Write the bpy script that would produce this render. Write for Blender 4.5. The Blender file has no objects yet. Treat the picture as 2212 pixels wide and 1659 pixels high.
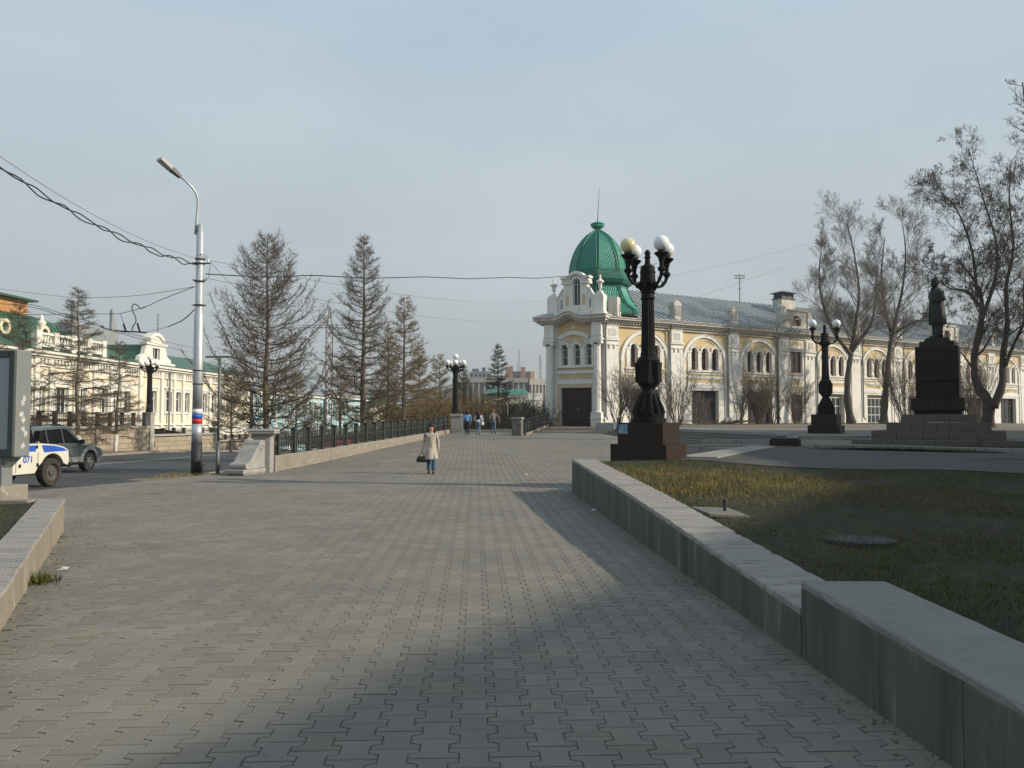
import bpy, bmesh, math, random
import numpy as np
from mathutils import Vector, Matrix
random.seed(7); rng = np.random.default_rng(7)
sc = bpy.context.scene; COL = sc.collection
R = math.radians; PI = math.pi

# ---------------------------------------------------------------- camera, sky, sun, exposure
F, CX, CY, HOR, EYE = 1789.0, 1106.0, 829.5, 912.0, 1.65
PITCH = math.atan((HOR - CY) / F)
cam = bpy.data.cameras.new('camera'); cam.sensor_width = 36; cam.lens = 36 * F / 2212
cam.clip_start = .1; cam.clip_end = 6000
co = bpy.data.objects.new('camera', cam); COL.objects.link(co)
co.location = (0, 0, EYE); co.rotation_euler = (PI / 2 + PITCH, 0, 0); sc.camera = co

SUN_EL = 28.0
sun_h = Vector((1, -.19, 0)).normalized()
sun_dir = Vector((sun_h.x * math.cos(R(SUN_EL)), sun_h.y * math.cos(R(SUN_EL)), math.sin(R(SUN_EL))))
sl = bpy.data.lights.new('sun', 'SUN'); sl.energy = 5.0; sl.angle = R(1.0); sl.color = (1, .89, .72)
so = bpy.data.objects.new('sun', sl); COL.objects.link(so); so.location = (30, -5, 30)
so.rotation_euler = sun_dir.to_track_quat('Z', 'Y').to_euler()

w = bpy.data.worlds.new('World'); sc.world = w; w.use_nodes = True
nt = w.node_tree; nt.nodes.clear()
wo = nt.nodes.new('ShaderNodeOutputWorld'); bg = nt.nodes.new('ShaderNodeBackground'); bg.inputs[1].default_value = .096
sky = nt.nodes.new('ShaderNodeTexSky'); sky.sky_type = 'NISHITA'; sky.sun_disc = False
sky.sun_elevation = R(SUN_EL); sky.sun_rotation = R(100.8); sky.air_density = 1.0; sky.dust_density = 2.0; sky.ozone_density = 1.5
# thin high haze veil: a pale layer, thicker to the horizon, with soft streaks
tc = nt.nodes.new('ShaderNodeTexCoord'); sep = nt.nodes.new('ShaderNodeSeparateXYZ'); nt.links.new(tc.outputs['Generated'], sep.inputs[0])
ramp = nt.nodes.new('ShaderNodeValToRGB'); nt.links.new(sep.outputs['Z'], ramp.inputs[0])
cr = ramp.color_ramp; cr.elements[0].position = 0.0; cr.elements[0].color = (4.6, 4.7, 4.65, 1)
cr.elements[1].position = .85; cr.elements[1].color = (5.3, 6.9, 8.6, 1)
e = cr.elements.new(.12); e.color = (4.95, 5.25, 5.35, 1)
e = cr.elements.new(.30); e.color = (6.1, 6.95, 7.45, 1)
e = cr.elements.new(.50); e.color = (5.5, 7.15, 8.6, 1)
mp = nt.nodes.new('ShaderNodeMapping'); mp.inputs['Scale'].default_value = (1.2, 1.0, 3.2); mp.inputs['Rotation'].default_value = (0, .25, .4)
nt.links.new(tc.outputs['Generated'], mp.inputs[0])
nz = nt.nodes.new('ShaderNodeTexNoise'); nz.inputs['Scale'].default_value = 1.7; nz.inputs['Detail'].default_value = 5; nz.inputs['Roughness'].default_value = .5
nt.links.new(mp.outputs[0], nz.inputs['Vector'])
nr = nt.nodes.new('ShaderNodeValToRGB'); nt.links.new(nz.outputs[0], nr.inputs[0])
nr.color_ramp.elements[0].position = .40; nr.color_ramp.elements[0].color = (0, 0, 0, 1); nr.color_ramp.elements[1].position = .72; nr.color_ramp.elements[1].color = (.55, .55, .55, 1)
m1 = nt.nodes.new('ShaderNodeMixRGB'); m1.inputs[0].default_value = .78
nt.links.new(sky.outputs[0], m1.inputs[1]); nt.links.new(ramp.outputs[0], m1.inputs[2])
m2 = nt.nodes.new('ShaderNodeMixRGB'); nt.links.new(nr.outputs[0], m2.inputs[0]); nt.links.new(m1.outputs[0], m2.inputs[1]); m2.inputs[2].default_value = (6.6, 7.35, 7.8, 1)
nt.links.new(m2.outputs[0], bg.inputs[0]); nt.links.new(bg.outputs[0], wo.inputs[0])
sc.view_settings.view_transform = 'Standard'; sc.view_settings.look = 'None'; sc.view_settings.exposure = -0.02; sc.view_settings.gamma = 1
sc.view_settings.use_curve_mapping = False
try:
    sc.cycles.max_bounces = 5; sc.cycles.diffuse_bounces = 3; sc.cycles.glossy_bounces = 2; sc.cycles.transparent_max_bounces = 4
    sc.cycles.use_denoising = True
except Exception: pass

# ---------------------------------------------------------------- helpers
def P(x, y, Y):
    """point of the place that lies at depth Y and is seen at photo position x, y (2212 x 1659 scale)"""
    a = (x - CX) / F; b = -(y - CY) / F; c, s = math.cos(PITCH), math.sin(PITCH)
    t = Y / (c - b * s); return Vector((a * t, Y, EYE + t * (s + b * c)))
def lerp(x, xs, ys): return float(np.interp(x, xs, ys))
def zp(Y):                                     # paved plaza height
    return lerp(Y, [-50, 23, 27, 31, 80], [0, 0, .045, .14, .14 + .0315 * 49])
def zr(Y):                                     # raised lawn, terrace
    return lerp(Y, [-50, 3, 5.9, 12.8, 19.5, 28, 41, 52, 75, 200], [.22, .27, .34, .55, .74, .79, 1.10, 1.32, 1.50, 1.55])
def zs(Y):                                     # street height
    return lerp(Y, [-50, 22, 34, 58, 77, 100, 150, 260, 500], [-.17, -.17, -.36, -.46, -1.06, -2.2, -4.3, -6.5, -7.0])
def fence_x(Y): return -11.16 + .128 * Y
def street_r(Y): return -11.5 + .0844 * (Y - 25)
def street_l(Y): return -24.6 + .0844 * (Y - 58)
def wall_x(Y): return -28.7 + .0844 * (Y - 58)

def tag(o, label=None, cat=None, group=None, kind=None):
    if label: o['label'] = label
    if cat: o['category'] = cat
    if group: o['group'] = group
    if kind: o['kind'] = kind
    return o
def thing(name, label, cat, loc=(0, 0, 0), rz=0, group=None):
    o = bpy.data.objects.new(name, None); COL.objects.link(o); o.empty_display_size = .3
    o.location = loc; o.rotation_euler = (0, 0, rz); return tag(o, label, cat, group)
def put(name, me, parent=None, loc=(0, 0, 0), rot=(0, 0, 0), scale=None):
    o = bpy.data.objects.new(name, me); COL.objects.link(o)
    if parent: o.parent = parent
    o.location = loc; o.rotation_euler = rot
    if scale: o.scale = scale
    return o
KIDS = {}
def copy_tree(o, parent=None):
    c = o.copy(); COL.objects.link(c)
    if parent: c.parent = parent
    for ch in list(o.children): copy_tree(ch, c)
    return c

class MB:
    def __init__(s, M=None): s.v = []; s.f = []; s.mi = []; s.M = M; s.m = 0
    def add(s, vs, fs):
        b = len(s.v)
        if s.M is not None: vs = [s.M @ Vector(v) for v in vs]
        s.v.extend([tuple(v) for v in vs]); s.f.extend([tuple(b + i for i in f) for f in fs]); s.mi.extend([s.m] * len(fs)); return s
    def box(s, x0, x1, y0, y1, z0, z1):
        return s.add([(x0, y0, z0), (x1, y0, z0), (x1, y1, z0), (x0, y1, z0), (x0, y0, z1), (x1, y0, z1), (x1, y1, z1), (x0, y1, z1)],
                     [(0, 3, 2, 1), (4, 5, 6, 7), (0, 1, 5, 4), (1, 2, 6, 5), (2, 3, 7, 6), (3, 0, 4, 7)])
    def hexa(s, b, t):                          # four bottom, four top corners
        return s.add(list(b) + list(t), [(0, 3, 2, 1), (4, 5, 6, 7), (0, 1, 5, 4), (1, 2, 6, 5), (2, 3, 7, 6), (3, 0, 4, 7)])
    def xz(s, poly, y0, y1):                    # polygon in x,z pushed along y
        n = len(poly); vs = [(x, y0, z) for x, z in poly] + [(x, y1, z) for x, z in poly]
        return s.add(vs, [tuple(range(n)), tuple(reversed(range(n, 2 * n)))] + [(i, i + n, (i + 1) % n + n, (i + 1) % n) for i in range(n)])
    def xy(s, poly, z0, z1):
        n = len(poly); vs = [(x, y, z0) for x, y in poly] + [(x, y, z1) for x, y in poly]
        return s.add(vs, [tuple(reversed(range(n))), tuple(range(n, 2 * n))] + [(i, (i + 1) % n, (i + 1) % n + n, i + n) for i in range(n)])
    def lathe(s, prof, n=16, c=(0, 0, 0), a0=0, sx=1, sy=1, cap=True):
        vs = []; fs = []; k = len(prof)
        for r, z in prof:
            for i in range(n):
                a = a0 + 2 * PI * i / n; vs.append((c[0] + r * sx * math.cos(a), c[1] + r * sy * math.sin(a), c[2] + z))
        for j in range(k - 1):
            for i in range(n):
                i2 = (i + 1) % n; fs.append((j * n + i, j * n + i2, (j + 1) * n + i2, (j + 1) * n + i))
        if cap: fs.append(tuple(reversed(range(n)))); fs.append(tuple((k - 1) * n + i for i in range(n)))
        return s.add(vs, fs)
    def loft(s, rings, cap=True):               # rings: lists of points, equal count
        n = len(rings[0]); vs = [p for r in rings for p in r]; fs = []
        for j in range(len(rings) - 1):
            for i in range(n):
                i2 = (i + 1) % n; fs.append((j * n + i, j * n + i2, (j + 1) * n + i2, (j + 1) * n + i))
        if cap: fs.append(tuple(reversed(range(n)))); fs.append(tuple((len(rings) - 1) * n + i for i in range(n)))
        return s.add(vs, fs)
    def tube(s, pts, rad, n=6):
        pts = [Vector(p) for p in pts]; k = len(pts)
        if not hasattr(rad, '__len__'): rad = [rad] * k
        rings = []; u = None
        for i in range(k):
            t = (pts[min(i + 1, k - 1)] - pts[max(i - 1, 0)])
            t = t.normalized() if t.length > 1e-9 else Vector((0, 0, 1))
            if u is None: u = t.orthogonal().normalized()
            u = (u - t * u.dot(t)); u = u.normalized() if u.length > 1e-6 else t.orthogonal().normalized()
            v = t.cross(u); rings.append([pts[i] + (u * math.cos(2 * PI * q / n) + v * math.sin(2 * PI * q / n)) * rad[i] for q in range(n)])
        return s.loft(rings)
    def arc(s, cx, cz, r0, r1, a0, a1, y0, y1, n=12):     # ring sector in x,z
        for i in range(n):
            p = a0 + (a1 - a0) * i / n; q = a0 + (a1 - a0) * (i + 1) / n
            s.xz([(cx + r0 * math.cos(p), cz + r0 * math.sin(p)), (cx + r1 * math.cos(p), cz + r1 * math.sin(p)),
                  (cx + r1 * math.cos(q), cz + r1 * math.sin(q)), (cx + r0 * math.cos(q), cz + r0 * math.sin(q))], y0, y1)
        return s
    def cell(s, x0, x1, z0, z1, ox0, ox1, oz0, oz1, y0, y1, arch=False, n=8):   # wall rectangle with one opening
        if ox0 > x0: s.box(x0, ox0, y0, y1, z0, z1)
        if x1 > ox1: s.box(ox1, x1, y0, y1, z0, z1)
        if oz0 > z0: s.box(ox0, ox1, y0, y1, z0, oz0)
        if not arch:
            if z1 > oz1: s.box(ox0, ox1, y0, y1, oz1, z1)
            return s
        r = (ox1 - ox0) / 2; cx = (ox0 + ox1) / 2; cz = oz1 - r
        for i in range(n):
            p = PI - PI * i / n; q = PI - PI * (i + 1) / n
            xa, za, xb, zb = cx + r * math.cos(p), cz + r * math.sin(p), cx + r * math.cos(q), cz + r * math.sin(q)
            s.xz([(xa, za), (xb, zb), (xb, z1), (xa, z1)], y0, y1)
        return s
    def mesh(s, name, mat, smooth=False, fix=True):
        me = bpy.data.meshes.new(name); me.from_pydata(s.v, [], s.f)
        for m in (mat if isinstance(mat, (list, tuple)) else [mat]): me.materials.append(m)
        if isinstance(mat, (list, tuple)): me.polygons.foreach_set('material_index', s.mi)
        if fix:
            bm = bmesh.new(); bm.from_mesh(me); bmesh.ops.recalc_face_normals(bm, faces=bm.faces); bm.to_mesh(me); bm.free()
        if smooth: me.polygons.foreach_set('use_smooth', [True] * len(me.polygons))
        me.update(); return me
    def build(s, name, mat, parent=None, smooth=False, loc=(0, 0, 0), rz=0, bevel=0, seg=1, sharp=None, fix=True):
        o = put(name, s.mesh(name, mat, smooth, fix), parent, loc, (0, 0, rz))
        if bevel:
            b = o.modifiers.new('bevel', 'BEVEL'); b.width = bevel; b.segments = seg; b.limit_method = 'ANGLE'; b.angle_limit = R(40)
        return o

def quads_mesh(name, V, Fq, mat, smooth=False):            # numpy arrays straight to a mesh
    me = bpy.data.meshes.new(name); k = Fq.shape[1]
    me.vertices.add(len(V)); me.vertices.foreach_set('co', np.asarray(V, dtype=np.float32).ravel())
    me.loops.add(Fq.size); me.loops.foreach_set('vertex_index', Fq.astype(np.int32).ravel())
    me.polygons.add(len(Fq)); me.polygons.foreach_set('loop_start', np.arange(0, Fq.size, k, dtype=np.int32)); me.polygons.foreach_set('loop_total', np.full(len(Fq), k, dtype=np.int32))
    me.polygons.foreach_set('use_smooth', np.full(len(Fq), smooth))
    me.materials.append(mat); me.update(calc_edges=True); me.validate(); return me

# ---------------------------------------------------------------- materials
def _n(nt, t): return nt.nodes.new('ShaderNode' + t)
def mat(name, c1, c2=None, sc1=1.5, c3=None, sc3=8, rough=.85, metal=0, bump=0, bsc=30, spec=.3, stretch=(1, 1, 1), t3=(.55, .7), detail=6, island=0, coat=0, c4=None, sc4=.3, t4=(.55, .75)):
    m = bpy.data.materials.new(name); m.use_nodes = True; nt = m.node_tree; b = nt.nodes['Principled BSDF']
    b.inputs['Roughness'].default_value = rough; b.inputs['Metallic'].default_value = metal
    b.inputs['Specular IOR Level'].default_value = spec; b.inputs['Coat Weight'].default_value = coat
    g = _n(nt, 'NewGeometry'); mp = _n(nt, 'Mapping'); mp.inputs['Scale'].default_value = stretch; nt.links.new(g.outputs['Position'], mp.inputs[0])
    last = None
    if c2 is not None:
        nz = _n(nt, 'TexNoise'); nz.inputs['Scale'].default_value = sc1; nz.inputs['Detail'].default_value = detail; nz.inputs['Roughness'].default_value = .6; nt.links.new(mp.outputs[0], nz.inputs['Vector'])
        mr = _n(nt, 'MapRange'); mr.inputs[1].default_value = .32; mr.inputs[2].default_value = .68; nt.links.new(nz.outputs[0], mr.inputs[0])
        mx = _n(nt, 'MixRGB'); nt.links.new(mr.outputs[0], mx.inputs[0]); mx.inputs[1].default_value = (*c1, 1); mx.inputs[2].default_value = (*c2, 1); last = mx.outputs[0]
        if c3 is not None:
            n3 = _n(nt, 'TexNoise'); n3.inputs['Scale'].default_value = sc3; n3.inputs['Detail'].default_value = 8; n3.inputs['Roughness'].default_value = .65; nt.links.new(mp.outputs[0], n3.inputs['Vector'])
            m3 = _n(nt, 'MapRange'); m3.inputs[1].default_value = t3[0]; m3.inputs[2].default_value = t3[1]; nt.links.new(n3.outputs[0], m3.inputs[0])
            x3 = _n(nt, 'MixRGB'); nt.links.new(m3.outputs[0], x3.inputs[0]); nt.links.new(last, x3.inputs[1]); x3.inputs[2].default_value = (*c3, 1); last = x3.outputs[0]
    if c4 is not None:
        n3 = _n(nt, 'TexNoise'); n3.inputs['Scale'].default_value = sc4; n3.inputs['Detail'].default_value = 9; n3.inputs['Roughness'].default_value = .7; nt.links.new(mp.outputs[0], n3.inputs['Vector'])
        m3 = _n(nt, 'MapRange'); m3.inputs[1].default_value = t4[0]; m3.inputs[2].default_value = t4[1]; nt.links.new(n3.outputs[0], m3.inputs[0])
        x3 = _n(nt, 'MixRGB'); nt.links.new(m3.outputs[0], x3.inputs[0]); nt.links.new(last, x3.inputs[1]); x3.inputs[2].default_value = (*c4, 1); last = x3.outputs[0]
    if island:
        oi = _n(nt, 'ObjectInfo'); ad = _n(nt, 'Math'); ad.operation = 'ADD'; nt.links.new(g.outputs['Random Per Island'], ad.inputs[0]); nt.links.new(oi.outputs['Random'], ad.inputs[1])
        fr = _n(nt, 'Math'); fr.operation = 'FRACT'; nt.links.new(ad.outputs[0], fr.inputs[0])
        mr = _n(nt, 'MapRange'); mr.inputs[3].default_value = 1 - island; mr.inputs[4].default_value = 1 + island; nt.links.new(fr.outputs[0], mr.inputs[0])
        mu = _n(nt, 'VectorMath'); mu.operation = 'SCALE'
        if last is not None: nt.links.new(last, mu.inputs[0])
        else: mu.inputs[0].default_value = c1
        nt.links.new(mr.outputs[0], mu.inputs['Scale']); last = mu.outputs[0]
    if last is not None: nt.links.new(last, b.inputs['Base Color'])
    else: b.inputs['Base Color'].default_value = (*c1, 1)
    if bump:
        nb = _n(nt, 'TexNoise'); nb.inputs['Scale'].default_value = bsc; nb.inputs['Detail'].default_value = 6; nt.links.new(g.outputs['Position'], nb.inputs['Vector'])
        bp = _n(nt, 'Bump'); bp.inputs['Strength'].default_value = min(1, bump); bp.inputs['Distance'].default_value = .02; nt.links.new(nb.outputs[0], bp.inputs['Height']); nt.links.new(bp.outputs[0], b.inputs['Normal'])
    return m
M = {}
M['paver'] = mat('paver_concrete', (.155, .146, .126), (.198, .184, .156), .55, (.225, .19, .135), 1.3, c4=(.105, .10, .088), sc4=.33, rough=.85, bump=.35, bsc=160, island=.10, t3=(.56, .74), spec=.35)
M['joint'] = mat('sandy_joint', (.09, .08, .062), (.17, .145, .105), 3, rough=.95, bump=.5, bsc=200)
M['asphalt'] = mat('asphalt', (.050, .051, .052), (.068, .067, .066), .5, (.05, .05, .052), 3, rough=.8, bump=.5, bsc=120)
M['asphalt_old'] = mat('worn_asphalt', (.062, .062, .059), (.085, .083, .077), .8, (.075, .075, .075), 4, rough=.9, bump=.5, bsc=110)
M['paint'] = mat('road_paint', (.6, .6, .57), (.4, .4, .38), 3)
M['concrete'] = mat('grey_concrete', (.125, .12, .11), (.165, .158, .14), 1.2, (.09, .09, .082), 5, rough=.9, bump=.6, bsc=60, t3=(.55, .8))
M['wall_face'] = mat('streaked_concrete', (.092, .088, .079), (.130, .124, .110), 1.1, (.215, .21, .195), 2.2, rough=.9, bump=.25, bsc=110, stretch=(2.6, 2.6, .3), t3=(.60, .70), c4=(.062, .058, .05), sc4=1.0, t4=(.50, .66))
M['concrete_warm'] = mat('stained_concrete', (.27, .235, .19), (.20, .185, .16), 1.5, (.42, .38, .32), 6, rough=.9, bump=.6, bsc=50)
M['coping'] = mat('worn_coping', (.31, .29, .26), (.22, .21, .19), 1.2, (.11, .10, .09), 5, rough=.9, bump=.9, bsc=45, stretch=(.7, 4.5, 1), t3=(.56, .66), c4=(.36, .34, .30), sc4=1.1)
M['pillar'] = mat('fence_pillar_concrete', (.36, .35, .33), (.27, .26, .245), 2, (.19, .18, .17), 7, rough=.9, bump=.5, bsc=50)
M['iron'] = mat('painted_iron', (.028, .032, .030), (.045, .05, .046), 4, rough=.6, bump=.2, spec=.4)
M['iron_lamp'] = mat('black_cast_iron', (.007, .007, .007), (.012, .012, .011), 6, rough=.6, bump=.3, spec=.12)
M['granite'] = mat('brown_granite', (.026, .018, .014), (.038, .027, .021), 14, (.017, .013, .011), 40, rough=.55, spec=.15)
M['granite_dark'] = mat('dark_polished_granite', (.014, .010, .009), (.022, .016, .014), 16, rough=.5, spec=.15)
M['granite_step'] = mat('rough_pink_granite', (.105, .088, .080), (.14, .118, .106), 10, (.075, .064, .058), 3, rough=.8, bump=.3)
M['bronze'] = mat('dark_bronze', (.010, .013, .012), (.018, .022, .019), 5, rough=.5, metal=0, spec=.25)
M['globe_w'] = mat('white_globe', (.78, .79, .8), rough=.18, spec=.5)
M['globe_y'] = mat('yellowed_globe', (.62, .56, .33), rough=.2, spec=.5)
M['soil'] = mat('bare_soil_lawn', (.022, .018, .011), (.034, .034, .012), 1.6, (.062, .050, .030), 5, rough=.95, bump=1, bsc=40, t3=(.5, .75))
M['drysoil'] = mat('dry_ground', (.17, .14, .095), (.23, .19, .13), .7, (.11, .10, .055), 3, rough=.95, bump=.8, bsc=30)
M['terrace'] = mat('trodden_terrace', (.15, .135, .115), (.20, .18, .145), .4, (.11, .10, .06), 1.2, rough=.95, bump=.5)
M['grass'] = mat('young_grass', (.048, .075, .010), (.088, .088, .020), .55, (.12, .09, .03), .25, rough=.8, island=.35, t3=(.50, .62))
M['drygrass'] = mat('straw_grass', (.30, .20, .07), (.13, .13, .03), 1.3, rough=.8, island=.35)
M['white'] = mat('white_plaster', (.77, .755, .71), (.67, .65, .60), .8, (.42, .39, .33), 2.2, rough=.9, bump=.3, bsc=25, stretch=(1, 1, .45), t3=(.56, .78))
M['cornice'] = mat('cornice_plaster', (.60, .58, .53), (.42, .39, .34), 2.2, (.25, .23, .2), 5, rough=.9, bump=.4, stretch=(1, 1, .5), t3=(.58, .75))
M['ochre'] = mat('ochre_plaster', (.60, .45, .22), (.56, .45, .27), 1.0, (.62, .54, .39), 2.5, rough=.9, bump=.2)
M['cream'] = mat('cream_plaster', (.70, .63, .44), (.62, .56, .42), 1.0, (.48, .42, .32), 3, rough=.9)
M['roof'] = mat('grey_metal_roof', (.28, .31, .32), (.35, .365, .36), .35, (.21, .20, .18), 1.5, rough=.45, metal=.35, spec=.5)
M['seam'] = mat('roof_seam', (.09, .10, .11), rough=.6)
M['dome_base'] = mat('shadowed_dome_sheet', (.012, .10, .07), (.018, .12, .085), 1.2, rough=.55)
M['dome'] = mat('green_dome_metal', (.022, .195, .142), (.038, .235, .175), 1.2, (.02, .14, .10), 5, rough=.5, metal=.1, spec=.35, island=.10)
M['dome_d'] = mat('dark_green_rib', (.010, .10, .07), rough=.4)
M['greenroof'] = mat('green_sheet_roof', (.022, .078, .038), (.034, .105, .058), .6, (.05, .085, .06), 2, rough=.45, spec=.5)
M['glass'] = mat('dark_window_glass', (.02, .024, .028), rough=.08, spec=.6)
M['redframe'] = mat('red_brown_frame', (.16, .045, .035), rough=.6)
M['whiteframe'] = mat('white_window_frame', (.68, .68, .64), rough=.6)
M['gate'] = mat('dark_red_gate', (.040, .014, .012), (.028, .011, .010), 3, rough=.55)
M['shop'] = mat('brown_shop_front', (.09, .055, .035), (.06, .04, .03), 4, rough=.6)
M['pipe'] = mat('grey_downpipe', (.22, .24, .25), rough=.5, metal=.2)
M['stone'] = mat('tan_stone_block', (.36, .30, .22), (.30, .26, .205), 1.2, (.24, .20, .16), 5, rough=.9, bump=.4, island=.12)
M['stone_b'] = mat('pale_stone_cap', (.38, .36, .32), (.30, .285, .26), 1.5, rough=.9)
M['blue'] = mat('light_blue_plaster', (.30, .52, .60), (.25, .45, .53), 1, rough=.9)
M['lwhite'] = mat('bright_plaster', (.74, .72, .66), (.64, .62, .55), .8, (.55, .50, .38), 2.6, rough=.9)
M['yel'] = mat('pale_yellow_field', (.70, .63, .48), (.66, .60, .47), 1, rough=.9)
M['bark'] = mat('larch_bark', (.10, .08, .062), (.16, .13, .10), 3, rough=.95, bump=.8, bsc=25, stretch=(1, 1, .3))
M['twig'] = mat('larch_twigs', (.095, .075, .055), (.13, .10, .07), .8, (.15, .125, .05), .9, rough=.9)
M['twig_gold'] = mat('golden_twigs', (.19, .13, .06), (.15, .11, .045), .6, (.14, .13, .045), .8, rough=.9)
M['twig_dark'] = mat('dark_twigs', (.055, .046, .038), (.085, .068, .052), 1, rough=.9)
M['twig_grey'] = mat('grey_brown_twigs', (.155, .132, .112), (.12, .10, .085), 1, rough=.9)
M['bark_pop'] = mat('poplar_bark', (.075, .066, .056), (.115, .102, .088), 2.5, (.035, .03, .027), 3.5, rough=.95, bump=.8, stretch=(1, 1, .4))
M['bark_dark'] = mat('dark_bark', (.055, .045, .038), (.09, .075, .062), 3, rough=.95, bump=.8)
M['seed'] = mat('brown_seed_clusters', (.10, .06, .035), (.16, .095, .045), 2, rough=.9)
M['limewash'] = mat('limewashed_trunk', (.7, .69, .64), (.5, .48, .42), 4, rough=.9)
M['hedge'] = mat('dark_hedge_twigs', (.030, .028, .020), (.055, .048, .03), .5, rough=.95)
M['silver'] = mat('silver_paint_pole', (.50, .52, .54), (.42, .44, .45), 2, (.30, .27, .22), 4, rough=.42, metal=.5, t3=(.62, .75))
M['white_band'] = mat('white_band_paint', (.72, .72, .7), rough=.5)
M['blue_band'] = mat('blue_band_paint', (.03, .12, .45), rough=.5)
M['red_band'] = mat('red_band_paint', (.50, .03, .03), rough=.5)
M['black_band'] = mat('black_pole_paint', (.02, .02, .022), (.04, .04, .04), 5, rough=.6)
M['lampgrey'] = mat('light_grey_housing', (.42, .42, .38), rough=.6)
M['cable'] = mat('black_cable', (.02, .02, .02), rough=.7)
M['galv'] = mat('galvanised_post', (.16, .17, .165), (.10, .11, .10), 4, rough=.5, metal=.4)
M['frame'] = mat('grey_board_frame', (.19, .205, .20), (.165, .18, .178), 3, rough=.5, spec=.4)
M['frame_d'] = mat('dark_board_trim', (.07, .08, .08), rough=.5)
M['poster'] = mat('blank_grey_sheet', (.38, .41, .42), (.29, .32, .33), 1.1, rough=.35, stretch=(1.5, 1.5, .5))
M['paper'] = mat('torn_paper', (.52, .52, .49), (.34, .34, .32), 12, rough=.9)
# ================================================================ THE GROUND
def sheet(name, Ys, left, right, zf, mat_, nx=6, kind='structure', edge=None):
    V = []; Fc = []
    for Y in Ys:
        a, b = left(Y), right(Y)
        for i in range(nx + 1):
            X = a + (b - a) * i / nx; V.append((X, Y, zf(X, Y)))
    k = nx + 1
    for j in range(len(Ys) - 1):
        for i in range(nx): Fc.append((j * k + i, j * k + i + 1, (j + 1) * k + i + 1, (j + 1) * k + i))
    if edge:                                     # skirt going down along all four sides
        n0 = len(V); ring = [j * k for j in range(len(Ys))] + [(len(Ys) - 1) * k + i for i in range(1, k)] + [j * k + k - 1 for j in range(len(Ys) - 2, -1, -1)] + [i for i in range(k - 2, 0, -1)]
        for r in ring: x, y, z = V[r]; V.append((x, y, z - edge))
        n = len(ring)
        for q in range(n): Fc.append((ring[q], n0 + q, n0 + (q + 1) % n, ring[(q + 1) % n]))
    me = bpy.data.meshes.new(name); me.from_pydata(V, [], Fc); me.materials.append(mat_); me.update()
    o = put(name, me); o['kind'] = kind; return o
def rng_y(a, b, s): return list(np.arange(a, b + 1e-6, s))

gy = rng_y(-60, 300, 6) + [340, 400, 500, 700, 1000, 1600, 2600, 4000]
sheet('ground', gy, lambda Y: -900 - max(0, Y), lambda Y: 900 + max(0, Y), lambda X, Y: zs(Y) - .12 - (0 if X < 20 else 0), M['drysoil'], 12)
# street with kerbs and line
sheet('road', rng_y(-30, 180, 2), lambda Y: street_l(Y) if Y > 20 else street_l(20) - (20 - Y) * .4, lambda Y: street_r(Y) + .1, lambda X, Y: zs(Y), M['asphalt'], 6)
sheet('road_line', rng_y(30, 175, 2), lambda Y: street_l(Y) + 6.0, lambda Y: street_l(Y) + 6.14, lambda X, Y: zs(Y) + .006, M['paint'], 1)
sheet('road_patch', rng_y(24, 34, 2), lambda Y: street_l(Y) + 8.5, lambda Y: street_l(Y) + 11.5 + .3 * math.sin(Y), lambda X, Y: zs(Y) + .005, M['asphalt_old'], 2)
kb = MB()
for Y in rng_y(30, 150, 2):
    for fx, s in ((street_r, 1), (street_l, -1)):
        x0, x1 = fx(Y), fx(Y + 1.97); z0, z1 = zs(Y), zs(Y + 1.97); a, b = (0, .14) if s > 0 else (-.14, 0)
        kb.hexa([(x0 + a, Y, z0 - .1), (x0 + b, Y, z0 - .1), (x1 + b, Y + 1.97, z1 - .1), (x1 + a, Y + 1.97, z1 - .1)],
                [(x0 + a, Y, z0 + .13), (x0 + b, Y, z0 + .13), (x1 + b, Y + 1.97, z1 + .13), (x1 + a, Y + 1.97, z1 + .13)])
o = kb.build('kerb', M['concrete_warm']); o['kind'] = 'structure'
# verges
sheet('verge', rng_y(24.5, 62, 1.5), lambda Y: street_r(Y) + .12, lambda Y: fence_x(Y) if Y > 27 else max(-7.9, -10.2 + (Y - 24.5) * .9) , lambda X, Y: zs(Y) + .10 + (zp(Y) - zs(Y)) * (0 if Y < 27 else max(0, (X - street_r(Y) - .8) / max(.1, fence_x(Y) - street_r(Y) - .8)) * .8) + .03 * math.sin(X * 3 + Y * 2) + (.05 if Y < 27 else 0), M['drysoil'], 6)
sheet('verge_left', rng_y(20, 130, 2), lambda Y: wall_x(Y) + .3, lambda Y: street_l(Y) - .13, lambda X, Y: zs(Y) + .11 + .03 * math.sin(X * 2 + Y), M['drysoil'], 4)
sheet('slope_left', rng_y(62, 200, 4), lambda Y: wall_x(Y) - 16, lambda Y: wall_x(Y), lambda X, Y: max(zs(Y) + .15, 1.3 - max(0, Y - 64) * .09), M['drysoil'], 3)

# paved plaza: sandy bed with recessed joints, a slab sheet farther away
def plaza_l(Y):
    return lerp(Y, [-8, 12.7, 18, 20, 22.7, 26.2, 27, 58], [-16, -16, -12.6, -11.7, -10.6, -9.3, fence_x(27), fence_x(58)])
def plaza_r(Y): return lerp(Y, [-8, 19.6, 20.5, 21.8, 30, 33, 35, 60, 72], [2.65, 1.95, 3.2, 5.0, 9.0, 9.5, 14, 12, 12])
bed = sheet('plaza', rng_y(-8, 70, 1), plaza_l, plaza_r, lambda X, Y: zp(Y) - .0085, M['joint'], 8, edge=.6)
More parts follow.
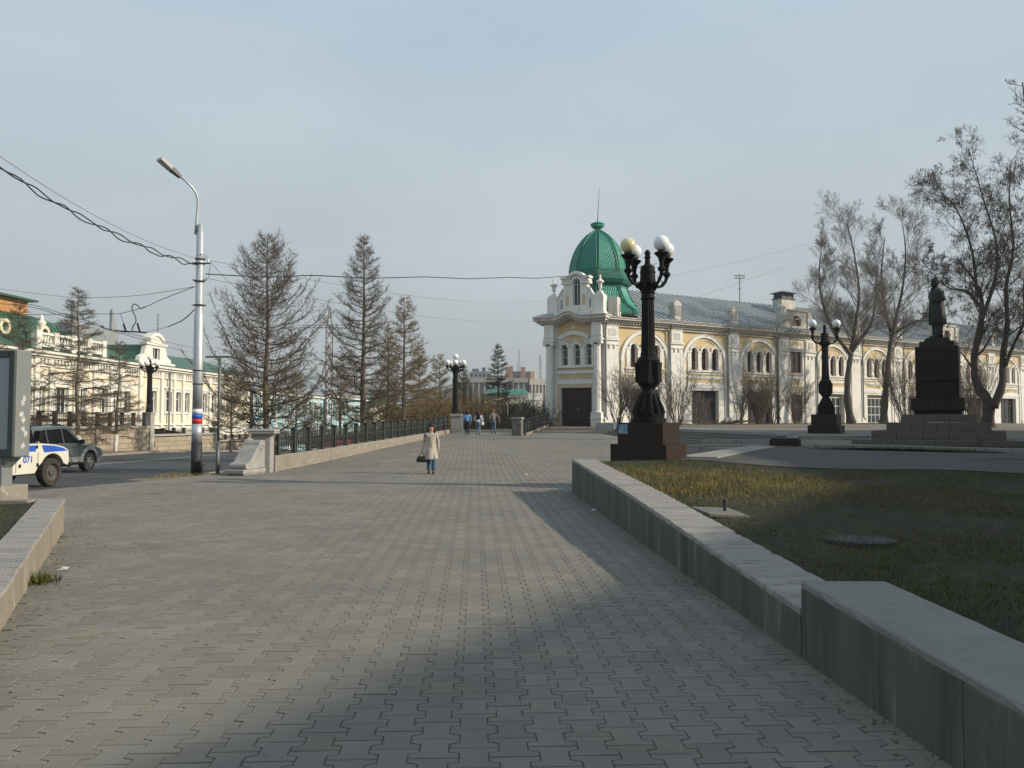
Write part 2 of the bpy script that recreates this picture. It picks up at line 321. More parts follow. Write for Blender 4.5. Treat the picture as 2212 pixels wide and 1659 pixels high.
# I-shaped pavers, rows run along the view, .20 x .245
PW, PL, WW, WN = .200, .245, .1275, .0745          # pitch, length, half widths at the ends and the waist
gp = .0034; gy_ = .0046
outline = [(-WW + gp, -PL / 2 + gy_), (WW - gp, -PL / 2 + gy_), (WW - gp, -PL / 2 + .048), (WN - gp, -PL / 2 + .067), (WN - gp, PL / 2 - .067), (WW - gp, PL / 2 - .048),
           (WW - gp, PL / 2 - gy_), (-WW + gp, PL / 2 - gy_), (-WW + gp, PL / 2 - .048), (-WN + gp, PL / 2 - .067), (-WN + gp, -PL / 2 + .067), (-WW + gp, -PL / 2 + .048)]
ol = np.array(outline); inner = ol * np.array([.965, .975])
pv = np.concatenate([np.c_[ol, np.full(12, -.012)], np.c_[ol, np.full(12, -.003)], np.c_[inner, np.zeros(12)]])
pf = [(i, (i + 1) % 12, (i + 1) % 12 + 12, i + 12) for i in range(12)] + [(i + 12, (i + 1) % 12 + 12, (i + 1) % 12 + 24, i + 24) for i in range(12)]
tq = [(24 + 0, 24 + 1, 24 + 2, 24 + 11), (24 + 11, 24 + 2, 24 + 3, 24 + 10), (24 + 10, 24 + 3, 24 + 4, 24 + 9), (24 + 9, 24 + 4, 24 + 5, 24 + 8), (24 + 8, 24 + 5, 24 + 6, 24 + 7)]
pf = np.array(pf + tq)
PAV_A = math.atan(-.045)                          # rows vanish a little to the left
cA, sA = math.cos(-PAV_A), math.sin(-PAV_A)
# (the pavers' own x axis is turned by the same small angle as the low wall)
pos = []
for i in range(-95, 75):
    off = 0 if i % 2 == 0 else PL / 2
    for j in range(-4, 245):
        lx, ly = i * PW, j * PL + off
        X = lx * cA - ly * sA; Y = lx * sA + ly * cA
        if Y < 2.5 or Y > 57: continue
        if X < plaza_l(Y) + .1 or X > plaza_r(Y) + .05: continue
        if abs(X) > .64 * Y + .8: continue
        if Y < 12.9 and X < -3.85 - (Y - 6.2) * .458 - .05: continue
        pos.append((X, Y))
pos = np.array(pos); dist = np.hypot(pos[:, 0], pos[:, 1])
seen = (np.abs(pos[:, 0]) < pos[:, 1] * .615 + .05) & (pos[:, 1] > 3.9) & (pos[:, 0] < 2.27 - .045 * pos[:, 1])
order = np.argsort(np.where(seen, dist, 1e6)); near = order[:300]; rest = order[300:]
pme = quads_mesh('paver', pv, pf, M['paver'])
rr = np.random.default_rng(3)
for q in near:
    X, Y = pos[q]; o = bpy.data.objects.new('paver', pme); COL.objects.link(o); o.parent = bed
    o.location = (X, Y, zp(Y) + rr.normal() * .0008); o.rotation_euler = (rr.normal() * .003, rr.normal() * .003, -PAV_A + rr.normal() * .004)
n = len(rest); X = pos[rest, 0]; Y = pos[rest, 1]
Z = np.interp(Y, [-50, 23, 27, 31, 80], [0, 0, .045, .14, .14 + .0315 * 49]) + rr.normal(size=n) * .0009
ang = -PAV_A + rr.normal(size=n) * .004; ca, sa = np.cos(ang), np.sin(ang)
slope = np.where(Y > 31, .0315, np.where(Y > 23, .014, 0)) + rr.normal(size=n) * .003; tx = rr.normal(size=n) * .003
pv2, pf2 = pv[12:], pf[12:] - 12; px, py, pz = pv2[:, 0], pv2[:, 1], pv2[:, 2] * 1.5; VV = np.empty((n, 24, 3))
VV[:, :, 0] = X[:, None] + px * ca[:, None] - py * sa[:, None]; VV[:, :, 1] = Y[:, None] + px * sa[:, None] + py * ca[:, None]
VV[:, :, 2] = Z[:, None] + pz + py * slope[:, None] + px * tx[:, None]
FF = (pf2[None] + (np.arange(n) * 24)[:, None, None]).reshape(-1, 4)
o = put('paving', quads_mesh('paving', VV.reshape(-1, 3), FF, M['paver']), bed); o['kind'] = 'stuff'
print('pavers', n)

# raised lawn, path, terrace
def lawn_l(Y): return lerp(Y, [-8, 3.4, 19.5, 20.6], [2.7, 2.55, 1.95, 2.6])
sheet('lawn', rng_y(-8, 20.5, .5), lawn_l, lambda Y: 46, lambda X, Y: zr(Y) - .03 + .03 * math.sin(X * .9) * math.sin(Y * .8 + 1) - .06 * math.exp(-((X - 3.4) ** 2 + (Y - 9.5) ** 2) / 2), M['soil'], 70, edge=.5)
def path_l(Y): return lerp(Y, [20.5, 21.8, 29.8], [2.9, 5.0, 9.05])
sheet('path', rng_y(20.5, 29, .5), lambda Y: path_l(Y), lambda Y: 60, lambda X, Y: zr(Y) - .02, M['asphalt_old'], 8, edge=.7)
# the far edge of the lawn runs at a slant over the path
EDX, EDY = [3.0, 4.2, 5.9, 10.2, 14, 22, 46], [20.45, 20.3, 18.0, 16.4, 15, 12, 5]
def lawn_z(X, Y): return zr(Y) - .03 + .03 * math.sin(X * .9) * math.sin(Y * .8 + 1)
V = []; Fc = []; xs_ = list(np.arange(3.2, 46, .5)); ny = 14
for X in xs_:
    y0 = lerp(X, EDX, EDY) + .12 * math.sin(X * 2.3) + .06 * math.sin(X * 7)
    for k in range(ny + 1):
        Y = y0 + (20.6 - y0) * k / ny; V.append((X, Y, lawn_z(X, Y) + .012 + (zr(20.6) - .018 - lawn_z(X, Y) - .012) * max(0, (k - 10) / 4)))
for i in range(len(xs_) - 1):
    for k in range(ny): q = i * (ny + 1) + k; Fc.append((q, q + ny + 1, q + ny + 2, q + 1))
me = bpy.data.meshes.new('path_apron'); me.from_pydata(V, [], Fc); me.materials.append(M['asphalt_old']); o = put('path_apron', me); o['kind'] = 'structure'
def ter_l(Y): return lerp(Y, [29, 30, 33.5, 35, 56, 56.5, 70, 130], [9.2, 9.3, 10.8, 11.6, 7.4, 7.2, 8.6, 30])
sheet('terrace', rng_y(29, 130, 1), ter_l, lambda Y: 90, lambda X, Y: zr(Y) + .02 * math.sin(X * .7) * math.sin(Y * .6), M['terrace'], 40, edge=1.0)
sheet('grass_plot', [24.5, 25.5, 26.5, 27.6], lambda Y: lerp(Y, [24.5, 27.6], [13.5, 9.6]) , lambda Y: 40, lambda X, Y: zr(Y) + .05 * math.sin((Y - 24.5) / 3.1 * PI), M['soil'], 20)

# ---------------------------------------------------------------- grass blades
def blades(name, n, xf, yf, zf, h0, h1, m, seedv, parent=None, dens=None, w=.006):
    r = np.random.default_rng(seedv); X = xf(r, n); Y = yf(r, n)
    if dens is not None:
        keep = r.random(n) < dens(X, Y); X, Y = X[keep], Y[keep]; n = len(X)
    Z = zf(X, Y); h = h0 + (h1 - h0) * r.random(n) ** 2; a = r.random(n) * 2 * PI; le = r.normal(size=(n, 2)) * .45
    ww = w * (.6 + .8 * r.random(n)); V = np.empty((n, 3, 3))
    V[:, 0] = np.c_[X - ww * np.cos(a), Y - ww * np.sin(a), Z]; V[:, 1] = np.c_[X + ww * np.cos(a), Y + ww * np.sin(a), Z]
    V[:, 2] = np.c_[X + le[:, 0] * h, Y + le[:, 1] * h, Z + h]
    o = put(name, quads_mesh(name, V.reshape(-1, 3), np.arange(n * 3).reshape(-1, 3), m), parent); o['kind'] = 'stuff'; return o
def zr_np(X, Y): return np.interp(Y, [-50, 3, 5.9, 12.8, 19.5, 28, 41, 52, 75, 200], [.22, .27, .34, .55, .74, .79, 1.10, 1.32, 1.50, 1.55]) - .03 + .03 * np.sin(X * .9) * np.sin(Y * .8 + 1)
def patch(X, Y, s=.5, p=0): return np.sin(X * 1.7 * s + 1.3 * np.sin(Y * 1.1 * s + p) + p) * np.sin(Y * 1.9 * s + 1.1 * np.sin(X * 1.3 * s)) * .5 + .5
def inlawn(X, Y): return (X > 2.78 - .045 * Y + .02 * np.sin(Y * 9)) & (Y < np.interp(X, EDX, EDY))
uy = lambda a, b: (lambda r, n: a + (b - a) * r.random(n) ** 1.4)
tag(blades('grass', 260000, lambda r, n: 2.0 + 12 * r.random(n), uy(3.5, 20.8), zr_np, .012, .048, M['grass'], 1, w=.0045,
       dens=lambda X, Y: inlawn(X, Y) * np.clip(patch(X, Y, .9) * 1.7 - .35 + .45 * patch(X, Y, 4, 1), .04, 1) * (1 - .96 * np.exp(-(((X - 3.9) / 1.7) ** 2 + ((Y - 10.4) / 1.3) ** 2) ** 2))), 'thin young green grass over the dark soil of the raised lawn', 'grass')
tag(blades('dry_grass', 60000, lambda r, n: 2.0 + 6.5 * r.random(n), lambda r, n: 11 + 9 * r.random(n), zr_np, .03, .11, M['drygrass'], 2, w=.0045,
       dens=lambda X, Y: inlawn(X, Y) * np.exp(-(((X - 3.6) / 1.9) ** 2 + ((Y - 15.2) / 2.6) ** 2) ** 2) * (.25 + .75 * patch(X, Y, 2))), 'straw coloured grass patch lit by the sun behind the low wall', 'grass')
tag(blades('straw_tufts', 9000, lambda r, n: -27.5 + 19 * r.random(n), lambda r, n: 24.5 + 2.4 * r.random(n), lambda X, Y: np.full(len(X), -.02), .03, .13, M['drygrass'], 5,
       dens=lambda X, Y: (X > -11.0) & (X < -8.6) & (X < -10.2 + (Y - 24.4) * .9)), 'dry tufts around the foot of the silver pole', 'grass')
tag(blades('terrace_grass', 50000, lambda r, n: 9 + 40 * r.random(n), lambda r, n: 46 + 40 * r.random(n), lambda X, Y: np.interp(Y, [41, 52, 75, 200], [1.10, 1.32, 1.5, 1.55]), .05, .16, M['drygrass'], 6,
       dens=lambda X, Y: (Y > 54) * (np.abs((Y - 68) - (X - 7.5) / 1.6875 + 5.2) < 3.4) * (.3 + .7 * patch(X, Y, .6)), w=.02), 'dry grass strip along the foot of the long building', 'grass')
tag(blades('plot_grass', 16000, lambda r, n: 9.5 + 14 * r.random(n), lambda r, n: 24.6 + 3 * r.random(n), lambda X, Y: np.full(len(X), .79), .04, .16, M['grass'], 8,
       dens=lambda X, Y: patch(X, Y, 1.5) * (X > 9.6 + (27.6 - Y) * 1.2), w=.010), 'rough grass in the narrow bed before the monument', 'grass')

# ================================================================ LOW WALLS round the lawn
def wx(Y): return 2.29 - .045 * Y
root = thing('low_wall', 'long low concrete wall edging the lawn, sunlit on its worn top', 'wall', (wx(12), 12, 0))
L = root.location
def wall_run(ys, ztop, wid, name, m, parent, zb=-.3, z0=None, over=0):
    mb = MB(); rings = []; rq = random.Random(int(ys[0] * 100) + len(ys))
    for Y in ys:
        x = wx(Y) - L.x - over; y = Y - L.y; zt = ztop(Y); zz = zb if z0 is None else z0(Y)
        j = .003 * math.sin(Y * 13) + .002 * math.sin(Y * 31); k = .008 * math.sin(Y * 17 + 1) + .006 * math.sin(Y * 41)
        chip = rq.random() ** 6 * .035 if z0 is not None else 0; chip2 = rq.random() ** 5 * .05 if z0 is not None else 0
        rings.append([(x + j, y, zz), (x + j + chip * .6, y, zt - .008 - chip), (x + .008 + j + chip, y, zt + k * .2 - chip * .2), (x + wid + over - .02 + k - chip2, y, zt - k * .3), (x + wid + over + k - chip2 * .6, y, zt - .02), (x + wid + over, y, zz)])
    mb.loft(rings); return mb.build(name, m, parent)
ztl = lambda Y: lerp(Y, [3, 5.87, 12.8, 19.55], [.27, .344, .60, .776])
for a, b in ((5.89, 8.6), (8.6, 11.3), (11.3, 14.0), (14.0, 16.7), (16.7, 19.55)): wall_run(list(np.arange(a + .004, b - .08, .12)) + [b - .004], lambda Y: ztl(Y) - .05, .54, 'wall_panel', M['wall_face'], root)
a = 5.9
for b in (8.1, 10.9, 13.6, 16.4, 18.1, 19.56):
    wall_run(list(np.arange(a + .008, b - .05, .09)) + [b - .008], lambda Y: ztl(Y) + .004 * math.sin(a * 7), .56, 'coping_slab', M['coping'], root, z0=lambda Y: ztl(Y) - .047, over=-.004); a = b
root = thing('wall_block', 'taller smooth concrete block at the near end of the low wall', 'wall', (wx(3), 3, 0)); L = root.location
ztb = lambda Y: .534 + (Y - 5.87) * .029
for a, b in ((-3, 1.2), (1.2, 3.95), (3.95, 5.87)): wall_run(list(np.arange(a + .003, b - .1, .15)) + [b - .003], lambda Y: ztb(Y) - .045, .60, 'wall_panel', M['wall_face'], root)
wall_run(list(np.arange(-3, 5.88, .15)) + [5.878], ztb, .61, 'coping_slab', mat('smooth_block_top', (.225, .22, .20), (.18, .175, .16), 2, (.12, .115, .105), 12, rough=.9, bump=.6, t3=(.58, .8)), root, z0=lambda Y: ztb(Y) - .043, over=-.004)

# far side slab walls beside the path, and the sunken corner
def beam(name, a, b, wid, z0a, z1a, z0b, z1b, m, parent=None, label=None, cat='kerb', group=None, side=1):
    a, b = Vector(a), Vector(b); d = (b - a).normalized(); nrm = Vector((d.y, -d.x)) * side * wid; c = (a + b) / 2
    pts = [a, b, b + nrm, a + nrm]
    mb = MB(); mb.hexa([(p.x - c.x, p.y - c.y, z) for p, z in zip(pts, (z0a, z0b, z0b, z0a))], [(p.x - c.x, p.y - c.y, z) for p, z in zip(pts, (z1a, z1b, z1b, z1a))])
    o = mb.build(name, m, parent, bevel=.012); o.location = (c.x, c.y, 0)
    if parent is None: tag(o, label, cat, group)
    return o
beam('stone_kerb', (4.35, 21.75), (8.55, 29.9), 1.02, -.2, .76, -.2, .81, M['coping'], label='broad pale slab wall running away beside the asphalt path')
beam('stone_kerb', (6.9, 32.9), (9.7, 32.1), .32, -.2, .76, -.2, .80, M['coping'], label='pale coping across the sunken corner behind the tall street lamp')
beam('stone_kerb', (7.3, 31.0), (9.4, 30.5), .30, -.2, .70, -.2, .78, M['coping'], label='short pale coping just before the end of the slab wall')
beam('stone_kerb', (8.0, 34.6), (11.3, 32.6), .35, .1, .92, .1, .98, M['coping'], label='pale coping at the foot of the dark steps')
beam('stone_kerb', (9.9, 30.9), (12.0, 36.0), .5, .2, .98, .2, 1.05, M['coping'], label='raised slab edge between the steps and the second lamp')
beam('stone_kerb', (10.2, 28.6), (15.5, 23.6), .16, .3, .90, .3, .88, M['coping'], label='thin pale kerb along the far side of the asphalt path', side=-1)
beam('stone_kerb', (15.5, 23.58), (40, 12.5), .16, .3, .88, .3, .80, M['coping'], label='thin pale kerb before the monument plot, running out to the side', side=-1)
beam('stone_kerb', (11.9, 34.5), (16.5, 33.4), .4, .6, 1.10, .6, 1.12, M['coping'], label='low dark step edged in pale stone before the second lamp', side=1)
beam('stone_kerb', (3.1, 23.0), (4.3, 21.8), .16, -.2, .80, -.2, .80, M['coping'], label='short kerb hidden behind the big lamp plinth')
mb = MB(); mb.box(-.5, .5, -.4, .4, 0, .42); mb.box(-.46, .46, -.36, .36, .42, .47)
o = mb.build('stone_block', M['granite'], loc=(9.75, 29.6, .62), rz=R(-25), bevel=.02); tag(o, 'squat dark stone block at the end of the slab wall', 'stone block')
# steps up to the terrace, seen almost along their edges
st = thing('steps', 'dark wide steps rising from the plaza to the terrace', 'steps', (9.5, 45, 0))
for k in range(6):
    a = Vector((11.7 - .33 * (6 - k), 34.6 - .06 * k)); b = Vector((7.3 - .30 * (6 - k), 56)); d = (b - a)
    z1a = .62 + .118 * k; z1b = .85 + .108 * k
    mb = MB(); n = 8
    for q in range(n):
        p0 = a + d * (q + .003) / n; p1 = a + d * (q + .997) / n; za = z1a + (z1b - z1a) * q / n; zb = z1a + (z1b - z1a) * (q + 1) / n
        mb.hexa([(p0.x - 9.5, p0.y - 45, za - .6), (p0.x + .36 - 9.5, p0.y - 45, za - .6), (p1.x + .36 - 9.5, p1.y - 45, zb - .6), (p1.x - 9.5, p1.y - 45, zb - .6)],
                [(p0.x - 9.5, p0.y - 45, za), (p0.x + .36 - 9.5, p0.y - 45, za), (p1.x + .36 - 9.5, p1.y - 45, zb), (p1.x - 9.5, p1.y - 45, zb)])
    mb.build('step', M['concrete'] if k < 5 else M['pillar'], st)
# planter box at the top of the steps
def box_walls(mb, x0, x1, y0, y1, z0, z1, t):
    mb.box(x0, x1, y0, y0 + t, z0, z1); mb.box(x0, x1, y1 - t, y1, z0, z1); mb.box(x0, x0 + t, y0 + t, y1 - t, z0, z1 - .003); mb.box(x1 - t, x1, y0 + t, y1 - t, z0, z1 - .003)
pl = thing('planter', 'pale concrete planter box at the end of the steps', 'planter', (6.2, 55.0, 0), R(-20))
mb = MB(); box_walls(mb, -.65, .65, -.2, 3.2, .5, 1.62, .15); mb.build('planter_wall', M['pillar'], pl, bevel=.02)
mb = MB(); mb.box(-.5, .5, -.05, 3.05, .5, 1.50); mb.build('soil', M['soil'], pl)

# left planter and its lit face
lp = thing('raised_bed', 'low lime stained concrete wall round a soil bed at the near side', 'planter', (-6.2, 11, 0))
def lwx(Y): return -3.87 - (Y - 6.25) * .458
LL = lp.location
rings = []; rc = []
for Y in list(np.arange(-1, 12.7, .2)) + [12.7]:
    zt = .284 + (Y - 6.25) * .0315; x = lwx(Y) - LL.x; y = Y - LL.y; j = .006 * math.sin(Y * 14) + .005 * math.sin(Y * 37)
    rings.append([(x - .36, y - .05, -.2), (x - .36, y - .05, zt - .02), (x + j, y, zt - .02), (x + j, y, -.2)])
    rc.append([(x - .37, y - .05, zt - .022), (x - .37, y - .05, zt), (x + j, y, zt), (x + .012 + j, y, zt - .022)])
mb = MB(); mb.loft(rings); mb.build('wall_face', mat('lime_streaked_wall', (.30, .25, .19), (.21, .185, .15), 1.5, (.50, .46, .38), 3.0, rough=.9, bump=.7, bsc=50, stretch=(2, 2, .4), t3=(.58, .70)), lp)
mb = MB(); mb.loft(rc); mb.build('coping_slab', M['coping'], lp)
mb = MB(); x1 = lwx(12.7) - LL.x; mb.hexa([(-9, 1.36, -.2), (x1 - .37, 1.36, -.2), (x1 - .37, 1.7, -.2), (-9, 1.7, -.2)], [(-9, 1.36, .487), (x1 - .37, 1.36, .487), (x1 - .37, 1.7, .487), (-9, 1.7, .487)]); mb.build('end_wall', M['concrete_warm'], lp)
sheet('bed_soil', rng_y(-1, 12.5, .5), lambda Y: -16, lambda Y: lwx(Y) - .33, lambda X, Y: .25 + (Y - 6.25) * .0315 + .02 * math.sin(X * 5 + Y * 3), M['soil'], 12)
tag(blades('bed_grass', 9000, lambda r, n: -10 + 6 * r.random(n), lambda r, n: 5 + 7.3 * r.random(n), lambda X, Y: .25 + (Y - 6.25) * .0315, .02, .08, M['grass'], 9,
       dens=lambda X, Y: (X < -4.25 - (Y - 6.25) * .458) * patch(X, Y, 2.2)), 'patchy weeds on the soil of the raised bed', 'grass')
tag(blades('weed_tuft', 260, lambda r, n: lwx(8.6) + .10 + r.normal(size=n) * .07, lambda r, n: 8.6 + r.normal(size=n) * .08, lambda X, Y: np.full(len(X), 0.0), .04, .15, M['grass'], 10, w=.009), 'small green weed growing at the foot of the raised bed wall', 'weed')
# leaf litter and dirt along the wall feet
r = np.random.default_rng(12); n = 3200
t = r.random(n); side = r.random(n) < .55
Y = 3.8 + 15 * t; X = np.where(side, 2.29 - .045 * Y - .03 - np.abs(r.normal(size=n)) * .13, -3.87 - (Y - 6.25) * .458 + .04 + np.abs(r.normal(size=n)) * .22)
k = r.random(n) < .12; X = np.where(k, -6 + 8 * r.random(n), X); cl = [(-5.2, 9.7, .16), (-5.75, 11.0, .2), (-4.35, 7.3, .18), (1.55, 14.9, .14), (1.72, 11.4, .16), (1.85, 8.6, .12), (-4.75, 8.5, .15)]
ki = r.integers(0, len(cl), n); kk = r.random(n) < .35; cx_, cy_, cs_ = np.array(cl)[ki].T
X = np.where(kk, cx_ + r.normal(size=n) * cs_ * 1.6, X); Y = np.where(kk, cy_ + r.normal(size=n) * cs_ * .7, Y)
ok = (X > -3.8 - (Y - 6.25) * .458) & (X < 2.27 - .045 * Y) & (Y < 19.3); X, Y = X[ok], Y[ok]; n = len(X)
s = .004 + .020 * r.random(n) ** 4; a = r.random(n) * 6.28; V = np.empty((n, 4, 3))
for q in range(4):
    aa = a + q * PI / 2; V[:, q] = np.c_[X + s * np.cos(aa) * (1 if q % 2 else .5), Y + s * np.sin(aa) * (1 if q % 2 else .5), .004 + .3 * s * (q == 1) + .5 * s * (q == 3)]
M['litter'] = mat('dead_leaf', (.10, .075, .045), (.17, .13, .08), 20, rough=.9)
tag(put('leaf_litter', quads_mesh('leaf_litter', V.reshape(-1, 3), np.arange(n * 4).reshape(-1, 4), M['litter'])), 'scattered dead leaves and grit along the feet of the low walls', 'litter', kind='stuff')
n = 5200; r = np.random.default_rng(33); X = 1.9 + 12 * r.random(n); Y = 3.6 + 17 * r.random(n) ** 1.3; ok = inlawn(X, Y); X, Y = X[ok], Y[ok]; n = len(X); Z = zr_np(X, Y) + .008
s = .006 + .022 * r.random(n) ** 3; a = r.random(n) * 6.28; V = np.empty((n, 4, 3))
for q in range(4):
    aa = a + q * PI / 2; V[:, q] = np.c_[X + s * np.cos(aa) * (1 if q % 2 else .5), Y + s * np.sin(aa) * (1 if q % 2 else .5), Z + .4 * s * (q == 1) + .7 * s * (q == 3)]
M['litter_b'] = mat('bleached_leaf', (.16, .115, .06), (.09, .065, .035), 9, (.30, .27, .21), 17, rough=.9, t3=(.62, .68))
tag(put('lawn_litter', quads_mesh('lawn_litter', V.reshape(-1, 3), np.arange(n * 4).reshape(-1, 4), M['litter_b'])), 'dead leaves and bleached scraps strewn over the raised lawn', 'litter', kind='stuff')
for (px_, Y, lab) in ((1136, 25.5, 'small scrap of white paper on the paving beyond the walking woman'), (1281, 15.5, 'dark and white scrap lying at the foot of the long low wall'), (62, 9.3, 'bit of white rubbish near the raised bed wall')):
    Xp = (px_ - CX) / F * Y; mb = MB(); mb.add([(-.05, -.04, 0), (.06, -.03, .012), (.05, .05, .03), (-.04, .04, .008), (0, 0, .045)], [(0, 1, 4), (1, 2, 4), (2, 3, 4), (3, 0, 4), (0, 3, 2, 1)])
    o = mb.build('paper_scrap', M['paper'], loc=(max(Xp, -5.0) if Y < 10 else Xp, Y, zp(Y) + .004)); tag(o, lab, 'litter')
# lawn furniture: round cover, square hatch
mb = MB(); mb.lathe([(.36, -.05), (.36, .012), (.33, .012), (.32, .004), (.30, .004), (.29, .012), (.06, .016), (.05, .022)], 24); o = mb.build('manhole_cover', M['asphalt'], loc=(P(1857, 1135, 8.95).x, 8.95, zr(8.95) - .045), smooth=False); tag(o, 'round grey manhole cover in the lawn', 'manhole cover')
ht = thing('hatch', 'square concrete slab hatch tilted in a hole beside the low wall', 'hatch', (2.55, 10.9, zr(10.9)), R(10))
mb = MB(); mb.hexa([(-.1, -.3, -.05), (.45, -.3, -.09), (.45, .3, -.05), (-.1, .3, -.03)], [(-.1, -.3, .0), (.45, -.3, -.04), (.45, .3, .0), (-.1, .3, .03)]); mb.build('hatch_slab', M['concrete'], ht, bevel=.01)
mb = MB(); mb.lathe([(.025, 0), (.025, .14), (.035, .14), (.035, .17)], 8, (.25, 0, -.02)); mb.build('pipe_stub', M['iron'], ht)

# ================================================================ THE IRON FENCES
def post_mesh(h=.88):
    mb = MB(); mb.box(-.085, .085, -.085, .085, 0, .06); mb.box(-.065, .065, -.065, .065, .06, h - .1)
    mb.box(-.075, .075, -.075, .075, h - .14, h - .11); mb.box(-.08, .08, -.08, .08, h - .10, h - .05); mb.box(-.095, .095, -.095, .095, h - .05, h - .02)
    mb.hexa([(-.09, -.09, h - .02), (.09, -.09, h - .02), (.09, .09, h - .02), (-.09, .09, h - .02)], [(-.04, -.04, h + .01), (.04, -.04, h + .01), (.04, .04, h + .01), (-.04, .04, h + .01)])
    return mb.mesh('post', M['iron'])
def panel_mesh(L=1.27, h=.80):
    mb = MB()
    for z, t in ((h - .05, .022), (h - .20, .014), (.16, .014), (.06, .02)): mb.box(0, L, -t, t, z - t * .7, z + t * .7)
    n = 8; s = L / n
    for i in range(n):
        x = s * (i + .5)
        c = [(x + .036 * math.cos(2 * PI * q / 8), 0, h - .125 + .048 * math.sin(2 * PI * q / 8)) for q in range(9)]; mb.tube(c, .011, 4)
        for sg in (-1, 1):
            mb.tube([(x, 0, .17), (x + sg * .045, 0, .28), (x + sg * .052, 0, .37), (x + sg * .04, 0, .47), (x, 0, h - .21)], .0115, 4)
        mb.lathe([(.008, .26), (.026, .34), (.026, .40), (.008, .48)], 5, (x, 0, 0))
        mb.tube([(x, 0, .06), (x, 0, .16)], .012, 4)
    return mb.mesh('panel', M['iron'])
POST, PANEL = post_mesh(), panel_mesh()
def parapet_h(Y): return zp(Y) + lerp(Y, [27, 54], [.51, .26])
fr = thing('iron_fence', 'black cast iron fence on a pale parapet along the plaza edge', 'fence', (fence_x(27.2), 27.2, 0)); L = fr.location
fa = math.atan2(1, .128); Ys = [27.6 + 1.375 * i for i in range(21)]
for i, Y in enumerate(Ys):
    put('post', POST, fr, (fence_x(Y) - .17 - L.x, Y - L.y, parapet_h(Y)), (0, 0, fa))
    if i < len(Ys) - 1:
        z0, z1 = parapet_h(Y), parapet_h(Ys[i + 1]); put('panel', PANEL, fr, (fence_x(Y + .07) - .17 - L.x, Y + .07 - L.y, z0), (0, -math.atan2(z1 - z0, 1.385), fa))
put('panel', PANEL, fr, (fence_x(27.0) - .17 - L.x, 26.98 - L.y, parapet_h(27.2)), (0, 0, fa), (.42, 1, 1))
rings = []
for Y in rng_y(27.0, 55.4, .8):
    x = fence_x(Y) - L.x; y = Y - L.y; zt = parapet_h(Y); j = .008 * math.sin(Y * 5)
    rings.append([(x - .36, y, zt - 1.9), (x - .36, y, zt), (x - .01 + j, y, zt), (x + .01 + j, y, zt - .03), (x + .01 + j * .5, y, zp(Y) - .3)])
mb = MB(); mb.loft(rings); mb.build('parapet', M['concrete_warm'], fr)
# end pillar with scroll
ep = thing('fence_pillar', 'concrete pillar with a moulded cap at the near end of the iron fence', 'pillar', (-8.0, 26.75, 0), R(4))
mb = MB(); mb.box(-.27, .27, -.27, .27, -.3, 1.18); mb.build('shaft', M['pillar'], ep, bevel=.012)
mb = MB(); mb.box(-.29, .29, -.29, .29, 1.18, 1.22); mb.box(-.33, .33, -.33, .33, 1.22, 1.28); mb.box(-.41, .41, -.41, .41, 1.28, 1.36)
mb.hexa([(-.43, -.43, 1.36), (.43, -.43, 1.36), (.43, .43, 1.36), (-.43, .43, 1.36)], [(-.41, -.41, 1.43), (.41, -.41, 1.43), (.41, .41, 1.43), (-.41, .41, 1.43)]); mb.build('cap', M['pillar'], ep, bevel=.01)
sv = thing('scroll_buttress', 'grey stone scroll buttress leaning against the fence pillar', 'buttress', (-8.02, 26.45, 0), R(76))
prof = [(0, .22), (0, 1.07)] + [(-.16 - .19 * math.sin(a), .90 + .19 * math.cos(a)) for a in np.linspace(-.3, 1.35, 7)] + [(-.50, .80), (-.70, .58), (-.88, .42)] + [(-1.0 - .10 * math.sin(a), .30 + .10 * math.cos(a)) for a in np.linspace(-.2, 3.1, 7)] + [(-1.0, .20)]
mb = MB(); mb.xz(prof, -.17, .40); mb.build('scroll', M['pillar'], sv, bevel=.008)
mb = MB(); mb.box(-1.28, .02, -.20, .47, .08, .20); mb.box(-1.20, .02, -.17, .43, .03, .08); mb.box(-1.12, .02, -.15, .40, -.2, .03); mb.build('base', M['pillar'], sv, bevel=.01)
mb = MB(); sp = [(-.20 + (.155 - .018 * q) * math.cos(q * .8), -.175, .82 + (.155 - .018 * q) * math.sin(q * .8)) for q in range(9)]
mb.tube(sp, .016, 6); mb.build('spiral', M['pillar'], sv)

# pillar + right hand fence at the head of the stairs
rp = thing('fence_pillar', 'squat grey pillar scrawled with white paint beside the stair gap', 'pillar', (P(1118, 940, 51.8).x, 52.0, zp(52) - .05), R(-14))
mb = MB(); mb.box(-.33, .33, -.33, .33, 0, .10); mb.box(-.30, .30, -.30, .30, .10, 1.10); mb.build('shaft', M['concrete'], rp, bevel=.01)
mb = MB(); mb.box(-.35, .35, -.35, .35, 1.10, 1.20); mb.build('cap', M['stone_b'], rp, bevel=.01)
mb = MB(); r = random.Random(4)
for k in range(7):
    x, z = r.uniform(-.22, .1), r.uniform(.55, .98); pts = []
    for q in range(7): pts.append((x, -.304, z)); x += r.uniform(-.02, .07); z += r.uniform(-.07, .07)
    mb.tube(pts, .008, 4)
mb.build('scribble', M['paper'], rp)
f2 = thing('iron_fence', 'short dark iron fence between the scrawled pillar and the tower', 'fence', (.7, 52.3, 0)); L = f2.location
A, B = Vector((.78, 52.4)), Vector((3.0, 69.5)); n = 12; d = (B - A) / n; fa2 = math.atan2(d.y, d.x)
for i in range(n + 1):
    p = A + d * i; z = zp(p.y) + .12; put('post', POST, f2, (p.x - L.x, p.y - L.y, z), (0, 0, fa2), (1.2, 1.2, 1))
    if i < n: put('panel', PANEL, f2, (p.x - L.x, p.y - L.y, z), (0, 0, fa2), (1.07, 1, 1))
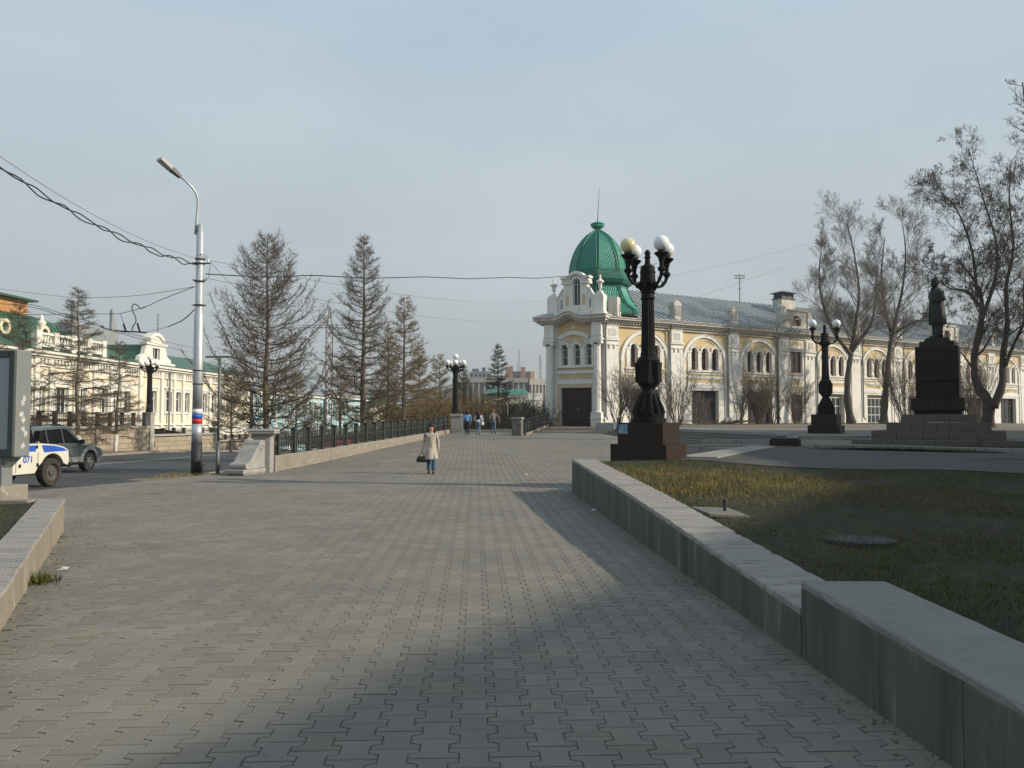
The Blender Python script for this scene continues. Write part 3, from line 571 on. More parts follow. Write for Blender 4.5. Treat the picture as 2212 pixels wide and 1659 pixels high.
c = (A + B) / 2; mb = MB(); w2 = .15
mb.hexa([(A.x - w2 - L.x, A.y - L.y, .2), (A.x + w2 - L.x, A.y - L.y, .2), (B.x + w2 - L.x, B.y - L.y, .2), (B.x - w2 - L.x, B.y - L.y, .2)], [(A.x - w2 - L.x, A.y - L.y, zp(A.y) + .13), (A.x + w2 - L.x, A.y - L.y, zp(A.y) + .13), (B.x + w2 - L.x, B.y - L.y, zp(B.y) + .13), (B.x - w2 - L.x, B.y - L.y, zp(B.y) + .13)])
mb.build('parapet', M['concrete_warm'], f2)

# ---------------------------------------------------------------- retaining wall across the street, with fence
rw = thing('retaining_wall', 'tan block retaining wall stepping down beside the street', 'wall', (wall_x(58), 58, 0)); L = rw.location
wa = math.atan2(1, .0844)
def wtop(Y): return 1.22 if Y < 64.6 else (.55 if Y < 76 else (-.15 if Y < 90 else -.9))
blk = MB(); blk.box(0, .925, 0, .25, 0, .348); BL = blk.mesh('block', M['stone'])
nb = 0; step = .95 * math.sin(wa)
for c in range(12):
    off = 0 if c % 2 == 0 else .47
    for k in range(52):
        Y = 44 + off + k * step
        z = 1.22 - .37 * (c + 1)
        if z + .36 > wtop(Y) + .02 or z + .34 < zs(Y) - .1 or Y > 92: continue
        if Y < 64.6 and Y + step > 64.9: continue
        if nb >= 298: continue
        o = put('block', BL, rw, (wall_x(Y) - L.x + random.uniform(-.012, .012), Y - L.y, z), (0, 0, wa)); nb += 1
mb = MB()
for a, b in ((44, 64.6), (64.6, 76), (76, 92)):
    for y0 in np.arange(a, b, 1.6):
        y1 = min(b, y0 + 1.58); zt = wtop(y0 + .1); x0, x1 = wall_x(y0) - L.x, wall_x(y1) - L.x
        mb.hexa([(x0 - .45, y0 - L.y, zt - .01), (x0 + .07, y0 - L.y, zt - .01), (x1 + .07, y1 - L.y, zt - .01), (x1 - .45, y1 - L.y, zt - .01)], [(x0 - .45, y0 - L.y, zt + .15), (x0 + .07, y0 - L.y, zt + .15), (x1 + .07, y1 - L.y, zt + .15), (x1 - .45, y1 - L.y, zt + .15)])
mb.build('coping', M['stone_b'], rw)
mb = MB()
for a, b in ((44, 64.6), (64.6, 76), (76, 92)):
    mb.hexa([(wall_x(a) - .5 - L.x, a - L.y, -3), (wall_x(a) - .24 - L.x, a - L.y, -3), (wall_x(b) - .24 - L.x, b - L.y, -3), (wall_x(b) - .5 - L.x, b - L.y, -3)], [(wall_x(a) - .5 - L.x, a - L.y, wtop(a + .1)), (wall_x(a) - .24 - L.x, a - L.y, wtop(a + .1)), (wall_x(b) - .24 - L.x, b - L.y, wtop(a + .1)), (wall_x(b) - .5 - L.x, b - L.y, wtop(a + .1))])
mb.build('wall_core', M['joint'], rw)
sheet('terrace_left', rng_y(30, 64, 2), lambda Y: -75, lambda Y: wall_x(Y) - .3, lambda X, Y: 1.18, M['drysoil'], 3, edge=2)
f3 = thing('iron_fence', 'black iron fence on top of the block wall across the street', 'fence', (wall_x(58), 58, 0)); L = f3.location
for (a, b) in ((45.4, 64), (65.2, 75.6), (77, 90)):
    n = int((b - a) / 1.55); s = (b - a) / n; h = 1.12 if a < 60 else .55
    for i in range(n + 1):
        Y = a + s * i; z = wtop(a + 1) + .15; put('post', POST, f3, (wall_x(Y) - .2 - L.x, Y - L.y, z), (0, 0, wa), (1.5, 1.5, h))
        if i < n: put('panel', PANEL, f3, (wall_x(Y) - .2 - L.x, Y - L.y, z), (0, 0, wa), (s / 1.27, 1, h))
for Y, z, zb, lab in ((64.7, 2.42, .4, 'pale stone pillar carrying a lamp at the end of the block wall'), (76.2, 1.15, -.5, 'small stone pillar with a ball where the block wall steps down')):
    q = thing('wall_pillar', lab, 'pillar', (wall_x(Y) - .2, Y, 0), R(-5)); mb = MB(); wd = .30 if z > 2 else .32
    mb.box(-wd, wd, -wd, wd, zb - 1, z - .12); mb.build('shaft', M['stone_b'], q); mb = MB(); mb.box(-wd - .06, wd + .06, -wd - .06, wd + .06, z - .12, z); mb.build('cap', M['stone_b'], q)
    if z < 2:
        mb = MB(); mb.lathe([(.08, 0), (.08, .08), (.22, .2), (.28, .36), (.2, .52), (.03, .6)], 12, (0, 0, z)); mb.build('ball', M['stone_b'], q, True)
# ================================================================ THE LONG BUILDING WITH THE GREEN DOME
FA = math.atan2(.51, .86); FO = Vector((7.5, 68.0, 0)); fx = Vector((math.cos(FA), math.sin(FA), 0)); fy = Vector((-math.sin(FA), math.cos(FA), 0))
EA = R(-28.4); EO = Vector((3.03, 70.42, 0)); ex = Vector((math.cos(EA), math.sin(EA), 0)); ey = Vector((-math.sin(EA), math.cos(EA), 0))
bd = thing('arcade_building', 'long white and ochre building with arched windows and a green domed corner tower', 'building', (FO.x, FO.y, 0))
BO = Vector((FO.x, FO.y, 0))
class part_at:
    pass
def fput(name, me, s, y=0, z=0, par=bd, frame='F', sc_=None):
    o0, dx, dy, a = (FO, fx, fy, FA) if frame == 'F' else (EO, ex, ey, EA)
    p = o0 + dx * s + dy * y - BO
    return put(name, me, par, (p.x, p.y, z), (0, 0, a), sc_)
def win_mesh(w, h, arch, mull=1, tran=(.62,), t=.05, m=None, name='window'):
    mb = MB(); mb.box(-w / 2, -w / 2 + t, 0, .09, 0, h - (w / 2 if arch else 0)); mb.box(w / 2 - t, w / 2, 0, .09, 0, h - (w / 2 if arch else 0)); mb.box(-w / 2 + t, w / 2 - t, 0, .09, 0, t)
    if arch: mb.arc(0, h - w / 2, w / 2 - t, w / 2, 0, PI, 0, .09, 8)
    else: mb.box(-w / 2 + t, w / 2 - t, 0, .09, h - t, h)
    for k in range(mull):
        x = -w / 2 + w * (k + 1) / (mull + 1); mb.box(x - t * .4, x + t * .4, .01, .07, t, h - (.03 if arch else t))
    for q in tran: mb.box(-w / 2 + t, w / 2 - t, .012, .068, h * q - t * .4, h * q + t * .4)
    g = MB()
    if arch:
        n = 8; pts = [(-w / 2 + .02, .02), (w / 2 - .02, .02)] + [((w / 2 - .02) * math.cos(PI * i / n), h - w / 2 + (w / 2 - .02) * math.sin(PI * i / n)) for i in range(n + 1)]
    else: pts = [(-w / 2 + .02, .02), (w / 2 - .02, .02), (w / 2 - .02, h - .02), (-w / 2 + .02, h - .02)]
    g.xz(pts, .06, .08)
    return mb.mesh(name, m), g.mesh('pane', M['glass'])
WB = win_mesh(.70, 1.98, True, 0, (.36, .68), .055, M['redframe'])
WB2 = win_mesh(.52, 1.78, True, 0, (.4, .75), .05, M['whiteframe'])
SH = win_mesh(3.1, 2.95, False, 3, (.72,), .10, M['shop'], 'shop_window')
SHW = win_mesh(2.6, 2.6, False, 3, (.33, .66), .07, M['whiteframe'], 'shop_window')
RW = win_mesh(1.5, 2.0, False, 1, (.66,), .07, M['redframe'])
def add_win(W, s, y, z, frame='F', par=bd, lab=None):
    o = fput('window' if 'shop' not in W[0].name else 'shop_window', W[0], s, y, z, par, frame); put('pane', W[1], o)
    if lab: o['label'] = lab
    return o
# one bay: wall core, white trim
HW = 3.43
core = MB(); core.cell(-HW, HW, .9, 5.9, -1.6, 1.6, 1.5, 4.48, 0, .45)
core.cell(-HW, -.625, 5.9, 9.8, -1.6, -.9, 6.28, 8.26, 0, .45, True); core.cell(-.625, .625, 5.9, 9.8, -.35, .35, 6.28, 8.26, 0, .45, True); core.cell(.625, HW, 5.9, 9.8, .9, 1.6, 6.28, 8.26, 0, .45, True)
core.m = 0
CORE = core.mesh('bay_wall', M['white'])
fs = MB(); fs.cell(-HW, HW, 4.9, 5.9, -1.6, 1.6, 4.9, 4.9, -.03, -.001)
fs.cell(-HW, -.625, 5.9, 9.8, -1.6, -.9, 6.28, 8.26, -.03, -.001, True); fs.cell(-.625, .625, 5.9, 9.8, -.35, .35, 6.28, 8.26, -.03, -.001, True); fs.cell(.625, HW, 5.9, 9.8, .9, 1.6, 6.28, 8.26, -.03, -.001, True)
for sg in (-1, 1): xs = sorted((sg * 1.6, sg * HW)); fs.box(xs[0], xs[1], -.03, -.001, .9, 4.9)
FSK = fs.mesh('ochre_field', M['ochre'])
tr = MB()
for sg in (-1, 1):                                               # strips running down from the big arch
    xs = sorted((sg * 2.35, sg * 2.62)); tr.box(xs[0], xs[1], -.14, -.002, .9, 6.8)
tr.arc(0, 6.8, 2.35, 2.62, 0, PI, -.14, -.002, 24); tr.arc(0, 6.8, 2.12, 2.17, .12, PI - .12, -.06, -.002, 24); tr.arc(0, 6.8, 2.64, 2.69, 0, PI, -.18, -.002, 24)
for c in (-1.25, 0, 1.25): tr.arc(c, 7.91, .35, .48, 0, PI, -.10, -.002, 10); tr.arc(c, 7.91, .50, .56, .35, PI - .35, -.14, -.002, 10)
for c in (-.625, .625): tr.box(c - .20, c + .20, -.08, .2, 6.25, 7.80); tr.box(c - .24, c + .24, -.12, .2, 7.80, 7.93); tr.box(c - .24, c + .24, -.12, .2, 6.25, 6.40)
for c in (-1.82, 1.82): tr.box(c - .2, c + .2, -.08, -.002, 6.25, 7.80); tr.box(c - .23, c + .23, -.12, -.002, 7.80, 7.93)
tr.box(-2.15, 2.15, -.16, -.002, 6.10, 6.25); tr.box(-2.05, 2.05, -.06, -.002, 5.88, 6.10); tr.box(-2.1, 2.1, -.10, -.002, 5.55, 5.72)
tr.cell(-2.1, 2.1, 4.98, 5.55, -1.85, 1.85, 5.15, 5.45, -.05, -.002); tr.box(-2.25, 2.25, -.13, -.002, 4.66, 4.98)
tr.cell(-2.3, 2.3, .9, 4.66, -1.62, 1.62, .9, 4.46, -.07, -.002)
TRIM = tr.mesh('bay_trim', M['white'])
ps = MB(); ps.box(-.72, .72, -.20, -.002, .9, 9.8); ps.box(-.78, .78, -.26, -.2, .9, 1.9); ps.box(-.80, .80, -.32, -.2, 8.42, 8.55); ps.box(-.76, .76, -.28, -.2, 8.05, 8.2)
ps.box(-.62, .62, -.27, -.2, 8.6, 9.55)
for x in (-.3, -.1, .1, .3): ps.box(x - .035, x + .035, -.31, -.27, 8.8, 9.4)
for x in (-.25, .25): ps.box(x - .05, x + .05, -.30, -.2, 7.75, 8.05)
PIL = ps.mesh('pilaster', M['white'])
bays = [4.4, 11.22, 18.1, 28.45, 35.3, 42.2, 52.9, 59.8, 66.7, 73.6]
for i, s in enumerate(bays):
    fput('bay_wall', CORE, s); fput('ochre_field', FSK, s); fput('bay_trim', TRIM, s, -.032)
    for c in (-1.25, 0, 1.25): add_win(WB, s + c, .2, 6.28)
    if i in (3, 4): add_win(SHW, s + .1, .25, 1.55, lab='white framed shop window')
    else: add_win(SH, s, .25, 1.5)
for s in (.75, 7.81, 14.66, 21.2, 25.0, 31.9, 38.75, 45.3, 49.9, 56.35, 63.25, 70.15): fput('pilaster', PIL, s)
# projecting centre with one rectangular window and an attic with a round window
for s in (23.1, 47.6):
    mb = MB(); mb.cell(-1.55, 1.55, .9, 5.9, -.8, .8, 1.6, 4.3, -.10, .45); mb.cell(-1.55, 1.55, 5.9, 9.8, -.78, .78, 6.35, 8.45, -.10, .45)
    fput('bay_wall', mb.mesh('bay_wall', M['white']), s)
    for z0, z1, xx in ((9.05, 9.4, .9), (5.25, 5.55, .8), (4.75, 5.1, .7)):
        mb = MB(); mb.box(-xx, xx, -.12, -.101, z0, z1); fput('ochre_panel', mb.mesh('ochre_panel', M['ochre']), s)
    mb = MB(); mb.box(-.95, .95, -.2, -.101, 6.15, 6.32)
    for xx in (-.86, .86): mb.box(xx - .07, xx + .07, -.14, -.101, 6.32, 8.6)
    mb.box(-1.0, 1.0, -.2, -.101, 8.6, 8.75); mb.box(-1, 1, -.16, -.101, 5.7, 5.85); mb.box(-1, 1, -.18, -.101, 4.4, 4.6); fput('bay_trim', mb.mesh('bay_trim', M['cornice']), s)
    add_win(RW, s, .05, 6.4); add_win(RW, s, .05, 1.9)
    at = MB(); at.cell(-1.5, 1.5, 10.5, 12.35, -.62, .62, 10.9, 11.9, -.2, .25, True); at.box(-2.15, -1.5, -.3, .4, 10.4, 12.5); at.box(1.5, 2.1, -.3, .4, 10.4, 12.3); at.lathe([(.42, 0), (.40, .2), (.22, .38), (.05, .46)], 10, (-1.82, .05, 12.5)); at.box(-1.55, 1.55, -.3, .3, 12.35, 12.5)
    at.arc(0, 11.28, .64, .80, 0, PI, -.27, -.2, 12); fput('attic', at.mesh('attic', M['cornice']), s)
    mb = MB(); mb.xz([(.62 * math.cos(a), 11.28 + .62 * math.sin(a)) for a in np.linspace(0, PI, 12)] + [(-.62, 10.9), (.62, 10.9)], 0, .05); fput('round_window', mb.mesh('round_window', M['shop']), s)
# entablature
LN = 78; mb = MB(); mb.box(0, LN, -.26, .4, 9.80, 9.95); mb.box(-.1, LN, -.45, .4, 9.95, 10.12); mb.box(-.2, LN, -.66, .4, 10.12, 10.27); mb.box(-.25, LN, -.74, .4, 10.27, 10.34)
mb.box(0, LN, -.22, -.002, 9.60, 9.68)
fput('cornice', mb.mesh('cornice', M['cornice']), 0)
mb = MB(); [mb.box(x, x + .09, -.36, -.2, 9.78, 9.93) for x in np.arange(.2, LN, .30)]; o = fput('dentils', mb.mesh('dentils', M['cornice']), 0); o['kind'] = 'stuff'
mb = MB(); mb.box(0, LN, .46, .6, .5, 10.2); mb.box(LN - .3, LN, .6, 13, .5, 10.2); mb.box(12.4, LN, 12.7, 13, .5, 10.2)
mb.hexa([(-.6, 5.2, .5), (-.5, 5.0, .5), (12.6, 12.6, .5), (12.4, 13, .5)], [(-.6, 5.2, 10.2), (-.5, 5.0, 10.2), (12.6, 12.6, 10.2), (12.4, 13, 10.2)]); fput('back_wall', mb.mesh('back_wall', M['cream']), 0)
# roof, panel by panel
pw = .62; mb = MB(); mb.hexa([(0, -.80, 10.36), (pw, -.80, 10.36), (pw, 7, 14.15), (0, 7, 14.15)], [(0, -.80, 10.40), (pw, -.80, 10.40), (pw, 7, 14.19), (0, 7, 14.19)])
mb.hexa([(-.025, -.80, 10.401), (.02, -.80, 10.401), (.02, 7, 14.191), (-.025, 7, 14.191)], [(-.025, -.80, 10.47), (.02, -.80, 10.47), (.02, 7, 14.26), (-.025, 7, 14.26)])
RP = mb.mesh('roof_panel', M['roof'])
for i in range(int(LN / pw)):
    s = .0 + i * pw
    if s < 2.6: continue
    fput('roof_panel', RP, s, 0, random.uniform(-.006, .006))
mb = MB(); mb.xz([(2.4, 10.3), (2.4, 10.30), (2.4, 10.3)], 0, 0) if False else None
mb.hexa([(3.2, 7.02, 14.15), (LN, 7.02, 14.15), (LN, 14, 10.5), (13.2, 14, 10.5)], [(3.2, 7.02, 14.19), (LN, 7.02, 14.19), (LN, 14, 10.54), (13.2, 14, 10.54)])
fput('back_roof', mb.mesh('back_roof', M['roof']), 0)
# roof pedestals, railing, chimneys
mb = MB(); mb.box(-.42, .42, -.5, .35, 10.38, 10.75); mb.box(-.36, .36, -.44, .3, 10.75, 11.85); mb.box(-.42, .42, -.5, .35, 11.72, 11.85)
mb.xz([(.42 * math.cos(a), 11.85 + .36 * math.sin(a)) for a in np.linspace(0, PI, 9)], -.46, .3); mb.lathe([(.06, 0), (.1, .08), (.02, .24)], 8, (0, -.1, 12.18))
for x in (-.2, 0, .2): mb.box(x - .04, x + .04, -.50, -.44, 10.9, 11.65)
PD = mb.mesh('roof_pedestal', M['cornice'])
for s in (7.75, 14.6, 31.9, 38.7, 56.3, 63.2): fput('roof_pedestal', PD, s)
mb = MB()
def rail(mb, a, b):
    n = max(1, round((b - a) / 1.15)); w_ = (b - a) / n
    for z in (10.55, 11.35): mb.tube([(a, -.55, z), (b, -.55, z)], .016, 4)
    for i in range(n + 1): mb.tube([(a + i * w_, -.55, 10.4), (a + i * w_, -.55, 11.42)], .016, 4)
    for i in range(n):
        c = a + (i + .5) * w_; q = [(c + .28 * math.cos(t), -.55, 10.95 + .28 * math.sin(t)) for t in np.linspace(0, 2 * PI, 7)]; mb.tube(q, .012, 4)
        mb.tube([(a + i * w_, -.55, 10.95), (c - .28, -.55, 10.95)], .012, 4); mb.tube([(c + .28, -.55, 10.95), (a + (i + 1) * w_, -.55, 10.95)], .012, 4)
for a, b in ((1.3, 7.3), (8.2, 14.15), (15.1, 21), (25.3, 31.4), (32.4, 38.2), (39.2, 45.4), (50, 55.8)): mb = MB(); rail(mb, a, b); fput('roof_railing', mb.mesh('roof_railing', M['seam']), 0)
for s, y, wd, h in ((26.4, 4.2, .95, 1.6), (50.5, 3.6, .7, 1.1)):
    mb = MB(); mb.box(-wd, wd, -.6, .6, -1, h - .45); fput_o = fput('chimney', mb.mesh('chimney', M['cornice']), s, y, 13.1)
    mb = MB(); mb.box(-wd - .08, wd + .08, -.68, .68, h - .45, h - .3); mb.box(-wd + .1, wd - .1, -.5, .5, h - .3, h + .15)
    for x in (-wd + .1, -.05, wd - .2): mb.box(x, x + .1, -.56, .56, h - .3, h + .2)
    mb.hexa([(-wd - .3, -.9, h + .2), (wd + .3, -.9, h + .2), (wd + .3, .9, h + .2), (-wd - .3, .9, h + .2)], [(-.3, -.1, h + .5), (.3, -.1, h + .5), (.3, .1, h + .5), (-.3, .1, h + .5)]); put('chimney_cap', mb.mesh('chimney_cap', M['seam']), fput_o)
for s, y0 in ((.05, -.3), (7.0, -.35), (13.86, -.35), (20.4, -.35), (25.85, -.35), (32.8, -.35), (39.6, -.35)):
    mb = MB(); mb.tube([(s, -.6, 10.15), (s - .02, -.55, 9.9), (s, -.3, 9.5), (s, -.29, 2.2), (s, -.5, 1.9)], .075, 8); fput('downpipe', mb.mesh('downpipe', M['pipe']), 0)

# ---- corner tower
tw = []
mb = MB()
mb.cell(0, 5.2, .6, 5.0, 1.22, 4.05, .6, 4.53, 0, .5)
mb.cell(0, 2.16, 5.0, 10.0, 1.33, 1.88, 6.41, 8.19, 0, .5, True); mb.cell(2.16, 3.3, 5.0, 10.0, 2.46, 3.01, 6.41, 8.19, 0, .5, True); mb.cell(3.3, 5.2, 5.0, 10.0, 3.57, 4.12, 6.41, 8.19, 0, .5, True)
fput('tower_wall', mb.mesh('tower_wall', M['white']), 0, 0, 0, bd, 'E')
mb = MB(); mb.box(.02, 5.1, .5, 5.5, .6, 10.2); mb.box(.5, 5, .5, 5.5, 10.2, 10.6); fput('tower_body', mb.mesh('tower_body', M['white']), 0, .02, 0, bd, 'E')
for x in (1.605, 2.735, 3.845): add_win(WB2, x, .22, 6.41, 'E')
mb = MB()                                                      # ochre fields
ar = [(1.0 + 2.95 * q / 12, 8.72 + .46 * math.sin(PI * q / 12)) for q in range(13)]; top = [(3.95 - 2.95 * q / 12, 9.85 + .42 * max(0, math.sin(PI * q / 12)) ** 1.6) for q in range(13)]
mb.xz(ar + top, -.04, -.001); fput('ochre_panel', mb.mesh('ochre_panel', M['ochre']), 0, 0, 0, bd, 'E'); mb = MB()
ar = [(1.6 + 1.75 * q / 10, 8.25) for q in range(11)]; top = [(3.35 - 1.75 * q / 10, 8.52 + .45 * math.sin(PI * q / 10)) for q in range(11)]
mb.xz(ar + top, -.04, -.001)
fput('ochre_panel', mb.mesh('ochre_panel', M['ochre']), 0, 0, 0, bd, 'E')
for pz in (((.95, 4.2, 6.0, 6.15),), ((1.1, 4.1, 5.27, 5.6),), ((.95, 1.18, 1.3, 4.75), (1.18, 4.1, 4.6, 4.75))):
    mb = MB(); [mb.box(x0, x1, -.04, -.001, z0, z1) for x0, x1, z0, z1 in pz]; fput('ochre_panel', mb.mesh('ochre_panel', M['ochre']), 0, 0, 0, bd, 'E')
mb = MB()                                                      # white bands and arches
mb.arc(2.475, 6.80, 2.15, 2.51, PI / 2 - .63, PI / 2 + .63, -.16, -.041, 16)
for x in (1.605, 2.735, 3.845): mb.arc(x, 7.915, .275, .44, 0, PI, -.12, -.002, 10); mb.arc(x, 7.915, .46, .52, .2, PI - .2, -.15, -.002, 10)
for x in (2.17, 3.29, 1.16, 4.25): mb.box(x - .17, x + .17, -.09, -.002, 6.35, 7.9)
mb.box(.9, 4.3, -.16, -.002, 6.2, 6.34); mb.box(.9, 4.3, -.12, -.002, 5.7, 5.95); mb.box(.95, 4.25, -.08, -.002, 4.85, 5.2)
fput('tower_trim', mb.mesh('tower_trim', M['white']), 0, 0, 0, bd, 'E'); mb = MB(); mb.xz([(2.28, 9.5), (2.66, 9.5), (2.6, 9.66), (2.53, 9.68), (2.47, 9.85), (2.41, 9.68), (2.34, 9.66)], -.09, -.041)
fput('ornament', mb.mesh('ornament', M['white']), 0, 0, 0, bd, 'E')
for x in (.38, 4.72):                                          # engaged columns
    mb = MB(); mb.box(x - .46, x + .46, -.75, .0, .6, 2.45 if x > 2 else 2.1); mb.box(x - .5, x + .5, -.8, 0, 1.9, 2.05); fput('column_block', mb.mesh('column_block', M['white']), 0, 0, 0, bd, 'E'); mb = MB()
    mb.box(x - .42, x + .42, -.60, 0, 8.55, 9.85); mb.box(x - .52, x + .52, -.72, 0, 8.42, 8.57); mb.box(x - .48, x + .48, -.66, 0, 8.75, 8.85); fput('column_block', mb.mesh('column_block', M['white']), 0, 0, 0, bd, 'E')
    mb = MB(); n = 20; zb = 2.1 if x < 2 else 2.45; rings = []
    for z, rr_ in ((zb, .40), (zb + .08, .40), (zb + .12, .34), (5, .335), (7.9, .30), (7.95, .34), (8.05, .33)):
        rings.append([(x + (rr_ * (1 - (.05 if q % 2 else 0))) * math.cos(2 * PI * q / n), -.38 + (rr_ * (1 - (.05 if q % 2 else 0))) * math.sin(2 * PI * q / n), z) for q in range(n)])
    mb.loft(rings)
    for sg in (-1, 1):
        mb.arc(x + sg * .34, 8.2, .02, .16, 0, 2 * PI, -.74, -.1, 10)
    mb.box(x - .34, x + .34, -.70, -.1, 8.2, 8.36); mb.box(x - .48, x + .48, -.74, 0, 8.36, 8.42); fput('column', mb.mesh('column', M['white']), 0, 0, 0, bd, 'E')
mb = MB(); mb.box(1.24, 4.03, .30, .36, 1.0, 4.5); g = fput('gate', mb.mesh('gate', M['gate']), 0, 0, 0, bd, 'E')
GB = MB().box(0, .285, .27, .3, 1.05, 3.4).mesh('gate_board', M['gate'])
for x in np.arange(1.3, 3.95, .3): put('gate_board', GB, g, (x, 0, 0))
for z0, z1 in ((3.42, 3.54), (1.9, 2.02)): put('gate_rail', MB().box(1.24, 4.03, .25, .3, z0, z1).mesh('gate_rail', M['gate']), g)
mb = MB(); mb.tube([(2.55, .262, 2.72), (2.62, .262, 2.8), (2.7, .262, 2.7), (2.75, .262, 2.82), (2.85, .262, 2.78), (2.82, .262, 2.66), (2.72, .262, 2.6)], .015, 4); put('scribble', mb.mesh('scribble', M['paper']), g)
# cornice that swells into an arch over the ochre field
def corn(x):
    t = (x - 2.31) / 1.25
    return .42 * (.5 + .5 * math.cos(PI * t)) if abs(t) < 1 else 0
for z0, z1, pr in ((9.84, 9.98, .30), (9.98, 10.16, .52), (10.16, 10.40, .74), (10.40, 10.50, .82)):
    rings = []
    for x in [-.10 - pr] + list(np.linspace(-.1, 5.3, 44)) + [5.3 + pr * .6]:
        d = corn(x); rings.append([(x, -pr - .28, z0 + d), (x, -pr - .28, z1 + d), (x, .3, z1 + d), (x, .3, z0 + d)])
    mb = MB(); mb.loft(rings); tw.append(fput('tower_cornice', mb.mesh('tower_cornice', M['cornice']), 0, 0, 0, bd, 'E'))
mb = MB(); mb.hexa([(-.95, -1.1, 10.51), (.9, -1.1, 10.51), (.9, .6, 10.51), (-.95, .6, 10.51)], [(-.2, -.4, 10.85), (.7, -.4, 10.85), (.7, .3, 10.85), (-.2, .3, 10.85)]); fput('roof_flashing', mb.mesh('roof_flashing', M['roof']), 0, 0, 0, bd, 'E')
# gable
mb = MB(); mb.cell(1.64, 3.77, 10.5, 13.2, 2.48, 3.15, 11.4, 13.5, -.25, .35, False)
mb2 = [(1.64, 13.2)]; mb.cell(1.64, 3.77, 13.2, 13.75, 2.48, 3.15, 13.2, 13.66, -.25, .35, True, 8)
mb.box(1.47, 2.3, -.40, .35, 13.22, 13.42); mb.box(3.3, 4.0, -.40, .35, 13.22, 13.42); mb.box(1.5, 2.3, -.34, .35, 13.46, 13.6); mb.box(3.3, 3.97, -.34, .35, 13.46, 13.6); mb.box(1.42, 2.25, -.46, .35, 13.66, 13.86); mb.box(3.35, 4.05, -.46, .35, 13.66, 13.86)
mb.arc(2.81, 13.33, .38, .52, .0, PI, -.33, -.25, 12); mb.arc(2.81, 13.42, .62, .86, .25, PI - .25, -.46, .35, 14)
mb.arc(2.81, 13.42, .34, .62, .1, PI - .1, -.25, .35, 14)
mb.box(1.4, 4.05, -.3, .35, 10.45, 10.95)
for sg, x0, xa in ((-1, 1.64, .62), (1, 3.77, 4.75)):          # curving shoulders
    pts = [(x0, 10.5), (x0, 13.0)] + [(x0 + (xa - x0) * t, 12.0 + 1.0 * (1 - math.sin(t * PI / 2)) ** .9) for t in np.linspace(.15, 1, 8)] + [(xa, 10.5)]
    mb.xz(pts, -.16, .25)
    mb.xz([(x0 + (xa - x0) * .15, 12.72), (x0 + (xa - x0) * .5, 12.20), (xa, 11.95), (xa, 12.06), (x0 + (xa - x0) * .5, 12.34), (x0 + (xa - x0) * .15, 12.9)], -.26, .27)
fput('gable', mb.mesh('gable', M['white']), 0, 0, 0, bd, 'E')
for c, w_ in ((.62, .46), (4.85, .44)):
    mb = MB(); mb.box(c - w_ - .08, c + w_ + .08, -.45, .45, 10.5, 10.8); mb.box(c - w_, c + w_, -.4, .4, 10.8, 12.0); mb.xz([(c - w_, 12.0), (c + w_, 12.0)] + [(c + w_ * math.cos(a) * 1.0, 12.0 + .38 * math.sin(a)) for a in np.linspace(.05, PI - .05, 8)], -.4, .4)
    mb.box(c - .2, c + .2, -.2, .2, 12.3, 12.5); fput('gable_pedestal', mb.mesh('gable_pedestal', M['white']), 0, 0, 0, bd, 'E')
    mb = MB(); mb.lathe([(.18, 0), (.08, .10), (.07, .22), (.17, .32), (.13, .42), (.20, .70), (.34, .78), (.33, .84), (.14, .98), (.08, 1.1), (.10, 1.18), (.06, 1.34), (.01, 1.42)], 12, (c, 0, 12.48)); fput('urn', mb.mesh('urn', M['white'], True), 0, 0, 0, bd, 'E')
mb = MB(); mb.box(5.35, 6.15, .3, 1.0, 10.4, 12.0); mb.box(5.3, 6.2, .25, 1.05, 10.4, 10.8); fput('roof_pedestal', mb.mesh('roof_pedestal', M['cornice']), 0, .2, 0, bd, 'E')
GW = win_mesh(.64, 2.2, True, 1, (.80,), .05, M['whiteframe']); add_win(GW, 2.815, 0, 11.42, 'E')
for x0, x1, z0, z1, m, y0 in ((1.84, 2.13, 11.4, 12.3, 'ochre', -.26), (3.33, 3.62, 11.4, 12.3, 'ochre', -.26)):
    mb = MB(); mb.box(x0, x1, y0 - .01, y0 + .02, z0, z1); fput('ochre_panel', mb.mesh('ochre_panel', M[m]), 0, 0, 0, bd, 'E')
for x, z0, z1 in ((1.02, 10.95, 11.55), (1.40, 11.2, 11.95), (4.02, 11.2, 11.95), (4.36, 10.95, 11.55)):
    mb = MB(); mb.box(x - .07, x + .07, -.175, -.162, z0, z1); fput('niche', mb.mesh('niche', M['pipe']), 0, 0, 0, bd, 'E')
# dome
DC = Vector((7.62, 73.0, 0)) - BO
a0 = R(-96)
prof_b = [(2.50, 14.72), (2.52, 15.0), (2.44, 15.55), (2.28, 16.15), (2.05, 16.75), (1.75, 17.3), (1.38, 17.8), (.98, 18.2), (.58, 18.5), (.26, 18.7)]
prof_n = [(2.60, 13.6), (2.62, 13.2), (2.80, 12.7), (3.10, 12.15), (3.5, 11.7), (4.0, 11.35), (4.4, 11.1), (4.5, 10.75)]
mb = MB(); mb.lathe(prof_b, 8, (0, 0, 0), a0); mb.lathe(prof_n[::-1], 8, (0, 0, 0), a0)
mb.lathe([(2.7, 13.55), (2.95, 13.66), (3.12, 13.95), (3.12, 14.05), (3.0, 14.12), (3.0, 14.3), (2.85, 14.34), (2.8, 14.62), (2.6, 14.74)], 8, (0, 0, 0), a0)
dm = put('dome', mb.mesh('dome', M['dome_base']), bd, (DC.x, DC.y, 0))
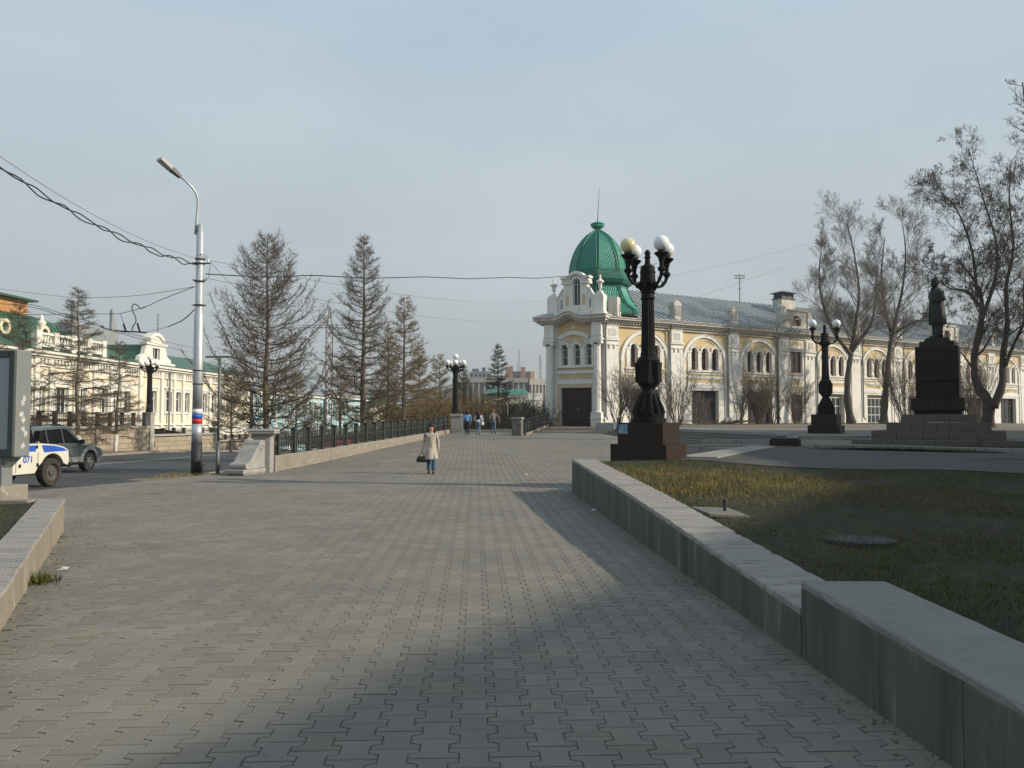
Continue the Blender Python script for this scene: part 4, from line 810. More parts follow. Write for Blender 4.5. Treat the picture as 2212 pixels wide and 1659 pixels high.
mb = MB(); mb.lathe([(.30, 18.66), (.22, 18.75), (.50, 18.95), (.58, 19.0), (.60, 19.2), (.66, 19.24), (.60, 19.30), (.3, 19.42), (.07, 19.5)], 8, (0, 0, 0), a0); put('dome_cap', mb.mesh('dome_cap', M['dome']), dm)
mb = MB(); mb.tube([(0, 0, 19.4), (.02, 0, 20), (.10, 0, 21.4), (.2, 0, 22.6)], [.05, .035, .022, .012], 6); put('spire', mb.mesh('spire', M['seam']), dm)
mb = MB()
for i in range(8):
    a = a0 + i * PI / 4
    for prof in (prof_b, prof_n):
        for off in (-.055, .055):
            pts = [((r_ + .03) * math.cos(a + off / max(.3, r_) * 2.4), (r_ + .03) * math.sin(a + off / max(.3, r_) * 2.4), z) for r_, z in prof]; mb.tube(pts, .035, 5)
put('dome_rib', mb.mesh('dome_rib', M['dome']), dm)
mb = MB()
def facet(prof, i, t, h):
    k = h * (len(prof) - 1); j = min(int(k), len(prof) - 2); f = k - j; r_ = prof[j][0] * (1 - f) + prof[j + 1][0] * f; z = prof[j][1] * (1 - f) + prof[j + 1][1] * f
    a = a0 + i * PI / 4; b = a + PI / 4; p = Vector((r_ * math.cos(a), r_ * math.sin(a), z)); q = Vector((r_ * math.cos(b), r_ * math.sin(b), z)); return p.lerp(q, t)
for prof, rows, cols in ((prof_b, 26, 6), (prof_n, 10, 8)):
    for i in range(8):
        nrm = Vector((math.cos(a0 + (i + .5) * PI / 4), math.sin(a0 + (i + .5) * PI / 4), .25)).normalized()
        for rr_ in range(rows):
            for c in range(cols):
                t = .09 + .82 * (c + .5 * (rr_ % 2) + .25) / cols; h = (rr_ + .8) / (rows + 1); dt = .82 / cols * .47; dh = .90 / (rows + 1)
                if t + dt > .93: continue
                p = [facet(prof, i, t, max(.01, h - dh)), facet(prof, i, t + dt, h), facet(prof, i, t, min(.99, h + dh)), facet(prof, i, t - dt, h)]
                c_ = sum(p, Vector()) / 4 + nrm * .05
                mb.add([v + nrm * .022 for v in p] + [c_], [(0, 1, 4), (1, 2, 4), (2, 3, 4), (3, 0, 4)])
o = put('shingle', mb.mesh('shingle', M['dome'], fix=False), dm); o['kind'] = 'stuff'

# ================================================================ THE PALE BUILDING ACROSS THE STREET
LA = math.atan2(1, .0844); lb = thing('ornate_building', 'white and pale yellow ornate building with green roofs across the street', 'building', (-49.63 + .0844 * 60, 60, 0)); LO = lb.location
def sx(px): u = (px - CX) / F; return (49.63 / (.0844 - u) - 60) / .9965
def lput(name, me, s=0, y=0, z=0, par=lb): return put(name, me, par, (math.cos(LA) * s - math.sin(LA) * y, math.sin(LA) * s + math.cos(LA) * y, z), (0, 0, LA))
wins = [(52, 66, 2.5, 4.95), (83, 95, 2.5, 4.95), (117, 146, 2.5, 4.95), (172, 184, 2.5, 4.95), (218, 232, 2.6, 5.0), (243, 255, 2.6, 5.0), (267, 280, 2.6, 5.0), (320, 337, 2.75, 5.25), (357, 370, 2.85, 5.3), (378, 390, 2.85, 5.3), (397, 408, 2.85, 5.3), (437, 446, 2.85, 5.3), (456, 466, 2.85, 5.3), (490, 498, 2.85, 5.3)]
edges = [0.0]
for i in range(len(wins) - 1): edges.append((sx(wins[i][1]) + sx(wins[i + 1][0])) / 2)
edges.append(64.0)
mb = MB(); tr = MB(); yl = MB(); wn = []
for i, (a, b, z0, z1) in enumerate(wins):
    s0, s1 = sx(a), sx(b); e0, e1 = edges[i], edges[i + 1]; mb.cell(e0, e1, -2.5, 8.2, s0, s1, z0, z1, 0, .5)
    tr.box(s0 - .25, s1 + .25, -.16, -.002, z0 - .22, z0 - .05); tr.box(s0 - .28, s1 + .28, -.20, -.002, z1 + .35, z1 + .5); tr.box(s0 - .18, s0 - .02, -.10, -.002, z0, z1 + .3); tr.box(s1 + .02, s1 + .18, -.10, -.002, z0, z1 + .3); tr.box(s0 - .18, s1 + .18, -.1, -.002, z1 + .02, z1 + .35)
    tr.box(e0 - .28, e0 + .28, -.24, -.002, -2.5, 7.6)
    yl.box(e0 + .34, s0 - .3, -.03, -.001, z0, z1 + .3) if s0 - .3 > e0 + .36 else None; yl.box(s1 + .3, e1 - .34, -.03, -.001, z0, z1 + .3) if e1 - .34 > s1 + .32 else None
    yl.box(e0 + .4, e1 - .4, -.03, -.001, z0 - 1.3, z0 - .4); yl.box(e0 + .4, e1 - .4, -.03, -.001, z1 + .8, 6.75)
    W = win_mesh(s1 - s0, z1 - z0, False, 2 if s1 - s0 > 2 else 1, (.66,), .09, M['whiteframe']); o = lput('window', W[0], (s0 + s1) / 2, .25, z0); put('pane', W[1], o)
for s in np.arange(.3, 64, .5): tr.box(s, s + .22, -.18, -.002, 6.95, 7.5)
tr.box(0, 64, -.22, -.002, 6.8, 6.93); tr.box(0, 64, -.30, -.002, 7.52, 7.7); tr.box(-.3, 64.3, -.55, .5, 7.7, 7.95); tr.box(-.4, 64.4, -.8, .5, 7.95, 8.2); tr.box(0, 64, -.25, -.002, 1.3, 1.5); tr.box(0, 64, -.35, -.002, -2.5, .4)
lput('wall', mb.mesh('wall', M['lwhite'])); lput('trim', tr.mesh('trim', M['lwhite'])); lput('yellow_panel', yl.mesh('yellow_panel', M['yel']))
mb = MB(); mb.box(0, 64, .52, .7, -2, 8.1); mb.box(0, .3, .7, 15, -2, 8.1); mb.box(63.7, 64, .7, 15, -2, 8.1); mb.box(0, 64, 14.7, 15, -2, 8.1); lput('back_wall', mb.mesh('back_wall', M['cream']))
mb = MB(); mb.hexa([(-.5, -.9, 8.22), (64.5, -.9, 8.22), (64.5, 15.5, 8.22), (-.5, 15.5, 8.22)], [(3, 3.5, 9.6), (60, 6, 10.7), (60, 9, 10.7), (3, 10, 9.6)]); lput('roof', mb.mesh('roof', M['greenroof']))
# mansard with round dormers, timber lantern, balustrade
ms = MB(); s0, s1 = 2.0, sx(140) + 3.0; rings = []
for t in np.linspace(0, 1, 9):
    ins = 3.0 * (1 - math.cos(t * PI / 2)); z = 8.9 + 3.05 * math.sin(t * PI / 2); rings.append([(s0 + ins * .9, 1.2 + ins, z), (s1 - ins * 1.3, 1.2 + ins, z), (s1 - ins * 1.3, 11 - ins, z), (s0 + ins * .9, 11 - ins, z)])
ms.loft(rings); mans = lput('mansard_roof', ms.mesh('mansard_roof', M['greenroof']))
mb = MB()
for s in np.arange(s0 + .4, s1 - .2, .6):
    pts = []
    for t in np.linspace(0, 1, 7):
        ins = 3.0 * (1 - math.cos(t * PI / 2)); z = 8.9 + 3.05 * math.sin(t * PI / 2)
        if s0 + ins * .9 < s < s1 - ins * 1.3: pts.append((s, 1.18 + ins, z + .02))
    if len(pts) > 1: mb.tube(pts, .03, 4)
put('roof_seams', mb.mesh('roof_seams', M['greenroof']), mans).name = 'roof_seam'
for px in (98, 10):
    s = sx(px) + 1.5; mb = MB(); mb.arc(s, 10.1, .42, .72, 0, 2 * PI, 1.2, 2.4, 14); d = lput('round_dormer', mb.mesh('round_dormer', M['cream'])); g = MB(); g.arc(s, 10.1, 0, .42, 0, 2 * PI, 1.6, 1.65, 12); put('pane', g.mesh('pane', M['glass']), d)
mb = MB(); ls0, ls1 = s0 + 4, sx(80) + 3.2; mb.box(ls0, ls1, 3.5, 8.5, 11.7, 13.2)
for z in np.arange(11.8, 13.1, .22): mb.box(ls0 - .03, ls1 + .03, 3.47, 8.53, z, z + .19)
lput('lantern', mb.mesh('lantern', mat('orange_timber', (.52, .27, .10), (.42, .21, .08), 2, rough=.7)))
mb = MB(); mb.box(ls0 - .7, ls1 + .7, 2.8, 9.2, 13.2, 13.38); mb.hexa([(ls0 - .7, 2.8, 13.38), (ls1 + .7, 2.8, 13.38), (ls1 + .7, 9.2, 13.38), (ls0 - .7, 9.2, 13.38)], [(ls0 + .6, 4.4, 13.7), (ls1 - .6, 4.4, 13.7), (ls1 - .6, 7.6, 13.7), (ls0 + .6, 7.6, 13.7)]); lput('lantern_roof', mb.mesh('lantern_roof', M['greenroof']))
mb = MB(); b0, b1 = sx(68), sx(212); mb.box(b0, b1, -.5, -.15, 8.55, 8.85); mb.box(b0, b1, -.5, -.15, 9.65, 9.85)
for s in np.arange(b0 + .3, b1, .42): mb.lathe([(.07, 0), (.13, .2), (.07, .45), (.05, .6), (.09, .8)], 6, (s, -.32, 8.85))
for s in np.arange(b0, b1 + .1, (b1 - b0) / 4): mb.box(s - .35, s + .35, -.6, -.05, 8.2, 10.0)
lput('balustrade', mb.mesh('balustrade', M['lwhite']))
mb = MB(); mb.lathe([(.2, 0), (.1, .15), (.38, .6), (.42, .8), (.15, 1.0), (.22, 1.15), (.03, 1.5)], 10, (sx(72) + .4, -.3, 10.0)); lput('urn', mb.mesh('urn', M['lwhite'], True))
# attic dormer over the projecting part
s0, s1 = sx(283), sx(372); c = (s0 + s1) / 2; mb = MB()
mb.box(s0 + .6, s1 - .4, -.5, .3, 8.2, 8.6); mb.cell(c - 2.1, c + 2.1, 8.6, 10.7, c - .8, c + .8, 8.9, 10.2, -.35, .3); mb.box(c - 2.4, c + 2.4, -.5, .4, 10.5, 10.8); mb.arc(c, 9.6, 2.0, 2.4, PI * .24, PI * .76, -.5, .4, 12); mb.arc(c, 9.6, .9, 2.0, PI * .26, PI * .74, -.34, .3, 12)
for sg in (-1, 1): mb.xz([(c + sg * 2.1, 8.6), (c + sg * 3.6, 8.6), (c + sg * 3.5, 9.0), (c + sg * 2.6, 9.4), (c + sg * 2.3, 10.2), (c + sg * 2.1, 10.4)], -.3, .2)
lput('attic_dormer', mb.mesh('attic_dormer', M['lwhite'])); W = win_mesh(1.6, 1.3, False, 1, (), .1, M['whiteframe']); o = lput('window', W[0], c, -.1, 8.9); put('pane', W[1], o)
mb = MB(); mb.hexa([(c - 3, .4, 8.4), (c + 3, .4, 8.4), (c + 3, 6, 8.4), (c - 3, 6, 8.4)], [(c - 1.8, .4, 10.5), (c + 1.8, .4, 10.5), (c + 1.8, 6, 10.5), (c - 1.8, 6, 10.5)]); lput('dormer_roof', mb.mesh('dormer_roof', M['greenroof']))
mb = MB(); s = sx(258); mb.box(s, s + 9, 5.5, 8.5, 8.5, 12.4)
for a in (s + .2, s + 7.6): mb.xz([(a, 12.4), (a + 1.4, 12.4), (a + .1, 14.9)], 5.6, 5.9)
lput('roof_vent_house', mb.mesh('roof_vent_house', M['roof']))
mb = MB(); mb.tube([(sx(372), 2, 9), (sx(372), 2, 14.9)], .05, 5); [mb.tube([(sx(372) - d_, 2, z), (sx(372) + d_, 2, z)], .03, 4) for z, d_ in ((14.6, .5), (14.1, .3), (13.6, .4), (12.9, .3), (12, .4))]; lput('antenna', mb.mesh('antenna', M['seam']))
mb = MB(); s = sx(360); mb.tube([(s, -.5, 7.9), (s, -.35, 7.2), (s, -.32, .5)], .12, 6); lput('downpipe', mb.mesh('downpipe', M['pipe']))

# ---------------------------------------------------------------- further buildings
def simple_house(name, label, loc, rz, w_, d_, h, wallm, roofm, nwin, rows, zb, roof_h=2.2, trimm=None, win=(1.1, 1.9), flat=False, hip=.25, cat='building'):
    h_ = thing(name, label, cat, loc, rz); mb = MB(); tr = MB(); st_ = w_ / nwin; rh = (h - zb) / rows
    Wm = win_mesh(win[0], win[1], False, 1, (.66,), .1, M['whiteframe'])
    for r_ in range(rows):
        for i in range(nwin):
            x = i * st_; z0 = zb + r_ * rh; c = x + st_ / 2; zo = z0 + (rh - win[1]) * .5
            mb.cell(x, x + st_, z0, z0 + rh, c - win[0] / 2, c + win[0] / 2, zo, zo + win[1], 0, .4)
            tr.box(c - win[0] / 2 - .2, c + win[0] / 2 + .2, -.12, -.002, zo + win[1] + .1, zo + win[1] + .3); tr.box(c - win[0] / 2 - .15, c + win[0] / 2 + .15, -.1, -.002, zo - .2, zo - .05); tr.box(x - .22, x + .22, -.15, -.002, z0, z0 + rh)
            o = put('window', Wm[0], h_, (c, .2, zo)); put('pane', Wm[1], o)
    tr.box(-.2, w_ + .2, -.4, -.002, h - .45, h); tr.box(0, w_, -.2, -.002, zb + rh - .2, zb + rh)
    mb.box(0, w_, .42, .6, zb, h - .1); mb.box(0, .2, .6, d_, zb, h - .1); mb.box(w_ - .2, w_, .6, d_, zb, h - .1); mb.box(0, w_, d_ - .2, d_, zb, h - .1)
    put('wall', mb.mesh('wall', wallm), h_); put('trim', tr.mesh('trim', trimm or M['lwhite']), h_)
    mb = MB()
    if flat: mb.box(-.3, w_ + .3, -.4, d_ + .3, h + .002, h + .4)
    else: mb.hexa([(-.6, -.7, h + .003), (w_ + .6, -.7, h + .003), (w_ + .6, d_ + .6, h + .003), (-.6, d_ + .6, h + .003)], [(w_ * hip, d_ * .45, h + roof_h), (w_ * (1 - hip), d_ * .45, h + roof_h), (w_ * (1 - hip), d_ * .55, h + roof_h), (w_ * hip, d_ * .55, h + roof_h)])
    put('roof', mb.mesh('roof', roofm), h_); return h_
def on_row(Y, back=0): return (-49.63 + .0844 * Y - back, Y, 0)
simple_house('house', 'light blue house with white trim seen through the big larch', on_row(125), LA, 34, 14, 6.6, M['blue'], M['roof'], 11, 2, -3.4, 3.6, win=(1.3, 2.3))
simple_house('house', 'pale blue and white house with a grey roof beyond the first blue one', on_row(161), LA, 30, 14, 7.0, M['blue'], M['roof'], 9, 2, -4.6, 3.4, win=(1.3, 2.4))
simple_house('house', 'cream house between the blue houses and the golden shrubs', on_row(194), LA, 34, 14, 6.0, M['lwhite'], M['greenroof'], 9, 2, -5.6, 3.0, win=(1.4, 2.4))
simple_house('house', 'cream and yellow house far down the street behind golden shrubs', on_row(232), LA, 40, 14, 5.0, M['cream'], M['roof'], 10, 2, -6.4, 3.0, win=(1.4, 2.4))
simple_house('house', 'white riverside house under the distant slope', (-38, 290, 0), R(15), 26, 12, 6, M['lwhite'], M['roof'], 7, 2, -6.5, 3, win=(1.6, 2.2))
simple_house('house', 'small yellow house far beyond the golden shrubs', (-22, 250, 0), R(5), 14, 12, 3, M['yel'], M['roof'], 4, 2, -6.4, 2.6, win=(1.3, 1.9))
# buildings in the gap beside the tower
simple_house('palace', 'cream palace with green roof and parapet beyond the hedges', (-6.5, 205, 0), R(4), 11, 14, 8.4, M['cream'], mat('sea_green_roof', (.045, .16, .11), rough=.6), 5, 2, -5, 1.9, win=(1.0, 2.4), hip=.12)
mb = MB(); mb.box(0, 3.3, 0, 5, -5, 7.8); mb.box(-.2, 3.5, -.2, 5.2, 7.0, 7.4)
for x in (0, .7, 1.4, 2.1, 2.8): mb.box(x, x + .5, 0, .6, 7.8, 8.7)
for x in (.4, 1.5, 2.6): mb.box(x, x + .22, -.12, -.002, -3, 6.8)
o = mb.build('corner_pavilion', M['lwhite'], loc=(3.9, 200, 0), rz=R(4)); tag(o, 'white cornered pavilion with battlement blocks at the end of the palace', 'building')
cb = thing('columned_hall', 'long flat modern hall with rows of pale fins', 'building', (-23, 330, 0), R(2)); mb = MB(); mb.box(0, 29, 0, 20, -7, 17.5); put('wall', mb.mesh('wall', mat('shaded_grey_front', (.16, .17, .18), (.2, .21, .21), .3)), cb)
mb = MB(); mb.box(-1, 29.4, -1.2, 20, 17.5, 19.2); put('roof', mb.mesh('roof', M['stone_b']), cb)
for q in range(13):
    mb = MB(); mb.box(.5 + q * 2.25, 1.2 + q * 2.25, -.9, -.002, -7, 17.5); put('fin', mb.mesh('fin', M['stone_b']), cb)
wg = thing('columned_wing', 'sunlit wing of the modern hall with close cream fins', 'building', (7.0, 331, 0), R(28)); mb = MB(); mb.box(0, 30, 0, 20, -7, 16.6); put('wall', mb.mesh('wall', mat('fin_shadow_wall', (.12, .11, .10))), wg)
mb = MB(); mb.box(-.6, 30, -1.2, 20, 16.6, 19.0); put('roof', mb.mesh('roof', M['stone_b']), wg)
FIN = MB().box(0, .75, -1.1, -.002, -7, 16.6).mesh('fin', M['stone_b'])
for q in range(18): put('fin', FIN, wg, (.2 + q * 1.6, 0, 0))
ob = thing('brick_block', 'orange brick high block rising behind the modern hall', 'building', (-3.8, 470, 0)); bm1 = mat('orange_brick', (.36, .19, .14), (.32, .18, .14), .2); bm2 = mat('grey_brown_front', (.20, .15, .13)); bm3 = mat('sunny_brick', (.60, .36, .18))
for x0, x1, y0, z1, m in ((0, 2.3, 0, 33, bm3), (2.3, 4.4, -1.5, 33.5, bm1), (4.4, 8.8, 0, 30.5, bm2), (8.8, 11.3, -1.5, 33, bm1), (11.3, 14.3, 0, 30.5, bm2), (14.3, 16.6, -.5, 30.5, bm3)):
    mb = MB(); mb.box(x0, x1 - .02, y0, 14, -7, z1); put('block', mb.mesh('block', m), ob)
FW = MB().box(0, .6, -.06, -.002, 0, 1.6).mesh('window', M['glass'])
for x in np.arange(4.8, 8.4, 1.1):
    for z in (20, 23.4, 26.8): put('window', FW, ob, (x, 0, z))
mb = MB(); mb.tube([(7.8, 5, 30), (7.8, 5, 43)], .22, 5); mb.tube([(6.7, 5, 30), (6.7, 5, 36)], .1, 4); mb.tube([(8.9, 5, 30), (8.9, 5, 36)], .1, 4); put('mast', mb.mesh('mast', M['seam']), ob)
gb = thing('flat_block', 'grey flat roofed block with rooftop boxes beside the far spruce', 'building', (-19.5, 380, 0)); mb = MB(); mb.box(0, 10, 0, 12, -7, 25); put('wall', mb.mesh('wall', mat('blue_grey_panel', (.20, .22, .24), (.26, .28, .29), .3)), gb)
mb = MB(); mb.box(1, 4, 3, 7, 25, 26.4); mb.box(5.6, 7.2, 3, 6, 25, 27); mb.box(-2.2, -.6, 2, 5, 18, 22.5); put('rooftop_box', mb.mesh('rooftop_box', M['seam']), gb)
FW = MB().box(0, .9, -.06, -.002, 0, 1.3).mesh('window', M['glass']); [put('window', FW, gb, (x, 0, z)) for x in np.arange(.6, 9, 1.9) for z in (8, 12, 16, 20, 22.6)]
mb = MB(); z = -6
for (x, y) in ((-.8, -.8), (.8, -.8), (.8, .8), (-.8, .8)): mb.tube([(x * 1.6, y * 1.6, -6), (x * .5, y * .5, 44)], .18, 4)
for k in range(16):
    z0, z1 = -6 + k * 3.1, -6 + (k + 1) * 3.1; w0 = .8 * (1.6 - 1.1 * k / 16); mb.tube([(-w0, -w0, z0), (w0, -w0, z1)], .1, 3); mb.tube([(w0, -w0, z0), (-w0, -w0, z1)], .1, 3)
o = mb.build('lattice_mast', mat('red_white_mast', (.3, .18, .17)), loc=(P(1167, 860, 520).x, 520, 0)); tag(o, 'thin lattice radio mast over the flat roofs', 'mast')
# crane beyond the larches
cr_ = thing('crane', 'rusty red tower crane top behind the larches', 'crane', (P(711, 780, 150).x, 150, 0)); mb = MB()
for k in range(10):
    z0 = -1.5 + k * 2.0; mb.tube([(-.6, 0, z0), (.6, 0, z0 + 2)], .08, 3); mb.tube([(.6, 0, z0), (-.6, 0, z0 + 2)], .08, 3)
for x in (-.6, .6): mb.tube([(x, 0, -4), (x, 0, 18.5)], .10, 4)
mb.tube([(-.6, 0, 18.5), (0, 0, 22.5)], .1, 4); mb.tube([(.6, 0, 18.5), (0, 0, 22.5)], .1, 4); put('tower', mb.mesh('tower', mat('rusty_red_steel', (.19, .10, .085))), cr_)
mb = MB(); mb.tube([(-5.5, 0, 18.8), (2.5, 0, 18.8)], .08, 4); mb.tube([(-5.5, 0, 19.2), (2.5, 0, 19.3)], .05, 4); mb.tube([(0, 0, 22.5), (-5, 0, 19.2)], .04, 3); mb.tube([(0, 0, 22.5), (2.4, 0, 19.2)], .04, 3); put('jib', mb.mesh('jib', M['seam']), cr_)
# distant slopes
def ridge(name, Y, xs, zs_, m, depth=200):
    V = []; Fc = []
    for i, (x, z) in enumerate(zip(xs, zs_)): V += [(x, Y, -9), (x, Y + depth * .3, z), (x * 1.2, Y + depth, -9)]
    for i in range(len(xs) - 1): a = i * 3; b = a + 3; Fc += [(a, b, b + 1, a + 1), (a + 1, b + 1, b + 2, a + 2)]
    me = bpy.data.meshes.new(name); me.from_pydata(V, [], Fc); me.materials.append(m); o = put(name, me); o['kind'] = 'structure'
r = random.Random(2); xs = list(np.linspace(-700, 500, 100))
hz = mat('far_wooded_slope', (.15, .165, .17), (.19, .20, .20), .03)  # grey-blue of distance haze painted into the slope colour
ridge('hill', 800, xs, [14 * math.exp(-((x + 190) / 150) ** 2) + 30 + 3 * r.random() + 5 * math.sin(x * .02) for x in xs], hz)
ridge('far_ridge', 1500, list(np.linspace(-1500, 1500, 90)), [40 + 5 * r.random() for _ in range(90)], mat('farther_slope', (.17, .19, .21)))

# off to the side: the block whose roof shades the lawn and the near paving
ob2 = thing('theatre_building', 'tall plain building beyond the lawn that shades the paving', 'building', (0, 0, 0))
edge = [(9.5, -22), (17.2, -6.2), (20.4, 0.0), (23.3, 4.6), (26.9, 10.2), (27.0, 18), (27.7, 26), (29.5, 36), (31.5, 42)]
Hh = 12.0
mb = MB(); poly = edge + [(60, 42), (45, -30)]; mb.xy(poly, -.2, Hh); put('wall', mb.mesh('wall', M['cream']), ob2)
for (x0, y0), (x1, y1) in zip(edge, edge[1:]):
    a, b = Vector((x0, y0, 0)), Vector((x1, y1, 0)); d = b - a; n = max(1, int(d.length / 3)); nrm = Vector((-d.y, d.x, 0)).normalized()
    for i in range(n):
        for z in (2.2, 5.4, 8.6):
            p = a + d * (i + .3) / n; q = a + d * (i + .7) / n; o1 = nrm * .03; mb = MB(); mb.add([p + o1 + Vector((0, 0, z)), q + o1 + Vector((0, 0, z)), q + o1 + Vector((0, 0, z + 1.9)), p + o1 + Vector((0, 0, z + 1.9))], [(0, 1, 2, 3)]); put('window', mb.mesh('window', M['glass']), ob2)
# ================================================================ CAST IRON LAMPS
def arm_mesh(R_=.60, z0=4.55, zc=5.05):
    mb = MB(); mb.tube([(.10, 0, z0 + .12), (.2, 0, z0 - .02), (.33, 0, z0 - .10), (.46, 0, z0 - .06), (R_ - .04, 0, z0 + .06), (R_, 0, z0 + .18)], [.05, .04, .038, .038, .045, .05], 8)
    mb.lathe([(.05, .16), (.055, .2), (.10, .25), (.10, .30), (.055, .34), (.06, .44), (.09, .56), (.17, .64), (.19, .665), (.17, .69), (.10, .70), (.095, .76), (.07, .765)], 12, (R_, 0, z0 - .02))
    mb.tube([(.42, 0, z0 - .04), (.47, 0, z0 + .04), (.43, 0, z0 + .08)], .014, 4); mb.tube([(.25, 0, z0 - .06), (.21, 0, z0 - .13), (.27, 0, z0 - .16)], .016, 4)
    return mb.mesh('arm', M['iron_lamp'])
def globe_mesh(m, r_=.20):
    mb = MB(); mb.lathe([(r_ * math.sin(max(.02, PI * k / 14)), -r_ * math.cos(PI * k / 14)) for k in range(15)], 22); return mb.mesh('globe', m, True)
GW_, GY_ = globe_mesh(M['globe_w']), globe_mesh(M['globe_y'])
def column_parts(root, plinth, tall=True):
    zb = 0
    if plinth:
        mb = MB(); mb.box(-.74, .74, -.74, .74, -.15, .40); put('plinth_step', mb.mesh('plinth_step', M['granite']), root)
        mb = MB(); mb.box(-.60, .60, -.60, .60, .404, .94); put('plinth', mb.mesh('plinth', M['granite']), root); zb = .94
        for x in (-.74, .02):
            pass
    mb = MB(); n = 24
    # flared foot
    mb.lathe([(.44, zb), (.44, zb + .10), (.40, zb + .12), (.41, zb + .2), (.36, zb + .24), (.35, zb + .30), (.27, zb + .52), (.21, zb + .74), (.17, zb + .84), (.19, zb + .90)], n)
    for i in range(12):
        a = 2 * PI * i / 12; c, s = math.cos(a), math.sin(a); mb.tube([(.385 * c, .385 * s, zb + .22), (.36 * c, .36 * s, zb + .36), (.28 * c, .28 * s, zb + .55), (.21 * c, .21 * s, zb + .74)], [.05, .045, .035, .02], 5)
    put('foot', mb.mesh('foot', M['iron_lamp']), root); mb = MB()
    mb.lathe([(.18, zb + .88), (.26, zb + .96), (.28, zb + 1.02), (.28, zb + 1.55), (.30, zb + 1.58), (.26, zb + 1.66), (.20, zb + 1.70)], 8, (0, 0, 0), PI / 8)
    for i in range(4):
        a = i * PI / 2; mb.M = Matrix.Rotation(a, 4, 'Z'); mb.hexa([(.24, -.13, zb + 1.02), (.305, -.12, zb + 1.02), (.305, .12, zb + 1.02), (.24, .13, zb + 1.02)], [(.24, -.16, zb + 1.54), (.315, -.15, zb + 1.54), (.315, .15, zb + 1.54), (.24, .16, zb + 1.54)])
        mb.lathe([(.09, 0), (.07, .03), (.01, .04)], 8, (0, 0, 0)) if False else None
    mb.M = None; put('shield_box', mb.mesh('shield_box', M['iron_lamp']), root)
    mb = MB(); n = 32; rings = []                                  # fluted shaft
    for z, r_ in ((zb + 1.68, .20), (zb + 1.76, .20), (zb + 1.80, .185), (3.2, .172), (4.12, .155)):
        rings.append([((r_ - (.016 if q % 2 else 0)) * math.cos(2 * PI * q / n), (r_ - (.016 if q % 2 else 0)) * math.sin(2 * PI * q / n), z) for q in range(n)])
    mb.loft(rings); mb.lathe([(.17, 4.10), (.19, 4.13), (.17, 4.16), (.16, 4.24), (.20, 4.28), (.16, 4.30)], 20); put('shaft', mb.mesh('shaft', M['iron_lamp']), root)
    mb = MB(); mb.lathe([(.155, 4.28), (.18, 4.42), (.24, 4.50), (.25, 4.54), (.20, 4.58), (.19, 4.78), (.21, 4.80), (.19, 4.84), (.18, 4.96), (.10, 5.0), (.07, 5.05), (.065, 5.16), (.09, 5.2), (.06, 5.24), (.08, 5.30), (.06, 5.36), (.02, 5.40)], 20)
    for i in range(8):
        a = 2 * PI * i / 8; c, s = math.cos(a), math.sin(a); mb.tube([(.17 * c, .17 * s, 4.34), (.22 * c, .22 * s, 4.44), (.28 * c, .28 * s, 4.50), (.27 * c, .27 * s, 4.44)], [.04, .045, .035, .02], 5)
    put('capital', mb.mesh('capital', M['iron_lamp']), root)
ARM = arm_mesh()
def big_lamp(loc, rz, label, angs, globes):
    t = thing('street_lamp', label, 'street lamp', loc, rz, 'cast iron globe lamps'); column_parts(t, True)
    for a, g in zip(angs, globes):
        aa = R(a) - rz; o = put('arm', ARM, t, (0, 0, 0), (0, 0, aa)); put('globe', g, o, (.60, 0, 5.45))
        if g is GY_: o.children[0]['label'] = 'yellowed glass globe'
    return t
L1 = big_lamp((P(1402, 985, 21.2).x, 21.2, .70), R(-31), 'tall black cast iron lamp with one yellowed globe, its granite plinth beside the lawn', [206, 296, 26, 116], [GY_, GW_, GW_, GW_])
mb = MB(); mb.box(-.57, -.33, -.606, -.6045, .66, .90); o = put('sticker', mb.mesh('sticker', mat('torn_blue_poster', (.05, .14, .30), (.35, .45, .5), 9, (.25, .08, .07), 16)), L1); o['label'] = 'torn colourful poster'
L2 = big_lamp((P(1785, 930, 41.0).x, 41.0, 1.10), R(-31), 'black cast iron lamp with two white globes on a granite plinth before the building', [180, 0], [GW_, GW_])
def small_lamp(loc, label, s=1.0):
    t = thing('street_lamp', label, 'street lamp', loc, 0, 'cast iron globe lamps'); t.scale = (s, s, s); mb = MB(); n = 24
    mb.lathe([(.26, 0), (.26, .12), (.22, .2), (.24, .3), (.21, .36), (.205, .6), (.18, 2.9), (.21, 2.95), (.24, 3.0), (.22, 3.06), (.26, 3.14), (.28, 3.3), (.22, 3.42), (.18, 3.5), (.12, 3.56), (.09, 3.8), (.12, 3.86), (.05, 3.95)], n); put('shaft', mb.mesh('shaft', M['iron_lamp']), t)
    for i, a in enumerate((200, 272, 344, 56, 128)):
        mb = MB(); mb.tube([(.18, 0, 3.12), (.36, 0, 3.08), (.52, 0, 3.2), (.60, 0, 3.34)], [.05, .045, .045, .05], 6); mb.tube([(.18, 0, 3.3), (.4, 0, 3.36), (.60, 0, 3.38)], .03, 4); mb.lathe([(.05, 0), (.15, .05), (.16, .09), (.08, .12), (.08, .16)], 10, (.60, 0, 3.34))
        o = put('arm', mb.mesh('arm', M['iron_lamp']), t, (0, 0, 0), (0, 0, R(a))); put('globe', GW_, o, (.60, 0, 3.68))
    put('globe', GW_, t, (0, 0, 4.13)); return t
lx = P(983, 900, 57.6).x
tl = thing('lamp_pedestal', 'pale stone pedestal with a flared foot under the lamp at the stair head', 'pedestal', (lx + .12, 57.2, zp(57) - .1)); mb = MB(); mb.box(-.36, .36, -.36, .36, 0, 1.2); mb.box(-.42, .42, -.42, .42, 1.2, 1.36); mb.build('shaft', M['stone_b'], tl, bevel=.01)
